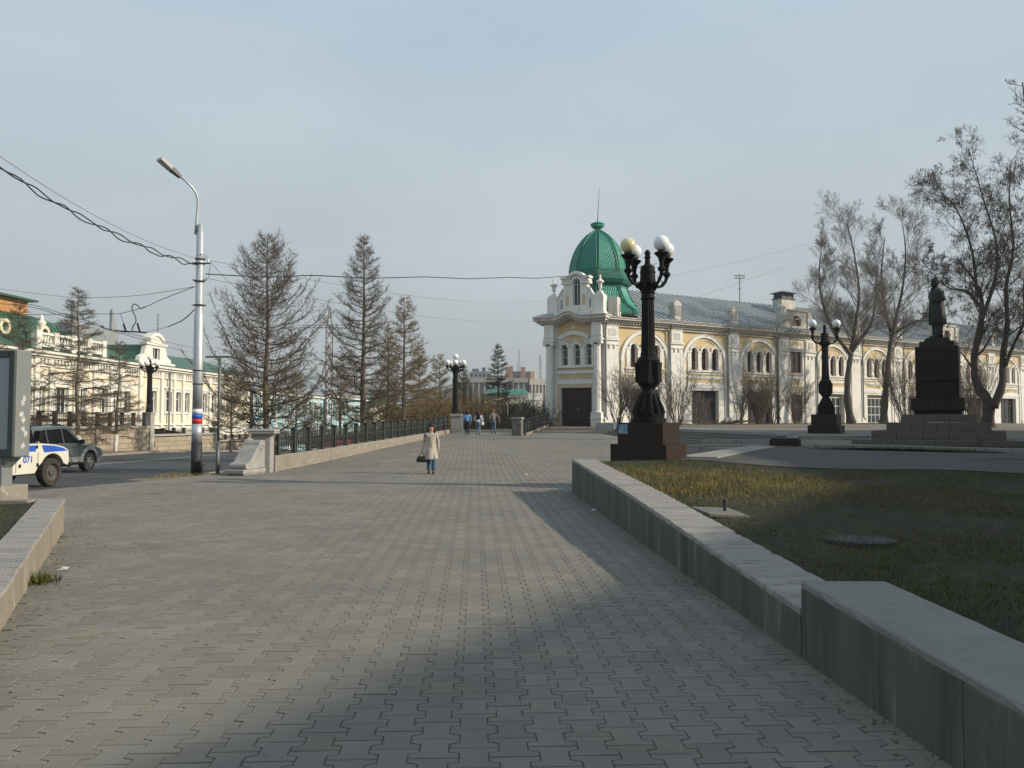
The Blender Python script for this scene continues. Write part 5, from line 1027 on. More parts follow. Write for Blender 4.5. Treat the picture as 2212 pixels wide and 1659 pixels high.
mb = MB(); mb.xz([(.36, 0), (.66, 0), (.60, .10), (.46, .26), (.41, .9), (.36, 1.1)], -.36, .36); mb.build('scroll', M['stone_b'], tl)
small_lamp((lx + .05, 57.2, zp(57) + 1.22), 'black lamp with white globes standing at the stair head past the iron fence', .97)
small_lamp((wall_x(64.7) - .2, 64.7, 2.42), 'black lamp with white globes on the pillar of the block wall across the street', 1.03)

# ================================================================ SILVER POLE, SIGN POST, BOARD
px_ = P(424, 1015, 27.6).x
po = thing('lighting_pole', 'tall silver painted pole with red and blue bands, black foot and a lamp arm', 'lamp post', (px_, 27.6, 0))
mb = MB(); mb.lathe([(.178, -.3), (.175, .99)], 20); mb.build('black_foot', M['black_band'], po, True)
for z0, z1, m, nm in ((.99, 1.60, 'silver', 'lower_shaft'), (1.60, 1.765, 'red_band', 'red_band'), (1.765, 1.925, 'blue_band', 'blue_band'), (1.925, 2.08, 'white_band', 'white_band')):
    mb = MB(); mb.lathe([(.168, z0), (.166, z1)], 20); mb.build(nm, M[m], po, True)
mb = MB(); mb.lathe([(.160, 2.08), (.155, 3.0), (.158, 3.02), (.150, 5.25), (.128, 5.27), (.120, 8.0), (.10, 8.02), (.095, 8.28), (.06, 8.3)], 20); mb.build('shaft', M['silver'], po, True)
pb = Vector((px_, 27.6, 0)); apts = [P(x, y, Y) - pb for x, y, Y in ((423, 506, 27.6), (424.5, 480, 27.6), (427, 450, 27.6), (427.5, 432, 27.55), (424, 418, 27.5), (416, 406, 27.4), (403, 393, 27.3), (386, 379, 27.2))]
mb = MB(); mb.tube(apts, [.055, .048, .044, .04, .038, .036, .034, .034], 8); mb.build('lamp_arm', M['silver'], po, True)
hp = apts[-1]; dr = (P(349, 347, 26.7) - P(386, 379, 27.2)).normalized()
mb = MB(); r0 = dr.orthogonal().normalized(); 
def obox(mb, p, d, l, w0, w1, h0, h1):
    sdn = d.cross(Vector((0, 0, 1))).normalized(); up = sdn.cross(d); q = p + d * l
    mb.hexa([p - sdn * w0 - up * h0, p + sdn * w0 - up * h0, q + sdn * w1 - up * h1, q - sdn * w1 - up * h1], [p - sdn * w0 + up * h0, p + sdn * w0 + up * h0, q + sdn * w1 + up * h1, q - sdn * w1 + up * h1])
obox(mb, hp - dr * .08, dr, .40, .07, .11, .055, .08); h1_ = mb.build('lamp_head', M['galv'], po, bevel=.012); mb = MB(); obox(mb, hp + dr * .32, dr, .48, .13, .15, .075, .06); mb.build('diffuser', M['lampgrey'], h1_, bevel=.02)
mb = MB()
for z, w_ in ((5.55, .17), (6.35, .165), (6.95, .16), (7.1, .16), (2.9, .175), (3.35, .17)): mb.lathe([(w_, z), (w_, z + .035)], 16)
for z in (5.55, 6.4): mb.box(-.24, .24, -.02, .02, z, z + .03)
mb.tube([(-.30, 0, 6.98), (.34, 0, 6.98)], .022, 6); mb.tube([(.18, 0, 6.4), (.3, 0, 6.5), (.36, 0, 7.0)], .008, 4); mb.tube([(-.1, -.1, 7.2), (.1, -.12, 7.28), (.2, -.05, 7.12)], .012, 4); mb.build('bracket', M['cable'], po)
mb = MB(); mb.lathe([(.03, 0), (.05, .02), (.03, .05), (.05, .07), (.03, .11)], 8, (.28, 0, 7.0)); mb.build('insulator', M['globe_w'], po)
sp = thing('sign_post', 'thin grey metal post with a short crossbar at its top', 'post', (P(470, 1020, 26.1).x, 26.1, 0))
mb = MB(); mb.tube([(0, 0, -.2), (0, 0, 1.05)], .062, 10); mb.tube([(0, 0, 1.05), (.02, 0, 3.68)], .045, 10); mb.build('shaft', M['galv'], sp, True)
mb = MB(); mb.box(-.44, .44, -.02, .02, 3.68, 3.74); mb.build('crossbar', M['galv'], sp)
mb = MB(); mb.tube([(-1.08 + .6, 0, 0), (-1.08 + .62, 0, .35)], .02, 5); mb.tube([(-.5, 0, .3), (-.4, 0, .33)], .012, 4); o = mb.build('iron_stub', M['iron'], loc=(sp.location.x, 26.1, 0)); tag(o, 'short bent iron stub beside the sign post', 'rod')
bb = thing('advertising_board', 'grey framed street advertising board with a blank sheet', 'billboard', (-10.6, 17.2, .1), R(-11))
mb = MB(); z0, z1 = .82, 3.06; mb.box(-1.5, .36, -.02, .40, z0, z1); mb.build('housing', M['frame'], bb, bevel=.04, seg=2)
mb = MB(); mb.cell(-1.48, .34, z0 + .02, z1 - .02, -1.33, .20, z0 + .17, z1 - .17, -.06, -.021); mb.build('trim', M['frame_d'], bb, bevel=.012)
mb = MB(); mb.box(-1.325, .195, -.035, -.022, z0 + .175, z1 - .175); mb.build('poster_sheet', M['poster'], bb)
mb = MB(); mb.box(-.95, .02, .03, .33, .22, z0); mb.xz([(.02, z0), (.25, z0), (.02, z0 - .22)], .05, .31); mb.build('leg', M['frame'], bb, bevel=.01)
mb = MB(); mb.box(-.85, -.22, .0, .03, .28, z0 - .08); mb.build('leg_panel', M['frame_d'], bb)
mb = MB(); mb.box(-1.1, .26, -.25, .5, -.12, .24); mb.build('base', M['concrete_warm'], bb, bevel=.015)
mb = MB(); r = random.Random(9)
for z in (1.05, 1.32, 1.40, 1.60, 1.72, 1.96, 2.04):
    x = .3625; cy_ = r.uniform(.14, .26); n_ = 9; mb.add([(x, cy_ + r.uniform(.02, .09) * math.cos(2 * PI * k / n_), z + r.uniform(.02, .10) * math.sin(2 * PI * k / n_)) for k in range(n_)], [tuple(range(n_))])
mb.build('paper_remnant', M['paper'], bb)

# ---------------------------------------------------------------- wires
def smooth(pts):
    pts = [Vector(p) for p in pts]; out = []
    for i in range(len(pts) - 1):
        p0, p1, p2, p3 = pts[max(0, i - 1)], pts[i], pts[i + 1], pts[min(len(pts) - 1, i + 2)]
        for k in range(4): u = k / 4; out.append(.5 * (2 * p1 + (p2 - p0) * u + (2 * p0 - 5 * p1 + 4 * p2 - p3) * u * u + (3 * p1 - p0 - 3 * p2 + p3) * u ** 3))
    return out + [pts[-1]]
def wire(name, label, pts, r_=.012, n=5, cat='cable', sag=0, seg=14):
    P_ = []
    if len(pts) > 2: pts = smooth(pts); seg = 2; sag = sag / 4
    for a, b in zip(pts, pts[1:]):
        a, b = Vector(a), Vector(b)
        for k in range(seg): t = k / seg; p = a.lerp(b, t); p.z -= sag * 4 * t * (1 - t); P_.append(p)
    P_.append(Vector(pts[-1])); c = P_[0].copy(); mb = MB(); mb.tube([p - c for p in P_], r_, n); o = mb.build(name, M['cable'], loc=c); tag(o, label, cat); return o
top = Vector((px_, 27.6, 7.05))
far = P(-40, 322, 17.5)
pts = [far.lerp(top, t) - Vector((0, 0, .35 * 4 * t * (1 - t))) for t in np.linspace(0, 1, 50)]
wire('support_wire', 'straight thin carrier wire above the twisted cables to the silver pole', [far + Vector((0, 0, .12)), top + Vector((-.1, 0, .1))], .006, 4, sag=.32)
def wob(ph, am, seedv):
    r_ = random.Random(seedv); return [p + Vector((0, 0, -am * abs(math.sin(i * .37 + ph)) * (.5 + r_.random() * .5) - .02)) for i, p in enumerate(pts)]
c1, c2 = wob(0, .16, 1), wob(1.1, .24, 2)
for c_, lab in ((c1, 'thick black cable looping along the carrier wire, upper strand'), (c2, 'thick black cable looping deeper below the carrier wire')):
    mb = MB(); o0 = c_[0].copy(); sm = [(c_[max(0, i - 1)] + c_[i] * 2 + c_[min(len(c_) - 1, i + 1)]) / 4 - o0 for i in range(len(c_))]; mb.tube(sm, .017, 5); o = mb.build('power_cable', M['cable'], loc=o0); tag(o, lab, 'cable')
wire('overhead_wire', 'long cable crossing the sky from the silver pole towards the tall iron lamp', [Vector((px_ + .2, 27.6, 6.62)), P(1215, 597, 50), P(1420, 568, 60)], .020, 5, sag=.35)
for (a, b, ya, yb, x1, y1, lab) in ((440, 560, 27.6, 90, 1180, 648, 'thin far wire over the two big larches'), (440, 600, 27.6, 95, 1180, 690, 'lowest thin far wire running to the tower'), (440, 548, 27.6, 60, 600, 650, 'thin wire dropping from the pole behind the big larch')):
    wire('overhead_wire', lab, [P(a, b, ya), P(x1, y1, yb)], .007, 4, sag=.8)
wire('overhead_wire', 'thin wire above the ridge rising to the poplars', [P(1470, 655, 90), P(1700, 575, 90)], .012, 4)
wire('overhead_wire', 'upper faint wire passing behind the tall lamp globes', [P(1370, 612, 100), P(1900, 480, 120)], .012, 4, sag=.6)
wire('trolley_wire', 'thin wire sagging from the pole to the far side above the green mansard', [P(-30, 620, 40), P(110, 638, 37), P(190, 643, 34), P(300, 638, 31), P(421, 619, 27.6)], .009, 4)
wire('trolley_wire', 'span wire with insulators holding the trolley lines', [P(-10, 680, 45), P(223, 678, 36), P(260, 677, 34.4), P(313, 663, 32), P(347, 648, 30.4), P(421, 619, 27.6)], .013, 5)
wire('trolley_wire', 'second trolley line coming from beyond the board', [P(-10, 655, 25), P(72, 664, 28), P(140, 684, 30), P(223, 708, 32), P(250, 717, 32.5), P(400, 760, 70)], .012, 4)
wire('trolley_wire', 'first trolley line coming from beyond the board', [P(-10, 645, 22), P(72, 659, 28), P(140, 679, 30), P(223, 704, 32), P(250, 714, 32.5), P(420, 752, 70)], .012, 4)
wire('trolley_wire', 'thick feeder loop hanging from the span wire', [P(x, y, 32) for x, y in ((314, 663), (303, 666), (296, 659), (289, 657), (285, 664), (287, 673), (293, 686), (293, 696), (287, 705), (285, 715))], .020, 5)
wire('trolley_wire', 'short stay with insulators below the bracket of the pole', [P(421, 668, 27.6), P(397, 690, 28.6), P(377, 700, 29.4), P(362, 706, 30.2)], .018, 5)
wire('trolley_wire', 'thin end of the stay running on to the trolley lines', [P(362, 706, 30.2), P(316, 718, 32)], .008, 4)
wire('trolley_wire', 'dropper wire above the line hanger', [P(260, 677, 34.4), P(271, 711, 32.4)], .012, 4, seg=4)
mb = MB(); c0 = P(290, 716, 32); mb.tube([P(248, 714, 32.5) - c0, P(271, 716, 32.4) - c0, P(317, 718, 32) - c0], .028, 5); mb.tube([P(267, 700, 32.4) - c0, P(272, 716, 32.3) - c0], .042, 6); mb.tube([P(297, 699, 32.2) - c0, P(302, 717, 32) - c0], .042, 6)
o = mb.build('line_hanger', M['cable'], loc=c0); tag(o, 'dark trolley line hanger with insulators above the ornate building', 'insulator')

# slim lamps beyond
def slim_lamp(loc, h, label, reach=1.2, ang=PI, m='galv', dark=0):
    t = thing('slim_lamp', label, 'street lamp', loc, ang); mb = MB(); mb.tube([(0, 0, -1), (0, 0, h * .9), (.1 * reach, 0, h * .96), (.5 * reach, 0, h), (reach, 0, h + .05)], [.09, .06, .045, .04, .035], 7); put('shaft', mb.mesh('shaft', M[m], True), t)
    mb = MB(); mb.box(reach, reach + .55, -.12, .12, h, h + .12); put('lamp_head', mb.mesh('lamp_head', M['lampgrey']), t)
    if dark: mb = MB(); mb.tube([(0, 0, -.2), (0, 0, dark)], .13, 8); put('dark_foot', mb.mesh('dark_foot', M['black_band']), t)
slim_lamp((P(1096, 900, 66).x, 66, -1.2), 4.6, 'slim modern lamp standing among the dark hedges behind the walkers', .9, R(150))
slim_lamp((P(1681, 912, 73).x, 73, 1.5), 9.2, 'slim lamp with a curved arm and black foot before the long building', 1.6, R(-5), dark=3.6)
mb = MB(); mb.tube([(0, 0, 0), (0, 0, 3)], .05, 5); [mb.tube([(-d_, 0, z), (d_, 0, z)], .04, 4) for z, d_ in ((2.9, .5), (2.6, .5), (1.5, .18))]; [mb.tube([(x, -.0, 2.6), (x, 0, 2.95)], .03, 4) for x in (-.5, -.3, 0, .3, .5)]
ap = P(1598, 647, 85.0); o = mb.build('roof_antenna', M['seam'], bd, loc=(ap.x - BO.x, ap.y - BO.y, ap.z - .4))

# ================================================================ MONUMENT
mo = thing('monument', 'dark bronze statue of a man in a long coat on a granite pedestal with steps', 'monument', (P(2036, 950, 31).x, 31.2, zr(30) - .02), R(-31))
def slabs(name, w0, w1, y0, y1, z0, z1, nx, m):
    s = (w1 - w0) / nx
    for i in range(nx):
        mb = MB(); mb.box(w0 + i * s + .004, w0 + (i + 1) * s - .004, y0, y1, z0 + random.uniform(0, .004), z1 - random.uniform(0, .004)); mb.build(name, m, mo, bevel=.01)
slabs('step_slab', -2.75, 2.75, -2.3, 2.3, -.1, .20, 4, M['granite_step']); slabs('step_slab', -2.15, 2.15, -1.75, 1.75, .202, .53, 5, M['granite_step']); slabs('step_slab', -1.68, 1.68, -1.38, 1.38, .532, .83, 4, M['granite_step']); slabs('step_slab', -1.2, 1.2, -1.05, 1.05, .832, 1.12, 3, M['granite_step'])
slabs('base_block', -.78, .78, -.78, .78, 1.122, 1.26, 1, M['granite_dark']); slabs('base_block', -.88, .88, -.88, .88, 1.262, 1.72, 3, M['granite'])
for z0, z1 in ((1.722, 2.35), (2.354, 2.98), (2.984, 3.65)): slabs('pedestal_block', -.72, .72, -.72, .72, z0, z1, 1, M['granite_dark'])
slabs('cap_block', -.58, .58, -.58, .58, 3.652, 3.85, 1, M['granite'])
mb = MB(); mb.box(-.42, .42, -.38, .38, 3.852, 3.95); mb.box(-.36, .36, -.32, .32, 3.95, 4.0); mb.build('bronze_base', M['bronze'], mo)
sr = put('statue', None, mo, (0, 0, 4.0)); sr.name = 'statue'
def ring(cx, cy, rx, ry, z, n=18, sq=0): return [(cx + rx * math.copysign(abs(math.cos(2 * PI * i / n)) ** (1 - sq), math.cos(2 * PI * i / n)), cy + ry * math.copysign(abs(math.sin(2 * PI * i / n)) ** (1 - sq), math.sin(2 * PI * i / n)), z) for i in range(n)]
S = 1.24
mb = MB(S and Matrix.Scale(S, 4)); mb.loft([ring(.02, 0, .235, .29, .42), ring(.02, 0, .24, .30, .46), ring(.01, 0, .225, .28, .75), ring(.0, 0, .205, .255, 1.0), ring(.0, 0, .20, .25, 1.15), ring(-.02, 0, .205, .27, 1.3), ring(.0, 0, .17, .26, 1.42), ring(.01, 0, .10, .17, 1.50), ring(.0, 0, .07, .08, 1.54), ring(-.02, 0, .065, .07, 1.60)])
for s in (-1, 1): mb.tube([(.02, s * .11, .5), (.0, s * .11, .1), (-.0, s * .11, .03)], [.12, .10, .09], 10); mb.box(-.16, .10, s * .11 - .06, s * .11 + .06, 0, .08)
mb.loft([ring(-.04, 0, .05, .05, 1.53, 14), ring(-.045, 0, .10, .08, 1.60, 14), ring(-.03, 0, .125, .09, 1.68, 14), ring(-.02, 0, .13, .098, 1.75, 14), ring(-.005, 0, .11, .09, 1.83, 14), ring(0, 0, .05, .04, 1.88, 14)])
mb.hexa([(-.17, -.02, 1.655), (-.14, -.02, 1.64), (-.14, .02, 1.64), (-.17, .02, 1.655)], [(-.15, -.015, 1.72), (-.13, -.015, 1.73), (-.13, .015, 1.73), (-.15, .015, 1.72)])
mb.loft([ring(-.10, 0, .05, .045, 1.55, 8), ring(-.13, 0, .04, .04, 1.50, 8), ring(-.13, 0, .02, .02, 1.46, 8)])
mb.tube([(.03, -.26, 1.40), (.06, -.31, 1.15), (-.10, -.28, 1.12), (-.19, -.15, 1.20), (-.20, -.06, 1.24)], [.085, .075, .06, .05, .045], 9)
mb.tube([(.03, .26, 1.40), (.07, .31, 1.12), (.02, .30, .95), (-.03, .28, .85)], [.085, .075, .06, .05], 9)
mb.tube([(-.19, 0, 1.25), (-.215, 0, .9), (-.235, 0, .46)], .015, 5); mb.tube([(-.05, -.13, 1.5), (-.15, -.1, 1.42), (-.2, -.03, 1.3)], .03, 6); mb.tube([(-.05, .13, 1.5), (-.15, .1, 1.42), (-.2, .03, 1.3)], .03, 6)
sr2 = mb.build('statue', M['bronze'], mo, True); sr2.location = (0, 0, 4.0); bpy.data.objects.remove(sr); sr2.name = 'statue'; sr2.rotation_euler = (0, 0, R(28))

# ================================================================ VEHICLES
def wheel(parent, x, y, r_, w_, side, tyre, rim, spokes=5, tread=0):
    t = MB(); n = 28; prof = [(r_ * .62, -w_ / 2), (r_ * .95, -w_ / 2), (r_, -w_ * .36), (r_, w_ * .36), (r_ * .95, w_ / 2), (r_ * .62, w_ / 2)]
    vs = []; fs = []
    for i in range(n):
        a = 2 * PI * i / n; k = 1 + (tread if i % 2 else 0)
        for j, (rr_, yy) in enumerate(prof): q = rr_ * (k if 1 < j < 4 else 1); vs.append((q * math.cos(a), yy, q * math.sin(a)))
    m_ = len(prof)
    for i in range(n):
        for j in range(m_): fs.append((i * m_ + j, ((i + 1) % n) * m_ + j, ((i + 1) % n) * m_ + (j + 1) % m_, i * m_ + (j + 1) % m_))
    t.add(vs, fs); wh = t.build('wheel', tyre, parent, loc=(x, y, r_))
    g = MB(Matrix.Rotation(PI / 2, 4, 'X')); s = side
    g.lathe([(r_ * .63, -s * w_ * .42), (r_ * .60, -s * w_ * .3), (r_ * .52, -s * w_ * .18), (r_ * .15, -s * w_ * .20), (.01, -s * w_ * .2)] if not spokes else [(r_ * .64, -s * w_ * .44), (r_ * .58, -s * w_ * .40), (r_ * .56, -s * w_ * .1)], 20, cap=False)
    g.M = None
    yf = s * w_ * .32
    for i in range(spokes):
        a = 2 * PI * i / spokes; c, q = math.cos(a), math.sin(a); g.hexa([(-.05 * q + .05 * c, yf - .02, .05 * c + .05 * q), (.05 * q + .05 * c, yf - .02, -.05 * c + .05 * q), (.05 * q + .05 * c, yf + .02, -.05 * c + .05 * q), (-.05 * q + .05 * c, yf + .02, .05 * c + .05 * q)],
            [(-.035 * q + r_ * .6 * c, yf - .02, .035 * c + r_ * .6 * q), (.035 * q + r_ * .6 * c, yf - .02, -.035 * c + r_ * .6 * q), (.035 * q + r_ * .6 * c, yf + .02, -.035 * c + r_ * .6 * q), (-.035 * q + r_ * .6 * c, yf + .02, .035 * c + r_ * .6 * q)])
    gg = MB(Matrix.Rotation(PI / 2, 4, 'X')); gg.lathe([(.085, -s * w_ * .15), (.085, -s * w_ * .38), (.05, -s * w_ * .42)], 12); b0 = len(g.v); g.v += gg.v; g.f += [tuple(b0 + i for i in f) for f in gg.f]; g.mi += gg.mi
    g.build('rim', rim, wh, smooth=False); return wh
def shell(poly, hw, taper=0, zt=0, yc=0, k=3):
    """side outline pushed out to both sides; rounded towards the flanks, leaning in above zt"""
    mb = MB(); rings = []
    for yy, sc_ in ((-hw, .985), (-hw * .97, 1.0), (hw * .97, 1.0), (hw, .985)):
        cx_ = sum(p[0] for p in poly) / len(poly); cz_ = sum(p[1] for p in poly) / len(poly)
        rings.append([(cx_ + (x - cx_) * sc_, yy * (1 - taper * max(0, z - zt)), cz_ + (z - cz_) * sc_) for x, z in poly])
    mb.loft(rings); return mb
def arc_pts(cx, cz, r_, a0_, a1_, n=9): return [(cx + r_ * math.cos(R(a0_ + (a1_ - a0_) * i / n)), cz + r_ * math.sin(R(a0_ + (a1_ - a0_) * i / n))) for i in range(n + 1)]
carpaint = mat('silver_blue_car_paint', (.20, .235, .26), rough=.28, metal=.6, coat=.6, spec=.5)
carlow = mat('silver_cladding', (.40, .41, .41), rough=.4, metal=.4)
tyre_m = mat('tyre_rubber', (.035, .03, .027), (.055, .047, .04), 8, rough=.9)
alloy = mat('alloy_rim', (.55, .56, .57), rough=.3, metal=.8)
dark = mat('dark_trim', (.015, .015, .016), rough=.5)
tint = mat('tinted_car_glass', (.008, .009, .010), rough=.12, spec=.25)
chrome = mat('chrome', (.6, .6, .6), rough=.15, metal=1)
sv_ = thing('silver_suv', 'silver grey off road car with tinted windows driving past the block wall', 'car', (-18.3, 32.65, zs(32.6)), R(84))
# x forward, front wheel at 1.35, rear at -1.45
low = [(-2.3, .42)] + [(-2.33, .95), (-2.30, 1.12), (-1.2, 1.14), (.55, 1.14), (.95, 1.10), (1.7, 1.02), (2.15, .90), (2.27, .72), (2.25, .40), (1.88, .36)] + arc_pts(1.35, .40, .47, -8, 188, 10) + [(.75, .36), (-.85, .36)] + arc_pts(-1.45, .40, .47, -8, 188, 10) + [(-1.98, .40)]
mb = shell(low, .93); bdy = mb.build('body', carpaint, sv_, bevel=.03, seg=2)
gh = [(-2.24, 1.12), (-2.12, 1.55), (-1.95, 1.76), (-1.2, 1.84), (-.2, 1.84), (.15, 1.78), (.62, 1.42), (.96, 1.11)]
mb = shell(gh, .90, .22, 1.12); mb.build('roof', carpaint, sv_, bevel=.03, seg=2)
for sd in (-1, 1):
    def sidepoly(poly, name, m, off=.012, th=.012):
        mb = MB(); y = lambda z: sd * (.90 * (1 - .22 * max(0, z - 1.12)) + off)
        n = len(poly); vs = [(x, y(z), z) for x, z in poly] + [(x, y(z) - sd * (th + .02), z) for x, z in poly]; mb.add(vs, [tuple(range(n)), tuple(reversed(range(n, 2 * n)))] + [(i, (i + 1) % n, (i + 1) % n + n, i + n) for i in range(n)]); return mb.build(name, m, sv_)
    sidepoly([(-2.05, 1.17), (-1.88, 1.62), (-1.25, 1.70), (-1.2, 1.17)], 'side_window', tint); sidepoly([(-1.13, 1.17), (-1.18, 1.70), (-.32, 1.73), (-.28, 1.17)], 'side_window', tint); sidepoly([(-.20, 1.17), (-.24, 1.73), (.05, 1.70), (.42, 1.40), (.72, 1.17)], 'side_window', tint)
    for cx_ in (1.35, -1.45):
        mb = MB()
        ap = arc_pts(cx_, .40, .465, -5, 185, 12); bp = arc_pts(cx_, .40, .60, 185, -5, 12); y0, y1 = sorted((sd * .90, sd * .975)); mb.xz(ap + bp, y0, y1); mb.build('wheel_arch', carlow, sv_, bevel=.015)
    y0, y1 = sorted((sd * .90, sd * .955)); mb = MB(); mb.box(-.85, .78, y0, y1, .40, .60); mb.build('sill_cladding', carlow, sv_, bevel=.015)
    mb = MB(); mb.tube([(-.95, sd * .98, .36), (.8, sd * .98, .36)], .045, 8); mb.build('side_step', dark, sv_)
    for x in (-.28, .62): mb = MB(); mb.box(x - .006, x + .006, *sorted((sd * .925, sd * .934)), .5, 1.12); mb.build('door_gap', dark, sv_)
    for x in (-.42, .42): mb = MB(); mb.box(x - .12, x + .06, *sorted((sd * .93, sd * .965)), .99, 1.025); mb.build('door_handle', chrome, sv_, bevel=.008)
    mb = MB(); mb.box(.55, .75, *sorted((sd * .95, sd * 1.13)), 1.13, 1.30); mb.build('mirror', dark, sv_, bevel=.04, seg=2)
    mb = MB(); mb.tube([(-1.9, sd * .66, 1.80), (-1.8, sd * .66, 1.87), (-.2, sd * .66, 1.90), (.0, sd * .66, 1.84)], .025, 6); mb.build('roof_rail', dark, sv_)
    mb = MB(); mb.box(2.08, 2.22, *sorted((sd * .58, sd * .90)), .74, .90); mb.build('headlight', M['globe_w'], sv_, bevel=.02)
for x in (1.35, -1.45):
    for sd in (-1, 1): wheel(sv_, x, sd * .80, .385, .26, sd, tyre_m, alloy, 6)
mb = MB(); mb.box(-2.0, 2.0, -.78, .78, .32, .6); mb.build('chassis', dark, sv_)
mb = MB(); mb.hexa([(.30, -.68, 1.62), (.30, .68, 1.62), (.85, .78, 1.18), (.85, -.78, 1.18)], [(.33, -.68, 1.645), (.33, .68, 1.645), (.88, .78, 1.20), (.88, -.78, 1.20)]); mb.build('windscreen', tint, sv_)
# police jeep
jw = mat('cream_white_jeep_paint', (.66, .64, .55), (.60, .58, .50), 2, rough=.35, coat=.3); jb = mat('police_blue_paint', (.03, .10, .48), rough=.35, coat=.3)
jp = thing('police_jeep', 'white and blue police jeep numbered 071, half hidden by the advertising board', 'car', (-14.2, 22.85, zs(23)), R(82))
body = [(-2.0, .55), (-2.0, 1.22), (.48, 1.22), (.62, 1.24), (1.2, 1.20), (1.65, 1.12), (1.86, 1.02), (1.90, .70), (1.84, .58), (1.80, .58)] + arc_pts(1.18, .42, .52, 25, 150, 9) + [(.60, .60), (.46, .40), (-.60, .40)] + arc_pts(-1.12, .42, .50, 15, 165, 9)
mb = shell(body, .84); mb.build('body', jw, jp, bevel=.03, seg=2)
bnd = [(-2.0, 1.06), (-2.0, 1.2), (.5, 1.2), (.66, 1.22), (1.2, 1.18), (1.62, 1.10), (1.80, 1.02), (1.80, .99), (1.4, 1.0), (.5, 1.0), (.4, 1.02)]
for sd in (-1, 1):
    mb = MB(); mb.xz([(-2.0, 1.02), (-2.0, 1.19), (.46, 1.19), (.46, 1.02)], *sorted((sd * .838, sd * .846))); mb.build('blue_stripe', jb, jp)
    mb = MB(); mb.xz([(.80, .985), (.70, 1.19), (1.2, 1.165), (1.6, 1.09), (1.80, 1.0)], *sorted((sd * .838, sd * .847))); mb.build('blue_stripe', jb, jp)
mb = MB(); mb.hexa([(.62, -.6, 1.236), (1.75, -.55, 1.10), (1.75, .55, 1.10), (.62, .6, 1.236)], [(.66, -.55, 1.30), (1.7, -.5, 1.15), (1.7, .5, 1.15), (.66, .55, 1.30)]); mb.build('bonnet', jb, jp, bevel=.03, seg=2)
mb = shell([(-2.0, 1.22), (-1.92, 1.96), (-1.7, 2.02), (.02, 2.0), (.14, 1.94), (.46, 1.24)], .78, .10, 1.22); mb.build('cab', jw, jp, bevel=.03, seg=2)
mb = MB(); mb.hexa([(.50, -.70, 1.28), (.54, -.70, 1.28), (.54, .70, 1.28), (.50, .70, 1.28)], [(.16, -.66, 1.90), (.20, -.66, 1.90), (.20, .66, 1.90), (.16, .66, 1.90)]); mb.build('windscreen', tint, jp)
for sd in (-1, 1):
    mb = MB(); y0, y1 = sorted((sd * .76, sd * .80)); mb.xz([(-.62, 1.26), (-.62, 1.88), (-.02, 1.88), (.12, 1.8), (.38, 1.26)], y0, y1); mb.build('side_window', tint, jp); mb = MB(); mb.xz([(-1.8, 1.3), (-1.75, 1.85), (-.75, 1.88), (-.75, 1.3)], y0, y1); mb.build('side_window', tint, jp)
    mb = MB(); mb.tube([(.40, sd * .83, 1.26), (.12, sd * .80, 1.98)], .035, 6); mb.build('pillar_trim', dark, jp)
    mb = MB(); mb.box(.34, .40, *sorted((sd * .88, sd * 1.06)), 1.36, 1.60); mb.tube([(.36, sd * .80, 1.30), (.37, sd * .95, 1.38)], .02, 5); mb.build('mirror', dark, jp, bevel=.02)
    for x0, z in ((-.18, .60), (.50, .60), (.46, 1.10)): mb = MB(); mb.box(x0, x0 + .07, *sorted((sd * .84, sd * .87)), z, z + .09); mb.build('hinge', dark, jp, bevel=.008)
    for x in (-.28, .56): mb = MB(); mb.box(x - .006, x + .006, *sorted((sd * .838, sd * .8475)), .45, 1.01); mb.build('door_gap', dark, jp)
    mb = MB(); mb.lathe([(.03, 0), (.04, .02), (.03, .05)], 8, (.60, sd * .80, 1.24)); mb.build('side_light', mat('orange_lens', (.6, .2, .03), rough=.3), jp)
    for x in (1.18, -1.12): wheel(jp, x, sd * .72, .40, .24, sd, tyre_m, mat('dark_steel_rim', (.10, .095, .09), (.07, .065, .06), 6, rough=.6), 0, .03)
mb = MB(); mb.box(-1.8, 1.7, -.6, .6, .36, .75); mb.tube([(1.18, -.6, .42), (1.18, .6, .42)], .08, 8); mb.lathe([(.16, 0), (.16, .2)], 10, (1.18, .1, .34)); mb.build('chassis', dark, jp)
mb = MB(); mb.box(1.86, 1.98, -.85, .85, .52, .66); mb.build('bumper', dark, jp, bevel=.02)
def text(body_, size, loc, rot, m, parent, name='lettering', shear=0, ext=.002):
    c = bpy.data.curves.new(name, 'FONT'); c.body = body_; c.size = size; c.extrude = ext; c.shear = shear; c.materials.append(m); c.offset = size * .012
    tmp = bpy.data.objects.new('lettering_curve', c); COL.objects.link(tmp); dg = bpy.context.evaluated_depsgraph_get(); me = bpy.data.meshes.new_from_object(tmp.evaluated_get(dg)); bpy.data.objects.remove(tmp)
    return put(name, me, parent, loc, rot)
text('071', .26, (-.02, -.849, .72), (PI / 2, 0, 0), jb, jp)
text('МИЛИЦИЯ', .115, (-.72, -.8485, 1.07), (PI / 2, 0, 0), M['white_band'], jp, shear=.3)
text('отдел', .11, (-1.3, -.849, .83), (PI / 2, 0, 0), jb, jp)

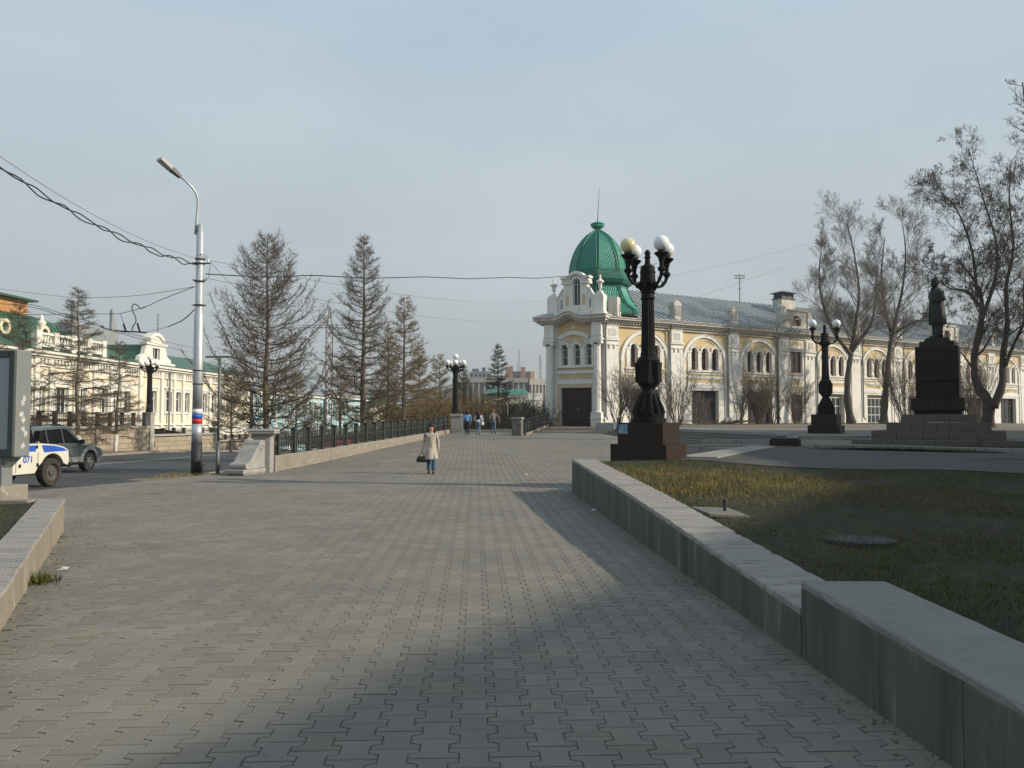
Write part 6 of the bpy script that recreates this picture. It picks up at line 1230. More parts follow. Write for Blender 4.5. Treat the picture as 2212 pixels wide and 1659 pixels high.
# ================================================================ PEOPLE
SKIN = mat('skin', (.46, .27, .19), rough=.6); HAIR = mat('dark_hair', (.022, .014, .010), (.035, .02, .014), 30, rough=.55)
def skin_obj(name, nodes, edges, m, parent, sub=2, root=0):
    me = bpy.data.meshes.new(name); me.from_pydata([n[0] for n in nodes], edges, []); me.materials.append(m); o = put(name, me, parent)
    bm = bmesh.new(); bm.from_mesh(me); ly = bm.verts.layers.skin.verify(); bm.verts.ensure_lookup_table()
    for i, v in enumerate(bm.verts): r_ = nodes[i][1]; v[ly].radius = r_ if hasattr(r_, '__len__') else (r_, r_); v[ly].use_root = i == root
    bm.to_mesh(me); bm.free(); md = o.modifiers.new('skin', 'SKIN'); md.use_smooth_shade = True; s = o.modifiers.new('sub', 'SUBSURF'); s.levels = sub; s.render_levels = sub; return o
def person(label, loc, rz, h, top, legs, shoes, hair, hand_l=(.0, -.28, .80), hand_r=(.0, .28, .80), el_l=None, el_r=None, step=.28, hairlen=.25, lean=0, head_dz=0, bag=False, kind='person', coat=None, group=None):
    t = thing('person', label, 'person', loc, rz, group); k = h / 1.70; S_ = lambda x, y, z: (x * k, y * k, z * k)
    # faces +x ; left = +y
    hipz = .92; f = step / 2; ln = lean
    kn = [(.10 + f * .4, .09, .50), (-.02 - f * .1, -.09, .50)]; an = [(f + .02, .085, .085), (-f - .02, -.085, .13 if step > .2 else .085)]
    sh = (ln * .50, 1.38); hd = (ln * .62 + .01, 1.60 + head_dz)
    el_l = el_l or (ln * .3 - .05, .27, 1.12); el_r = el_r or (ln * .3 - .05, -.27, 1.12)
    hl = (hand_l[0], abs(hand_l[1]), hand_l[2]); hr = (hand_r[0], -abs(hand_r[1]), hand_r[2])
    N = [(S_(0, 0, hipz), .09 * k), (S_(ln * .25, 0, 1.10), .085 * k), (S_(sh[0], 0, 1.32), (.085 * k, .12 * k)), (S_(sh[0], 0, 1.46), .050 * k), (S_(hd[0], 0, hd[1] - .04), .085 * k), (S_(hd[0] + .005, 0, hd[1] + .05), .085 * k),
         (S_(0, .09, .86), .085 * k), (S_(*kn[0]), .055 * k), (S_(*an[0]), .038 * k), (S_(0, -.09, .86), .085 * k), (S_(*kn[1]), .055 * k), (S_(*an[1]), .038 * k),
         (S_(sh[0], .17, 1.37), .05 * k), (S_(*el_l), .038 * k), (S_(*hl), .026 * k), (S_(sh[0], -.17, 1.37), .05 * k), (S_(*el_r), .038 * k), (S_(*hr), .026 * k)]
    E = [(0, 1), (1, 2), (2, 3), (3, 4), (4, 5), (0, 6), (6, 7), (7, 8), (0, 9), (9, 10), (10, 11), (2, 12), (12, 13), (13, 14), (2, 15), (15, 16), (16, 17)]
    for hi, el, hh in ((14, el_l, hl), (17, el_r, hr)):
        d = (Vector(hh) - Vector(el)).normalized(); side = d.cross(Vector((1, 0, 0))); side = side.normalized() if side.length > .1 else Vector((0, 1, 0)); sd2 = Vector((1, 0, 0)) if abs(d.x) < .8 else Vector((0, 0, 1))
        b = len(N); N.append((tuple((Vector(hh) + d * .05) * k), (.030 * k, .016 * k))); E.append((hi, b))
        for q, (o_, ln_) in enumerate(((-.028, .065), (-.010, .08), (.010, .075), (.027, .055))):
            a = len(N); N.append((tuple((Vector(hh) + d * (.07 + ln_ * .4) + sd2 * o_) * k), .0085 * k)); N.append((tuple((Vector(hh) + d * (.06 + ln_) + sd2 * o_ * 1.1 + side * .015) * k), .007 * k)); E += [(b, a), (a, a + 1)]
        a = len(N); N.append((tuple((Vector(hh) + d * .05 + sd2 * .045) * k), .009 * k)); E.append((hi, a))
    skin_obj('body', N, E, SKIN, t)
    # face
    mb = MB(Matrix.Scale(k, 4)); x0 = hd[0]; z0 = hd[1]
    mb.hexa([(x0 + .088, -.016, z0 - .035), (x0 + .125, -.008, z0 - .03), (x0 + .125, .008, z0 - .03), (x0 + .088, .016, z0 - .035)], [(x0 + .085, -.008, z0 + .03), (x0 + .10, -.005, z0 + .02), (x0 + .10, .005, z0 + .02), (x0 + .085, .008, z0 + .03)])
    for s in (-1, 1): mb.lathe([(.012, -.02), (.02, 0), (.012, .025)], 6, (x0 - .005, s * .09, z0 - .01))
    mb.build('face', SKIN, t, True)
    mb = MB(Matrix.Scale(k, 4))
    for s in (-1, 1): mb.box(x0 + .086, x0 + .098, s * .033 - .014, s * .033 + .014, z0 + .012, z0 + .024)
    mb.box(x0 + .085, x0 + .096, -.022, .022, z0 - .062, z0 - .054); mb.build('eyes', HAIR, t)
    # hair
    mb = MB(Matrix.Scale(k, 4)); hz = hd[1] + .045; hc = hd[0] - .022
    mb.loft([[(hc - .01 + (.085 + .02 * min(1, hairlen * 3)) * math.cos(a) * (1 if math.cos(a) < 0 else .75), (.135 + .06 * max(0, min(1, hairlen * 4))) * math.sin(a), hz - .10 - hairlen) for a in np.linspace(0, 2 * PI, 17)[:-1]],
             [(hc - .01 + .12 * math.cos(a) * (1 if math.cos(a) < 0 else .5), .142 * math.sin(a), hz - .06) for a in np.linspace(0, 2 * PI, 17)[:-1]],
             [(hc + .118 * math.cos(a) * (1 if math.cos(a) < 0 else .75), .115 * math.sin(a), hz + .02) for a in np.linspace(0, 2 * PI, 17)[:-1]],
             [(hc + .110 * math.cos(a), .10 * math.sin(a), hz + .06) for a in np.linspace(0, 2 * PI, 17)[:-1]], [(hc + .06 * math.cos(a), .055 * math.sin(a), hz + .095) for a in np.linspace(0, 2 * PI, 17)[:-1]]])
    mb.build('hair', hair, t, True)
    # trousers
    tn = [(S_(0, 0, hipz + .10), (.12 * k, .15 * k)), (S_(0, 0, hipz - .02), (.13 * k, .165 * k)), (S_(0, .09, .84), .105 * k), (S_(*kn[0]), .078 * k), (S_(an[0][0] - .01, an[0][1], an[0][2] + .01), .070 * k), (S_(0, -.09, .84), .105 * k), (S_(*kn[1]), .078 * k), (S_(an[1][0] - .01, an[1][1], an[1][2] + .01), .070 * k)]
    skin_obj('trousers', tn, [(0, 1), (1, 2), (2, 3), (3, 4), (1, 5), (5, 6), (6, 7)], legs, t)
    # top with sleeves
    tc_ = [(S_(0, 0, .86), (.15 * k, .19 * k)), (S_(ln * .25, 0, 1.10), (.125 * k, .155 * k)), (S_(sh[0], 0, 1.31), (.12 * k, .165 * k)), (S_(sh[0], 0, 1.42), (.07 * k, .09 * k)),
           (S_(sh[0], .18, 1.375), .068 * k), (S_(*el_l), .056 * k), (tuple(Vector(S_(*el_l)).lerp(Vector(S_(*hl)), .88)), .044 * k), (S_(sh[0], -.18, 1.375), .068 * k), (S_(*el_r), .056 * k), (tuple(Vector(S_(*el_r)).lerp(Vector(S_(*hr)), .88)), .044 * k)]
    skin_obj('coat' if coat else 'jumper', tc_, [(0, 1), (1, 2), (2, 3), (2, 4), (4, 5), (5, 6), (2, 7), (7, 8), (8, 9)], top, t)
    if coat:
        mb = MB(Matrix.Scale(k, 4)); n = 20; rings = []
        for z, rx, ry, fl in ((1.43, .06, .075, 0), (1.405, .09, .13, 0), (1.34, .118, .165, 0), (1.22, .13, .165, 0), (1.08, .118, .145, 0), (1.05, .122, .15, 0), (.95, .145, .18, .01), (.75, .205, .20, .03), (.55, .25, .215, .05), (.50, .255, .22, .06)):
            rings.append([(ln * .2 + (rx + fl * math.sin(i * 2.4)) * math.cos(2 * PI * i / n), (ry + fl * math.sin(i * 1.9)) * math.sin(2 * PI * i / n), z) for i in range(n)])
        mb.loft(rings); mb.build('coat_skirt', top, t, True)
        mb = MB(Matrix.Scale(k, 4)); mb.loft([[(c_ * 1.03, s_ * 1.03, z) for (c_, s_, z) in [(.122 * math.cos(a), .152 * math.sin(a), zz) for a in np.linspace(0, 2 * PI, 19)[:-1]]] for zz in (1.04, 1.09)]); mb.tube([(.12, .02, 1.06), (.15, .04, .95), (.16, .05, .86)], .014, 4); mb.build('belt', coat, t)
        mb = MB(Matrix.Scale(k, 4)); [mb.add([(.06, s * .12, 1.42), (.125, s * .03, 1.28), (.14, s * .09, 1.33), (.10, s * .14, 1.40)], [(0, 1, 2, 3)]) for s in (-1, 1)]; mb.build('collar', coat, t)
    for a, s in zip(an, (1, -1)):
        mb = MB(Matrix.Scale(k, 4)); x, y, z = a; z -= .085; mb.loft([[(x + dx_ * .9, y + w_ * c_, z + z_) for dx_, c_, z_ in ((0, -1, 0), (0, 1, 0), (0, 1, h_), (0, -1, h_))] for dx_, w_, h_, in ((0, 0, 0),)] if False else [[(x - .07, y - .03, z), (x - .07, y + .03, z), (x - .07, y + .03, z + .09), (x - .07, y - .03, z + .09)], [(x + .03, y - .04, z), (x + .03, y + .04, z), (x + .03, y + .035, z + .08), (x + .03, y - .035, z + .08)], [(x + .14, y - .035, z), (x + .14, y + .035, z), (x + .14, y + .03, z + .035), (x + .14, y - .03, z + .035)], [(x + .18, y - .015, z), (x + .18, y + .015, z), (x + .18, y + .012, z + .02), (x + .18, y - .012, z + .02)]]); mb.build('shoe', shoes, t, bevel=.006)
    return t
jeans = mat('blue_jeans', (.045, .085, .17), (.07, .12, .22), 12, rough=.9); jeans_l = mat('light_jeans', (.16, .22, .30), (.11, .16, .23), 10, rough=.9); blk_m = mat('black_cloth', (.018, .018, .02), rough=.9)
trench = mat('beige_trench', (.47, .42, .36), (.38, .33, .28), 9, (.24, .20, .17), 13, rough=.7); trench_d = mat('beige_trench_trim', (.44, .37, .29), rough=.7)
wm = person('woman with long dark hair in a beige trench coat walking this way with a handbag', (P(931, 1025, 26.1).x, 26.1, zp(26.1)), R(-90 + 2), 1.53, trench, jeans, blk_m, HAIR, hand_l=(-.02, .25, .80), hand_r=(.04, -.30, .80), el_r=(-.05, -.26, 1.08), el_l=(-.04, .25, 1.08), step=.17, hairlen=.20, coat=trench_d)
wm['label'] = 'woman in a beige trench coat and jeans walking this way over the paving'
hx = wm.location; hb = thing('handbag', 'dark brown handbag hanging from the hand of the woman in the trench coat', 'handbag', (hx.x - .29, hx.y - .04, hx.z + .36)); mb = MB()
mb.loft([[(-.15, -.06, 0), (.15, -.06, 0), (.15, .06, 0), (-.15, .06, 0)], [(-.165, -.07, .08), (.165, -.07, .08), (.165, .07, .08), (-.165, .07, .08)], [(-.12, -.035, .19), (.12, -.035, .19), (.12, .035, .19), (-.12, .035, .19)]]); mb.build('bag_body', mat('brown_leather', (.045, .032, .022), rough=.45), hb, bevel=.015)
mb = MB(); [mb.tube([(-.07, y, .18), (-.05, y, .27), (0, y * .4, .335), (.05, y, .27), (.07, y, .18)], .009, 5) for y in (-.03, .03)]; mb.build('handle', blk_m, hb)
person('woman in a light blue jumper and dark trousers walking away, first of three', (P(1009, 938, 53.4).x, 53.4, zp(53.4)), R(94), 1.56, mat('light_blue_jumper', (.13, .28, .55), rough=.9), mat('dark_trousers', (.02, .022, .035), rough=.9), blk_m, mat('auburn_hair', (.06, .022, .014), rough=.6), step=.2, hairlen=.10, hand_r=(.02, -.22, .82), hand_l=(.05, .24, .80), group='walkers going down to the river')
person('woman in a white jacket and pale jeans walking away, with long black hair', (P(1033, 939, 53.0).x, 53.0, zp(53.0)), R(90), 1.50, mat('white_jacket', (.6, .62, .66), rough=.8), jeans_l, blk_m, HAIR, step=.16, hairlen=.42, hand_l=(.12, .18, 1.0), hand_r=(.02, -.26, .82), group='walkers going down to the river')
person('man in a grey jumper and jeans walking away, elbow held out', (P(1066, 938, 54.0).x, 54.0, zp(54.0)), R(100), 1.60, mat('grey_jumper', (.17, .165, .15), rough=.9), mat('mid_jeans', (.07, .11, .16), (.10, .14, .19), 8, rough=.9), blk_m, mat('cropped_hair', (.22, .11, .08), rough=.8), step=.34, hairlen=-.04, lean=.16, hand_r=(-.02, -.42, .90), el_r=(-.05, -.36, 1.18), hand_l=(.1, .22, .9), group='walkers going down to the river')
o = thing('handbag', 'small white bag at the side of the woman in the white jacket', 'handbag', (P(1033, 939, 53).x + .27, 52.95, zp(53) + .62)); mb = MB(); mb.lathe([(.06, 0), (.11, .03), (.10, .18), (.04, .22)], 8, (0, 0, 0), 0, 1, .5); mb.build('bag_body', M['white_band'], o); mb = MB(); mb.tube([(-.05, 0, .2), (-.05, 0, .45), (0, 0, .7), (.04, 0, .4), (.05, 0, .2)], .012, 4); mb.build('strap', M['white_band'], o)
# ================================================================ TREES AND SHRUBS
class Segs:
    def __init__(s): s.a = []; s.b = []; s.r = []; s.q = []
    def add(s, p, q, r0, r1): s.a.append(p); s.b.append(q); s.r.append(r0); s.q.append(r1)
    def path(s, pts, r0, r1):
        n = len(pts) - 1
        for i in range(n): s.add(pts[i], pts[i + 1], r0 + (r1 - r0) * i / n, r0 + (r1 - r0) * (i + 1) / n)
    def mesh(s, name, m, n=3):
        A = np.array(s.a, float); B = np.array(s.b, float); ra = np.array(s.r)[:, None, None]; rb = np.array(s.q)[:, None, None]
        d = B - A; L = np.linalg.norm(d, axis=1, keepdims=True); d = d / np.maximum(L, 1e-9)
        ref = np.where(np.abs(d[:, 2:3]) < .9, np.array([[0, 0, 1.]]), np.array([[1., 0, 0]])); u = np.cross(d, ref); u /= np.linalg.norm(u, axis=1, keepdims=True); v = np.cross(d, u)
        a = np.arange(n) * 2 * PI / n; c, si = np.cos(a)[None, :, None], np.sin(a)[None, :, None]; ring = u[:, None] * c + v[:, None] * si
        V = np.concatenate([A[:, None] + ring * ra, B[:, None] + ring * rb], 1).reshape(-1, 3)
        i = np.arange(n); f = np.stack([i, (i + 1) % n, (i + 1) % n + n, i + n], 1); Fq = (f[None] + (np.arange(len(A)) * 2 * n)[:, None, None]).reshape(-1, 4)
        return quads_mesh(name, V, Fq, m, True)
def join_segs(name, parts):
    Vs, Fs, mi, off = [], [], [], 0
    for k, (S_, m, n) in enumerate(parts):
        me = S_.mesh('tmp', m, n); v = np.empty(len(me.vertices) * 3, np.float32); me.vertices.foreach_get('co', v); f = np.empty(len(me.loops), np.int32); me.loops.foreach_get('vertex_index', f)
        Vs.append(v.reshape(-1, 3)); Fs.append(f.reshape(-1, 4) + off); mi.append(np.full(len(f) // 4, k, np.int32)); off += len(v) // 3; bpy.data.meshes.remove(me)
    me = quads_mesh(name, np.concatenate(Vs), np.concatenate(Fs), parts[0][1], True)
    for p in parts[1:]: me.materials.append(p[1])
    me.polygons.foreach_set('material_index', np.concatenate(mi)); me.update(); return me
def V3(*a): return np.array(a, float)
def unit(v): return v / (np.linalg.norm(v) + 1e-9)

def larch(name, label, loc, H, Rm, seedv, tm, bm_, lean=0.0, dens=1.0, upsweep=.5, z0=.13, white=0, group='larches along the street', trunk_r=None, fine=.0075, droop=.10, side=0, pw=.80):
    r = np.random.default_rng(seedv); t = thing(name, label, 'tree', loc, 0, group); T = Segs(); B = Segs(); W = Segs()
    tr = trunk_r or .017 * H; npt = 14; tp = [V3(lean * H * (k / npt) + .02 * math.sin(k * 1.3 + seedv) * H * .05, .01 * H * math.sin(k * .9), H * k / npt - (.4 if k == 0 else 0)) for k in range(npt + 1)]
    rad = [tr * (1 - .93 * (k / npt) ** .85) + (.06 * tr if k == 0 else 0) for k in range(npt + 1)]
    tmb = MB(); tmb.tube(tp, rad, 10)
    def onT(z):
        f = max(0, min(.999, z / H)) * npt; k = int(f); return tp[k] * (1 - (f - k)) + tp[k + 1] * (f - k)
    nb = int(78 * dens)
    for i in range(nb):
        h = z0 + (1 - z0) * ((i + r.random() * .8) / nb) ** .92
        if h > .985: continue
        az = i * 2.399 + r.normal() * .4
        prof = (1 - h) ** pw * (.62 + .38 * min(1, (h - z0) / .15 + .25))
        L = Rm * prof * (.72 + .5 * r.random()) + .10
        if side: L *= 1 + side * math.cos(az)
        o = onT(h * H); dirh = V3(math.cos(az), math.sin(az), 0); n = 7; pts = []
        up0 = -.16 + .30 * h + r.normal() * .12; up1 = upsweep * (.6 + .8 * r.random()) * (1.25 - .5 * h)
        for k in range(n + 1):
            s = k / n; pts.append(o + dirh * L * (s - .10 * s * s * up1) + V3(0, 0, L * (up0 * s + up1 * s ** 2.3)) + r.normal(size=3) * .045 * L * s)
        br = max(.010, rad[min(npt, int(h * npt))] * .33) * (.8 + .4 * r.random()); B.path(pts, br, fine)
        ns = int((7 + 6 * L) * dens ** .3)
        for q in range(ns):
            s = .16 + .82 * (q + r.random() * .6) / ns; f = s * n; k = min(n - 1, int(f)); p = pts[k] * (1 - (f - k)) + pts[k + 1] * (f - k); d = unit(pts[k + 1] - pts[k])
            sd = unit(np.cross(d, V3(0, 0, 1))) * (1 if q % 2 else -1); l2 = (.30 * L * (1 - s) + .22 + .12 * r.random()) * (.7 + .6 * r.random()) * min(1, .3 + (1 - h) * 5)
            d2 = unit(d * .75 + sd * .8 + V3(0, 0, .25 * up1 + r.normal() * .2)); m = 3; p2 = [p]
            for j in range(m): p2.append(p2[-1] + (d2 + V3(0, 0, (-droop if h < .6 else .15) * j)) * l2 / m + r.normal(size=3) * .02)
            W.path(p2, max(fine, br * .35), fine * .7)
            nt_ = int(4 + l2 * 11)
            for w_ in range(nt_):
                j = r.integers(0, m); f2 = r.random(); a_ = p2[j] * (1 - f2) + p2[j + 1] * f2; ll = .07 + .20 * r.random()
                dd = unit(d2 * .4 + r.normal(size=3) * .6 + V3(0, 0, .35 if h > .5 else -.25)); W.add(a_, a_ + dd * ll, fine * .7, fine * .5)
    put('trunk', tmb.mesh('trunk', bm_, True), t); put('crown', join_segs('crown', ((B, bm_, 4), (W, tm, 3))), t)
    if white: mb = MB(); mb.tube([tp[0], onT(1.15)], [rad[0] * 1.06, rad[0] * 1.0], 10); put('limewash_band', mb.mesh('limewash_band', M['limewash'], True), t)
    return t
def gx(x, Y): return P(x, 900, Y).x
def vz(X, Y): f = max(0, (X - street_r(Y) - .8) / max(.1, fence_x(Y) - street_r(Y) - .8)); return zs(Y) + .10 + (zp(Y) - zs(Y)) * f * .8
def ltop(y, Y, zb): return P(1000, y, Y).z - zb
for (x, Y, ytop, Rm, sd, ti, bk, kw, lab) in (
    (574, 33.0, 508, 3.5, 11, 'twig', 'bark', dict(dens=1.25, upsweep=.75, fine=.0068, pw=.68), 'large bare larch with upswept limbs behind the stone fence pillar'),
    (784, 43.0, 505, 3.5, 12, 'twig', 'bark', dict(dens=1.2, upsweep=.55, fine=.008, droop=.22, pw=.95), 'tall pointed larch, trunk close to the middle of the iron fence'),
    (872, 54.0, 636, 2.7, 13, 'twig_gold', 'bark', dict(dens=.95, upsweep=.35, fine=.009, droop=.2, side=.15), 'thin pointed larch with golden spreading lower boughs'),
    (838, 56.0, 700, 1.6, 14, 'twig_gold', 'bark', dict(dens=.8, fine=.009), 'slim golden larch squeezed between two taller ones'),
    (686, 50.0, 880, 1.2, 15, 'twig', 'bark', dict(dens=.5, fine=.008), 'small dark young larch just showing over the iron fence'),
    (168, 52.0, 618, 3.6, 16, 'twig', 'bark', dict(dens=1.0, upsweep=.12, fine=.009, white=1, lean=-.012, droop=.12), 'bare larch with limewashed trunk foot before the block wall'),
    (250, 57.0, 735, 2.6, 17, 'twig', 'bark', dict(dens=.7, upsweep=.1, fine=.009, white=1, lean=.03), 'small leaning larch with limewashed foot near the wall pillar'),
    (38, 50.0, 648, 2.8, 18, 'twig', 'bark', dict(dens=.85, upsweep=.2, fine=.009), 'larch rising behind the advertising board'),
    (-60, 46.0, 640, 3.2, 19, 'twig', 'bark', dict(dens=.8, upsweep=.2, fine=.009), 'larch outside the edge of the view beyond the board'),
    (905, 66.0, 745, 2.4, 20, 'twig_gold', 'bark', dict(dens=.9, fine=.010, upsweep=.3, droop=.2), 'golden brown larch just before the lamp at the stair head'),
    (950, 70.0, 765, 2.6, 21, 'twig_gold', 'bark', dict(dens=.9, fine=.010, upsweep=.3), 'golden larch directly behind the lamp at the stair head'),
    (1000, 78.0, 790, 2.4, 22, 'twig_gold', 'bark', dict(dens=.8, fine=.011), 'faint golden tree past the lamp globes, over the walkers'),
    (1076, 84.0, 742, 2.6, 23, 'twig_dark', 'bark_dark', dict(dens=1.2, fine=.013, upsweep=.15, z0=.05, group=None), 'dark pointed conifer standing alone in the gap by the tower'),
    (500, 62.0, 790, 2.6, 24, 'twig', 'bark', dict(dens=.8, fine=.010), 'low larch between the silver pole and the big larch, farther off'),
    (640, 75.0, 800, 3.0, 25, 'twig_gold', 'bark', dict(dens=.8, fine=.011), 'wide golden larch low behind the big larch'),
    (735, 80.0, 770, 2.6, 26, 'twig_gold', 'bark', dict(dens=.8, fine=.011), 'golden larch in the gap between the two tallest larches')):
    X = gx(x, Y)
    zb = vz(X, Y) if 30 < Y < 60 and X > -20 else (zs(Y) + .1 if X < -20 else lerp(Y, [60, 90], [-.6, -2.4]))
    larch('larch', lab, (X, Y, zb), ltop(ytop, Y, zb), Rm, sd, M[ti], M[bk], **kw)

def broad(name, label, loc, stems, seedv, tm, bk, fine=.010, levels=4, spread=.5, up=.35, group='bare trees before the long building', seeds=0, kids=(6, 6, 5, 4), lenf=(.42, .45, .5, .5), wind=.12, hang=0, droop=0, kscale=1.0):
    """stems: list of (points, r0, r1) for trunk and leading limbs"""
    r = np.random.default_rng(seedv); t = thing(name, label, 'tree', loc, 0, group); T = Segs(); B = Segs(); W = Segs(); SD = []
    def grow(p, d, L, r0, lev):
        n = 5 if lev < 3 else 3; pts = [p]; dd = d.copy()
        for k in range(n):
            dd = unit(dd + r.normal(size=3) * wind * (1 + .3 * lev) + V3(0, 0, up * .14 - droop * .12 * (lev >= 2))); pts.append(pts[-1] + dd * L / n)
        r1 = max(fine * .6, r0 * .35); (B if lev < 2 else W).path(pts, r0, r1)
        if lev >= levels:
            if seeds and r.random() < seeds: SD.append(pts[-1])
            return
        nk = max(2, int(kids[min(lev, 3)] * kscale * (.8 + .5 * r.random())))
        for q in range(nk):
            s = .22 + .76 * (q + r.random() * .7) / nk; f = min(n - .001, s * n); k = int(f); a = pts[k] * (1 - (f - k)) + pts[k + 1] * (f - k); base = unit(pts[k + 1] - pts[k])
            sd = r.normal(size=3); sd -= base * sd.dot(base); sd = unit(sd); nd = unit(base * (1 - spread * .6) + sd * spread * 1.1 + V3(0, 0, up * .3)); grow(a, nd, L * lenf[min(lev, 3)] * (1.15 - .5 * s) * (.75 + .5 * r.random()), max(fine, r0 * (1 - .65 * s) * .5), lev + 1)
    for pts, r0, r1, L in stems:
        pts = [np.array(p, float) for p in pts]; sm = []
        for i in range(len(pts) - 1):
            p0, p1, p2, p3 = pts[max(0, i - 1)], pts[i], pts[i + 1], pts[min(len(pts) - 1, i + 2)]
            for k in range(4): u = k / 4; sm.append(.5 * (2 * p1 + (p2 - p0) * u + (2 * p0 - 5 * p1 + 4 * p2 - p3) * u * u + (3 * p1 - p0 - 3 * p2 + p3) * u ** 3))
        sm.append(pts[-1]); n = len(sm) - 1; tm_ = MB(); first = not t.children; tm_.tube(sm, [(r0 + (r1 - r0) * (k / n) ** .8) * (1 + .09 * math.sin(k * 2.1 + seedv) + (.35 * max(0, 1 - k / 2) if first else 0)) for k in range(n + 1)], 12); put('trunk' if first else 'limb', tm_.mesh('trunk', bk, True), t)
        nk = int(L[1])
        for q in range(nk):
            s = L[2] + (1 - L[2]) * (q + r.random() * .6) / nk; f = min(n - .001, s * n); k = int(f); a = sm[k] * (1 - (f - k)) + sm[k + 1] * (f - k); base = unit(sm[k + 1] - sm[k]); sd = r.normal(size=3); sd -= base * sd.dot(base); sd = unit(sd)
            grow(a, unit(base * .55 + sd * .75 + V3(0, 0, .25)), L[0] * (1.1 - .55 * s) * (.7 + .6 * r.random()), max(.018, (r0 + (r1 - r0) * s) * .30), 1)
    put('crown', join_segs('crown', ((B, bk, 4), (W, tm, 3))), t)
    if SD:
        S_ = Segs()
        for p in SD:
            for q in range(3): a = p + r.normal(size=3) * .06; S_.add(a, a + V3(r.normal() * .03, r.normal() * .03, -.10 - .10 * r.random()), .016, .030); 
        o = put('seed_clusters', S_.mesh('seed_clusters', M['seed'], 3), t); o['kind'] = 'stuff'
    print(label[:30], len(W.a), len(SD)); return t
# two poplars before the facade
broad('poplar', 'first bare poplar with a knotted trunk, just past the second lamp', (gx(1840, 74), 74, 1.45),
      [([(0, 0, -.3), (-.35, 0, 2.2), (-.25, 0, 4.6), (.15, .1, 6.6), (.6, .3, 9), (1.0, .3, 12), (.6, .5, 16), (.0, .4, 18.6)], .38, .02, (3.9, 24, .38)),
       ([(.05, 0, 6.2), (-1.6, -.3, 8.3), (-2.6, -.4, 11), (-2.8, -.3, 13.5), (-2.4, 0, 16.2)], .20, .03, (3.2, 18, .15)),
       ([(.1, 0, 6.5), (2.0, .3, 9), (2.6, .5, 12), (2.7, .3, 15)], .16, .03, (2.6, 12, .2))], 31, M['twig_grey'], M['bark_pop'], fine=.0085, kids=(6, 8, 6, 5), spread=.55, lenf=(.5, .58, .6, .6), wind=.075, up=.5)
broad('poplar', 'second bare poplar with a bent pale trunk beside the monument', (gx(1908, 77), 77, 1.48),
      [([(0, 0, -.3), (.2, 0, 2.5), (.5, 0, 5.0), (.9, .2, 7.5), (1.5, .2, 10), (2.2, .2, 13), (2.6, .4, 16.5), (2.2, .3, 19.4)], .37, .02, (3.6, 24, .36)),
       ([(.9, 0, 8.6), (.2, -.3, 11), (.0, -.2, 14), (.5, 0, 17.5)], .17, .03, (2.8, 14, .15)), ([(1.4, 0, 8.6), (3.4, .2, 9.6), (5.2, .3, 9.8), (7.2, .2, 10.6)], .13, .03, (1.8, 9, .3))], 32, M['twig_grey'], M['bark_pop'], fine=.0085, kids=(6, 8, 6, 5), spread=.55, lenf=(.5, .58, .6, .6), wind=.075, up=.5)
# big many-stemmed tree beyond the monument, brown seed clusters
def st_px(lst, Y, base):
    out = []
    for x, y in lst: p = P(x, y, Y); out.append((p.x - base[0], random.uniform(-.4, .4), p.z - base[2]))
    return out
b3 = (gx(2138, 52), 52, zr(52) - .1)
broad('maple', 'large dark forked tree with brown hanging seed clusters beyond the monument', b3,
      [(st_px([(2140, 925), (2132, 870), (2116, 830), (2108, 770), (2120, 700), (2118, 640), (2098, 600), (2060, 560)], 52, b3), .40, .03, (3.0, 14, .35)),
       (st_px([(2140, 880), (2158, 830), (2170, 770), (2172, 700), (2168, 620), (2182, 540), (2186, 430), (2190, 340)], 52, b3), .28, .02, (3.0, 20, .3)),
       (st_px([(2118, 660), (2085, 630), (2040, 620), (1985, 560)], 52, b3), .13, .015, (2.4, 12, .1)),
       (st_px([(2120, 690), (2145, 600), (2150, 520), (2120, 430), (2100, 320)], 52, b3), .14, .015, (2.8, 18, .15)),
       (st_px([(2118, 640), (2100, 540), (2060, 450), (2020, 400)], 52, b3), .12, .015, (2.5, 14, .15)),
       (st_px([(2168, 790), (2190, 740), (2205, 690), (2210, 620), (2225, 520), (2215, 400)], 52, b3), .14, .02, (2.4, 12, .05))], 33, M['twig_dark'], M['bark_dark'], fine=.0075, seeds=.03, kids=(6, 7, 7, 5), droop=.45, spread=.62, lenf=(.5, .56, .55, .62), wind=.085)
b4 = (gx(2250, 44), 44, zr(44) - .1)
broad('maple', 'tall bare tree at the very edge of the view reaching above the maple', b4,
      [(st_px([(2255, 900), (2262, 700), (2256, 500), (2240, 300), (2235, 150)], 44, b4), .30, .05, (2.4, 20, .3)), (st_px([(2256, 560), (2225, 420), (2212, 300), (2205, 180)], 44, b4), .12, .03, (1.4, 12, .2))], 34, M['twig_grey'], M['bark_pop'], fine=.010, kids=(5, 5, 5, 3))
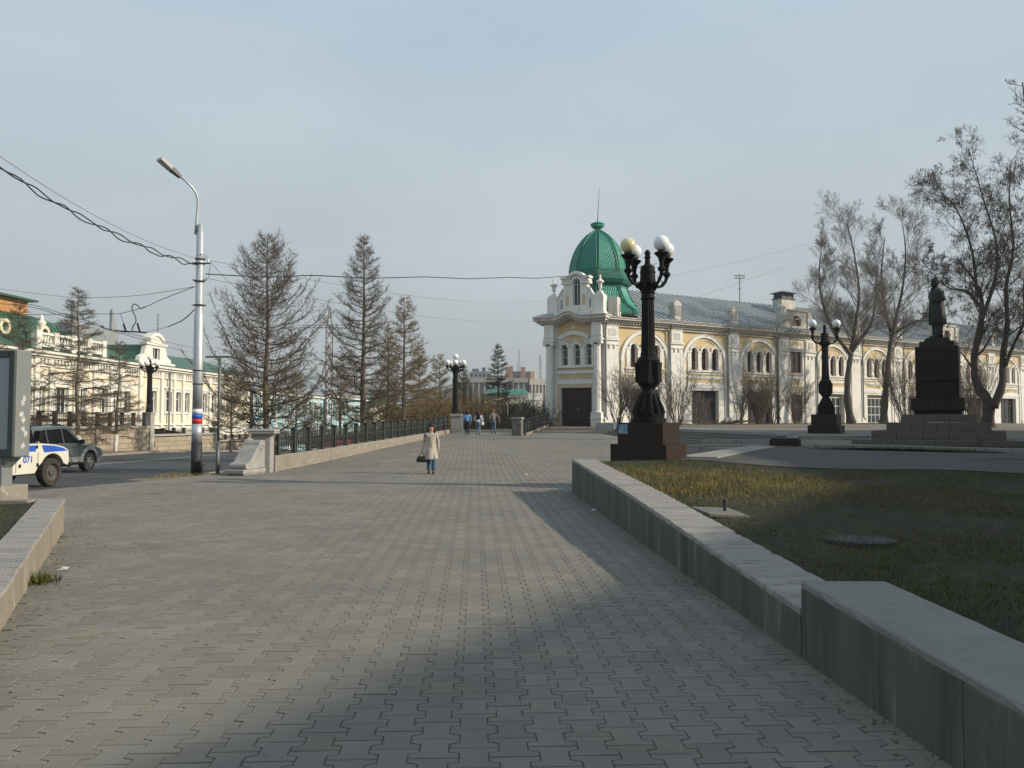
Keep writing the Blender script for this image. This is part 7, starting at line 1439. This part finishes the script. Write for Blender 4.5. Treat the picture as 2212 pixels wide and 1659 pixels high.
def bush(label, loc, H, W_, n, seedv, m, fine=.010, group='bare shrubs before the long building', hgh=.0, name='shrub', kids=9, sub=5, cat='shrub'):
    r = np.random.default_rng(seedv); t = thing(name, label, cat, loc, 0, group); S_ = Segs(); B = Segs()
    for i in range(n):
        az = r.random() * 6.283; out = W_ * (.25 + .75 * math.sqrt(r.random())); L = H * (.62 + .4 * r.random()); p = V3(.14 * math.cos(az) * W_, .14 * math.sin(az) * W_, 0); pts = [p]; k_ = 7
        for k in range(1, k_ + 1): s = k / k_; pts.append(p + V3(math.cos(az) * out * s ** 1.35, math.sin(az) * out * s ** 1.35, L * s) + r.normal(size=3) * .05 * H * .3)
        B.path(pts, .022 + .012 * r.random(), fine)
        for q in range(kids):
            s = .25 + .74 * r.random(); f = s * k_; k = min(k_ - 1, int(f)); a = pts[k] * (1 - f + k) + pts[k + 1] * (f - k); d = unit(unit(pts[k + 1] - pts[k]) + r.normal(size=3) * .45); l = H * (.10 + .15 * r.random()); b = a + d * l; b2 = b + unit(d + V3(0, 0, .5) + r.normal(size=3) * .3) * l * .7; S_.add(a, b, fine * .9, fine * .8); S_.add(b, b2, fine * .8, fine * .5)
            for w_ in range(sub): f2 = r.random(); c = a * (1 - f2) + b2 * f2; S_.add(c, c + unit(d + r.normal(size=3) * .7) * l * .42, fine * .7, fine * .5)
    put('crown', join_segs('crown', ((B, M['bark'] if m != M['hedge'] else m, 4), (S_, m, 3))), t); return t
for i, (x, Y, H, W_, n, m, lab) in enumerate((
    (1333, 62, 4.0, 1.5, 20, 'twig_grey', 'bare pale shrub before the tower corner column'), (1368, 61, 4.1, 1.5, 24, 'twig_grey', 'dense pale shrub between the planter and the tall lamp'), (1395, 61, 3.4, 1.0, 12, 'twig_grey', 'thin shrub mostly hidden behind the lamp foot'),
    (1462, 62, 4.3, 1.6, 18, 'twig_grey', 'tall fan shaped shrub just past the tall lamp'), (1598, 70, 3.4, 1.3, 12, 'twig_grey', 'sparse shrub between second and third archway'), (1640, 70, 4.2, 1.6, 46, 'twig', 'dense brown shrub filling the third archway'),
    (1722, 73, 3.8, 1.4, 20, 'twig', 'brown shrub under the rectangular window'), (1668, 72, 3.2, 1.2, 16, 'twig', 'small brown shrub beside the black footed slim lamp'), (1955, 77, 6.5, 2.6, 34, 'twig', 'large red brown shrub between the second poplar and the monument'),
    (2075, 80, 5.5, 2.4, 30, 'twig', 'brown shrub behind the monument pedestal'), (2110, 72, 5.5, 2.4, 30, 'twig', 'brown tangled shrub under the forked tree'), (1510, 66, 2.2, 1.0, 8, 'twig_grey', 'low thin shrub by the second archway'))):
    bush(lab, (gx(x, Y), Y, zr(Y) - .05), H, W_, n, 50 + i, M[m], .012)
# dark hedge mass and golden thickets down the bank past the stairs
for i, (x, Y, H, W_, n, m, zb, lab) in enumerate((
    (1070, 64, 3.6, 2.4, 80, 'hedge', -1.6, 'dark bare thicket directly behind the three walkers'), (1105, 66, 3.9, 2.4, 90, 'hedge', -1.7, 'dark bare thicket behind the scrawled pillar'), (1140, 70, 4.2, 2.6, 90, 'hedge', -1.8, 'dark thicket above the short iron fence'), (1170, 73, 4.3, 2.6, 90, 'hedge', -1.8, 'dark thicket touching the tower column'), (1040, 70, 4.2, 2.8, 80, 'hedge', -1.9, 'dark brown thicket under the golden tree by the walkers'), (1120, 82, 4.9, 3.2, 80, 'twig_dark', -2.2, 'higher pale edged thicket before the palace'), (1090, 74, 5.0, 2.8, 80, 'twig_dark', -2.0, 'dark thicket at the foot of the lone conifer'),
    (1010, 66, 4.6, 2.4, 60, 'twig_gold', -1.4, 'golden brown thicket past the stair head pedestal'), (960, 64, 3.8, 2.6, 60, 'twig_gold', -.9, 'golden thicket behind the lamp at the stair head'), (925, 60, 3.4, 2.2, 55, 'twig_gold', -.6, 'golden thicket over the far end of the iron fence'), (890, 62, 3.6, 2.2, 50, 'twig_gold', -.7, 'golden thicket below the thin pointed larch'), (985, 84, 6.0, 3.2, 55, 'twig_gold', -2.2, 'high golden brown thicket farther down the bank'), (1030, 95, 6.5, 3.4, 50, 'twig_gold', -2.8, 'rusty thicket before the flat roofed blocks'),
    (830, 75, 4.0, 2.6, 40, 'twig_gold', -1.2, 'golden undergrowth beyond the second tall larch'), (1175, 120, 8.0, 5, 60, 'twig_dark', -4, 'dark trees beyond the palace by the tower'))):
    bush(lab, (gx(x, Y), Y, zb), H, W_, n, 90 + i, M[m], .018 if m == 'hedge' else .015, group='thickets on the river bank', kids=12, sub=6)
# foot of the long building: dead leaves of cut shrubs
bush('low dead brown stalks along the foot of the second archway', (gx(1545, 70), 69.5, 1.4), .5, 3.0, 60, 140, M['seed'], .012, kids=6, sub=4)
# far woods
def tuft_mass(name, label, n, xf, yf, zf, h, m, seedv):
    r = np.random.default_rng(seedv); X, Y = xf(r, n), yf(r, n); Z = zf(X, Y); w_ = h * (.4 + .5 * r.random(n)); hh = h * (.6 + .7 * r.random(n)); V = np.empty((n, 5, 3)); a = r.random(n) * 6.28
    for q in range(3): V[:, q] = np.c_[X + w_ * .5 * np.cos(a + q * 2.1), Y + w_ * .5 * np.sin(a + q * 2.1), Z + hh * (.25 + .2 * r.random(n))]
    V[:, 3] = np.c_[X + r.normal(size=n) * .1 * h, Y, Z + hh]; V[:, 4] = np.c_[X, Y, Z - hh * .2]
    f = np.array([(0, 1, 3), (1, 2, 3), (2, 0, 3), (1, 0, 4), (2, 1, 4), (0, 2, 4)]); Fq = (f[None] + (np.arange(n) * 5)[:, None, None]).reshape(-1, 3)
    tag(put(name, quads_mesh(name, V.reshape(-1, 3), Fq, m)), label, 'woods', kind='stuff')
tuft_mass('far_woods', 'distant brown woods and gardens across the river flats', 5000, lambda r, n: -260 + 420 * r.random(n), lambda r, n: 240 + 420 * r.random(n), lambda X, Y: np.full(len(X), -7.0), 9, mat('far_tree_mass', (.10, .09, .07), (.15, .13, .09), .05, island=.3), 5)
# houses scattered far off on the left bank
WHm = mat('far_white_wall', (.60, .60, .56), rough=.9); RFm = mat('far_roofs', (.20, .18, .17), (.28, .22, .2), .01)
r = random.Random(8)
for i in range(16):
    X, Y = -150 + i * 10.5 + r.uniform(-3, 3), r.uniform(300, 420); wd, h = r.uniform(8, 16), r.uniform(5, 12); o = thing('far_house', 'small pale house among distant trees across the flats', 'house', (X, Y, -7), R(r.uniform(-20, 20)), 'pale houses on the far flats')
    mb = MB(); mb.box(0, wd, 0, 8, 0, h); put('wall', mb.mesh('wall', WHm), o); mb = MB(); mb.hexa([(-.4, -.4, h + .01), (wd + .4, -.4, h + .01), (wd + .4, 8.4, h + .01), (-.4, 8.4, h + .01)], [(wd * .2, 3.8, h + 3), (wd * .8, 3.8, h + 3), (wd * .8, 4.2, h + 3), (wd * .2, 4.2, h + 3)]); put('roof', mb.mesh('roof', RFm), o)
    mb = MB(); [mb.box(x, x + .9, -.06, -.002, z, z + 1.4) for x in np.arange(1, wd - 1, 2) for z in np.arange(1.2, h - 2, 3)]; put('window', mb.mesh('window', M['glass']), o)
# parked cars glimpsed through the railing on the street below
for i, (x, Y, col, nm) in enumerate(((735, 66, (.5, .04, .04), 'red'), (765, 72, (.65, .66, .68), 'white'), (795, 80, (.06, .2, .3), 'blue'), (826, 90, (.6, .3, .05), 'orange'), (700, 74, (.08, .09, .1), 'black'))):
    cz = thing('parked_car', f'{nm} car glimpsed through the iron fence on the street below', 'car', (gx(x, Y), Y, zs(Y)), LA); pm = mat(nm + '_car_paint', col, rough=.3, coat=.5)
    mb = shell([(-2.1, .35), (-2.1, .85), (-1.9, .95), (-1.3, .98), (1.0, .95), (1.9, .85), (2.1, .7), (2.1, .35)] + arc_pts(1.3, .3, .36, 10, 170, 6) + arc_pts(-1.3, .3, .36, 10, 170, 6), .85); mb.build('body', pm, cz, bevel=.03)
    mb = shell([(-1.7, .98), (-1.3, 1.4), (.2, 1.42), (.9, .97)], .75, .2, .98); mb.build('cabin', tint, cz, bevel=.03)
    mb = shell([(-1.28, 1.401), (-1.2, 1.44), (.1, 1.455), (.2, 1.422)], .66); mb.build('roof', pm, cz)
    for sx_ in (1.3, -1.3):
        for sd in (-1, 1): wheel(cz, sx_, sd * .74, .31, .2, sd, tyre_m, alloy, 5)
# awning and shop sign on the lower wing of the pale building
aw = thing('awning', 'small yellow shop sign board at the low end of the pale building', 'sign', tuple(Vector((-49.63 + .0844 * 112 + 1.0, 112, 0)) ), LA); mb = MB(); mb.box(-1.8, 1.8, -.3, .1, -1.25, -.55); mb.build('board', mat('yellow_sign', (.65, .42, .05), rough=.6), aw)

# thin spring haze: one even box of air round the whole place
hm = bpy.data.materials.new('haze'); hm.use_nodes = True; hn = hm.node_tree; hn.nodes.clear()
ho = hn.nodes.new('ShaderNodeOutputMaterial'); hv = hn.nodes.new('ShaderNodeVolumePrincipled'); hv.inputs['Density'].default_value = .0004; hv.inputs['Color'].default_value = (.80, .85, .90, 1); hv.inputs['Anisotropy'].default_value = .2
hn.links.new(hv.outputs[0], ho.inputs['Volume'])
mb = MB(); mb.box(-5200, 5200, -300, 4300, -14, 75); o = mb.build('haze', hm); o['kind'] = 'stuff'
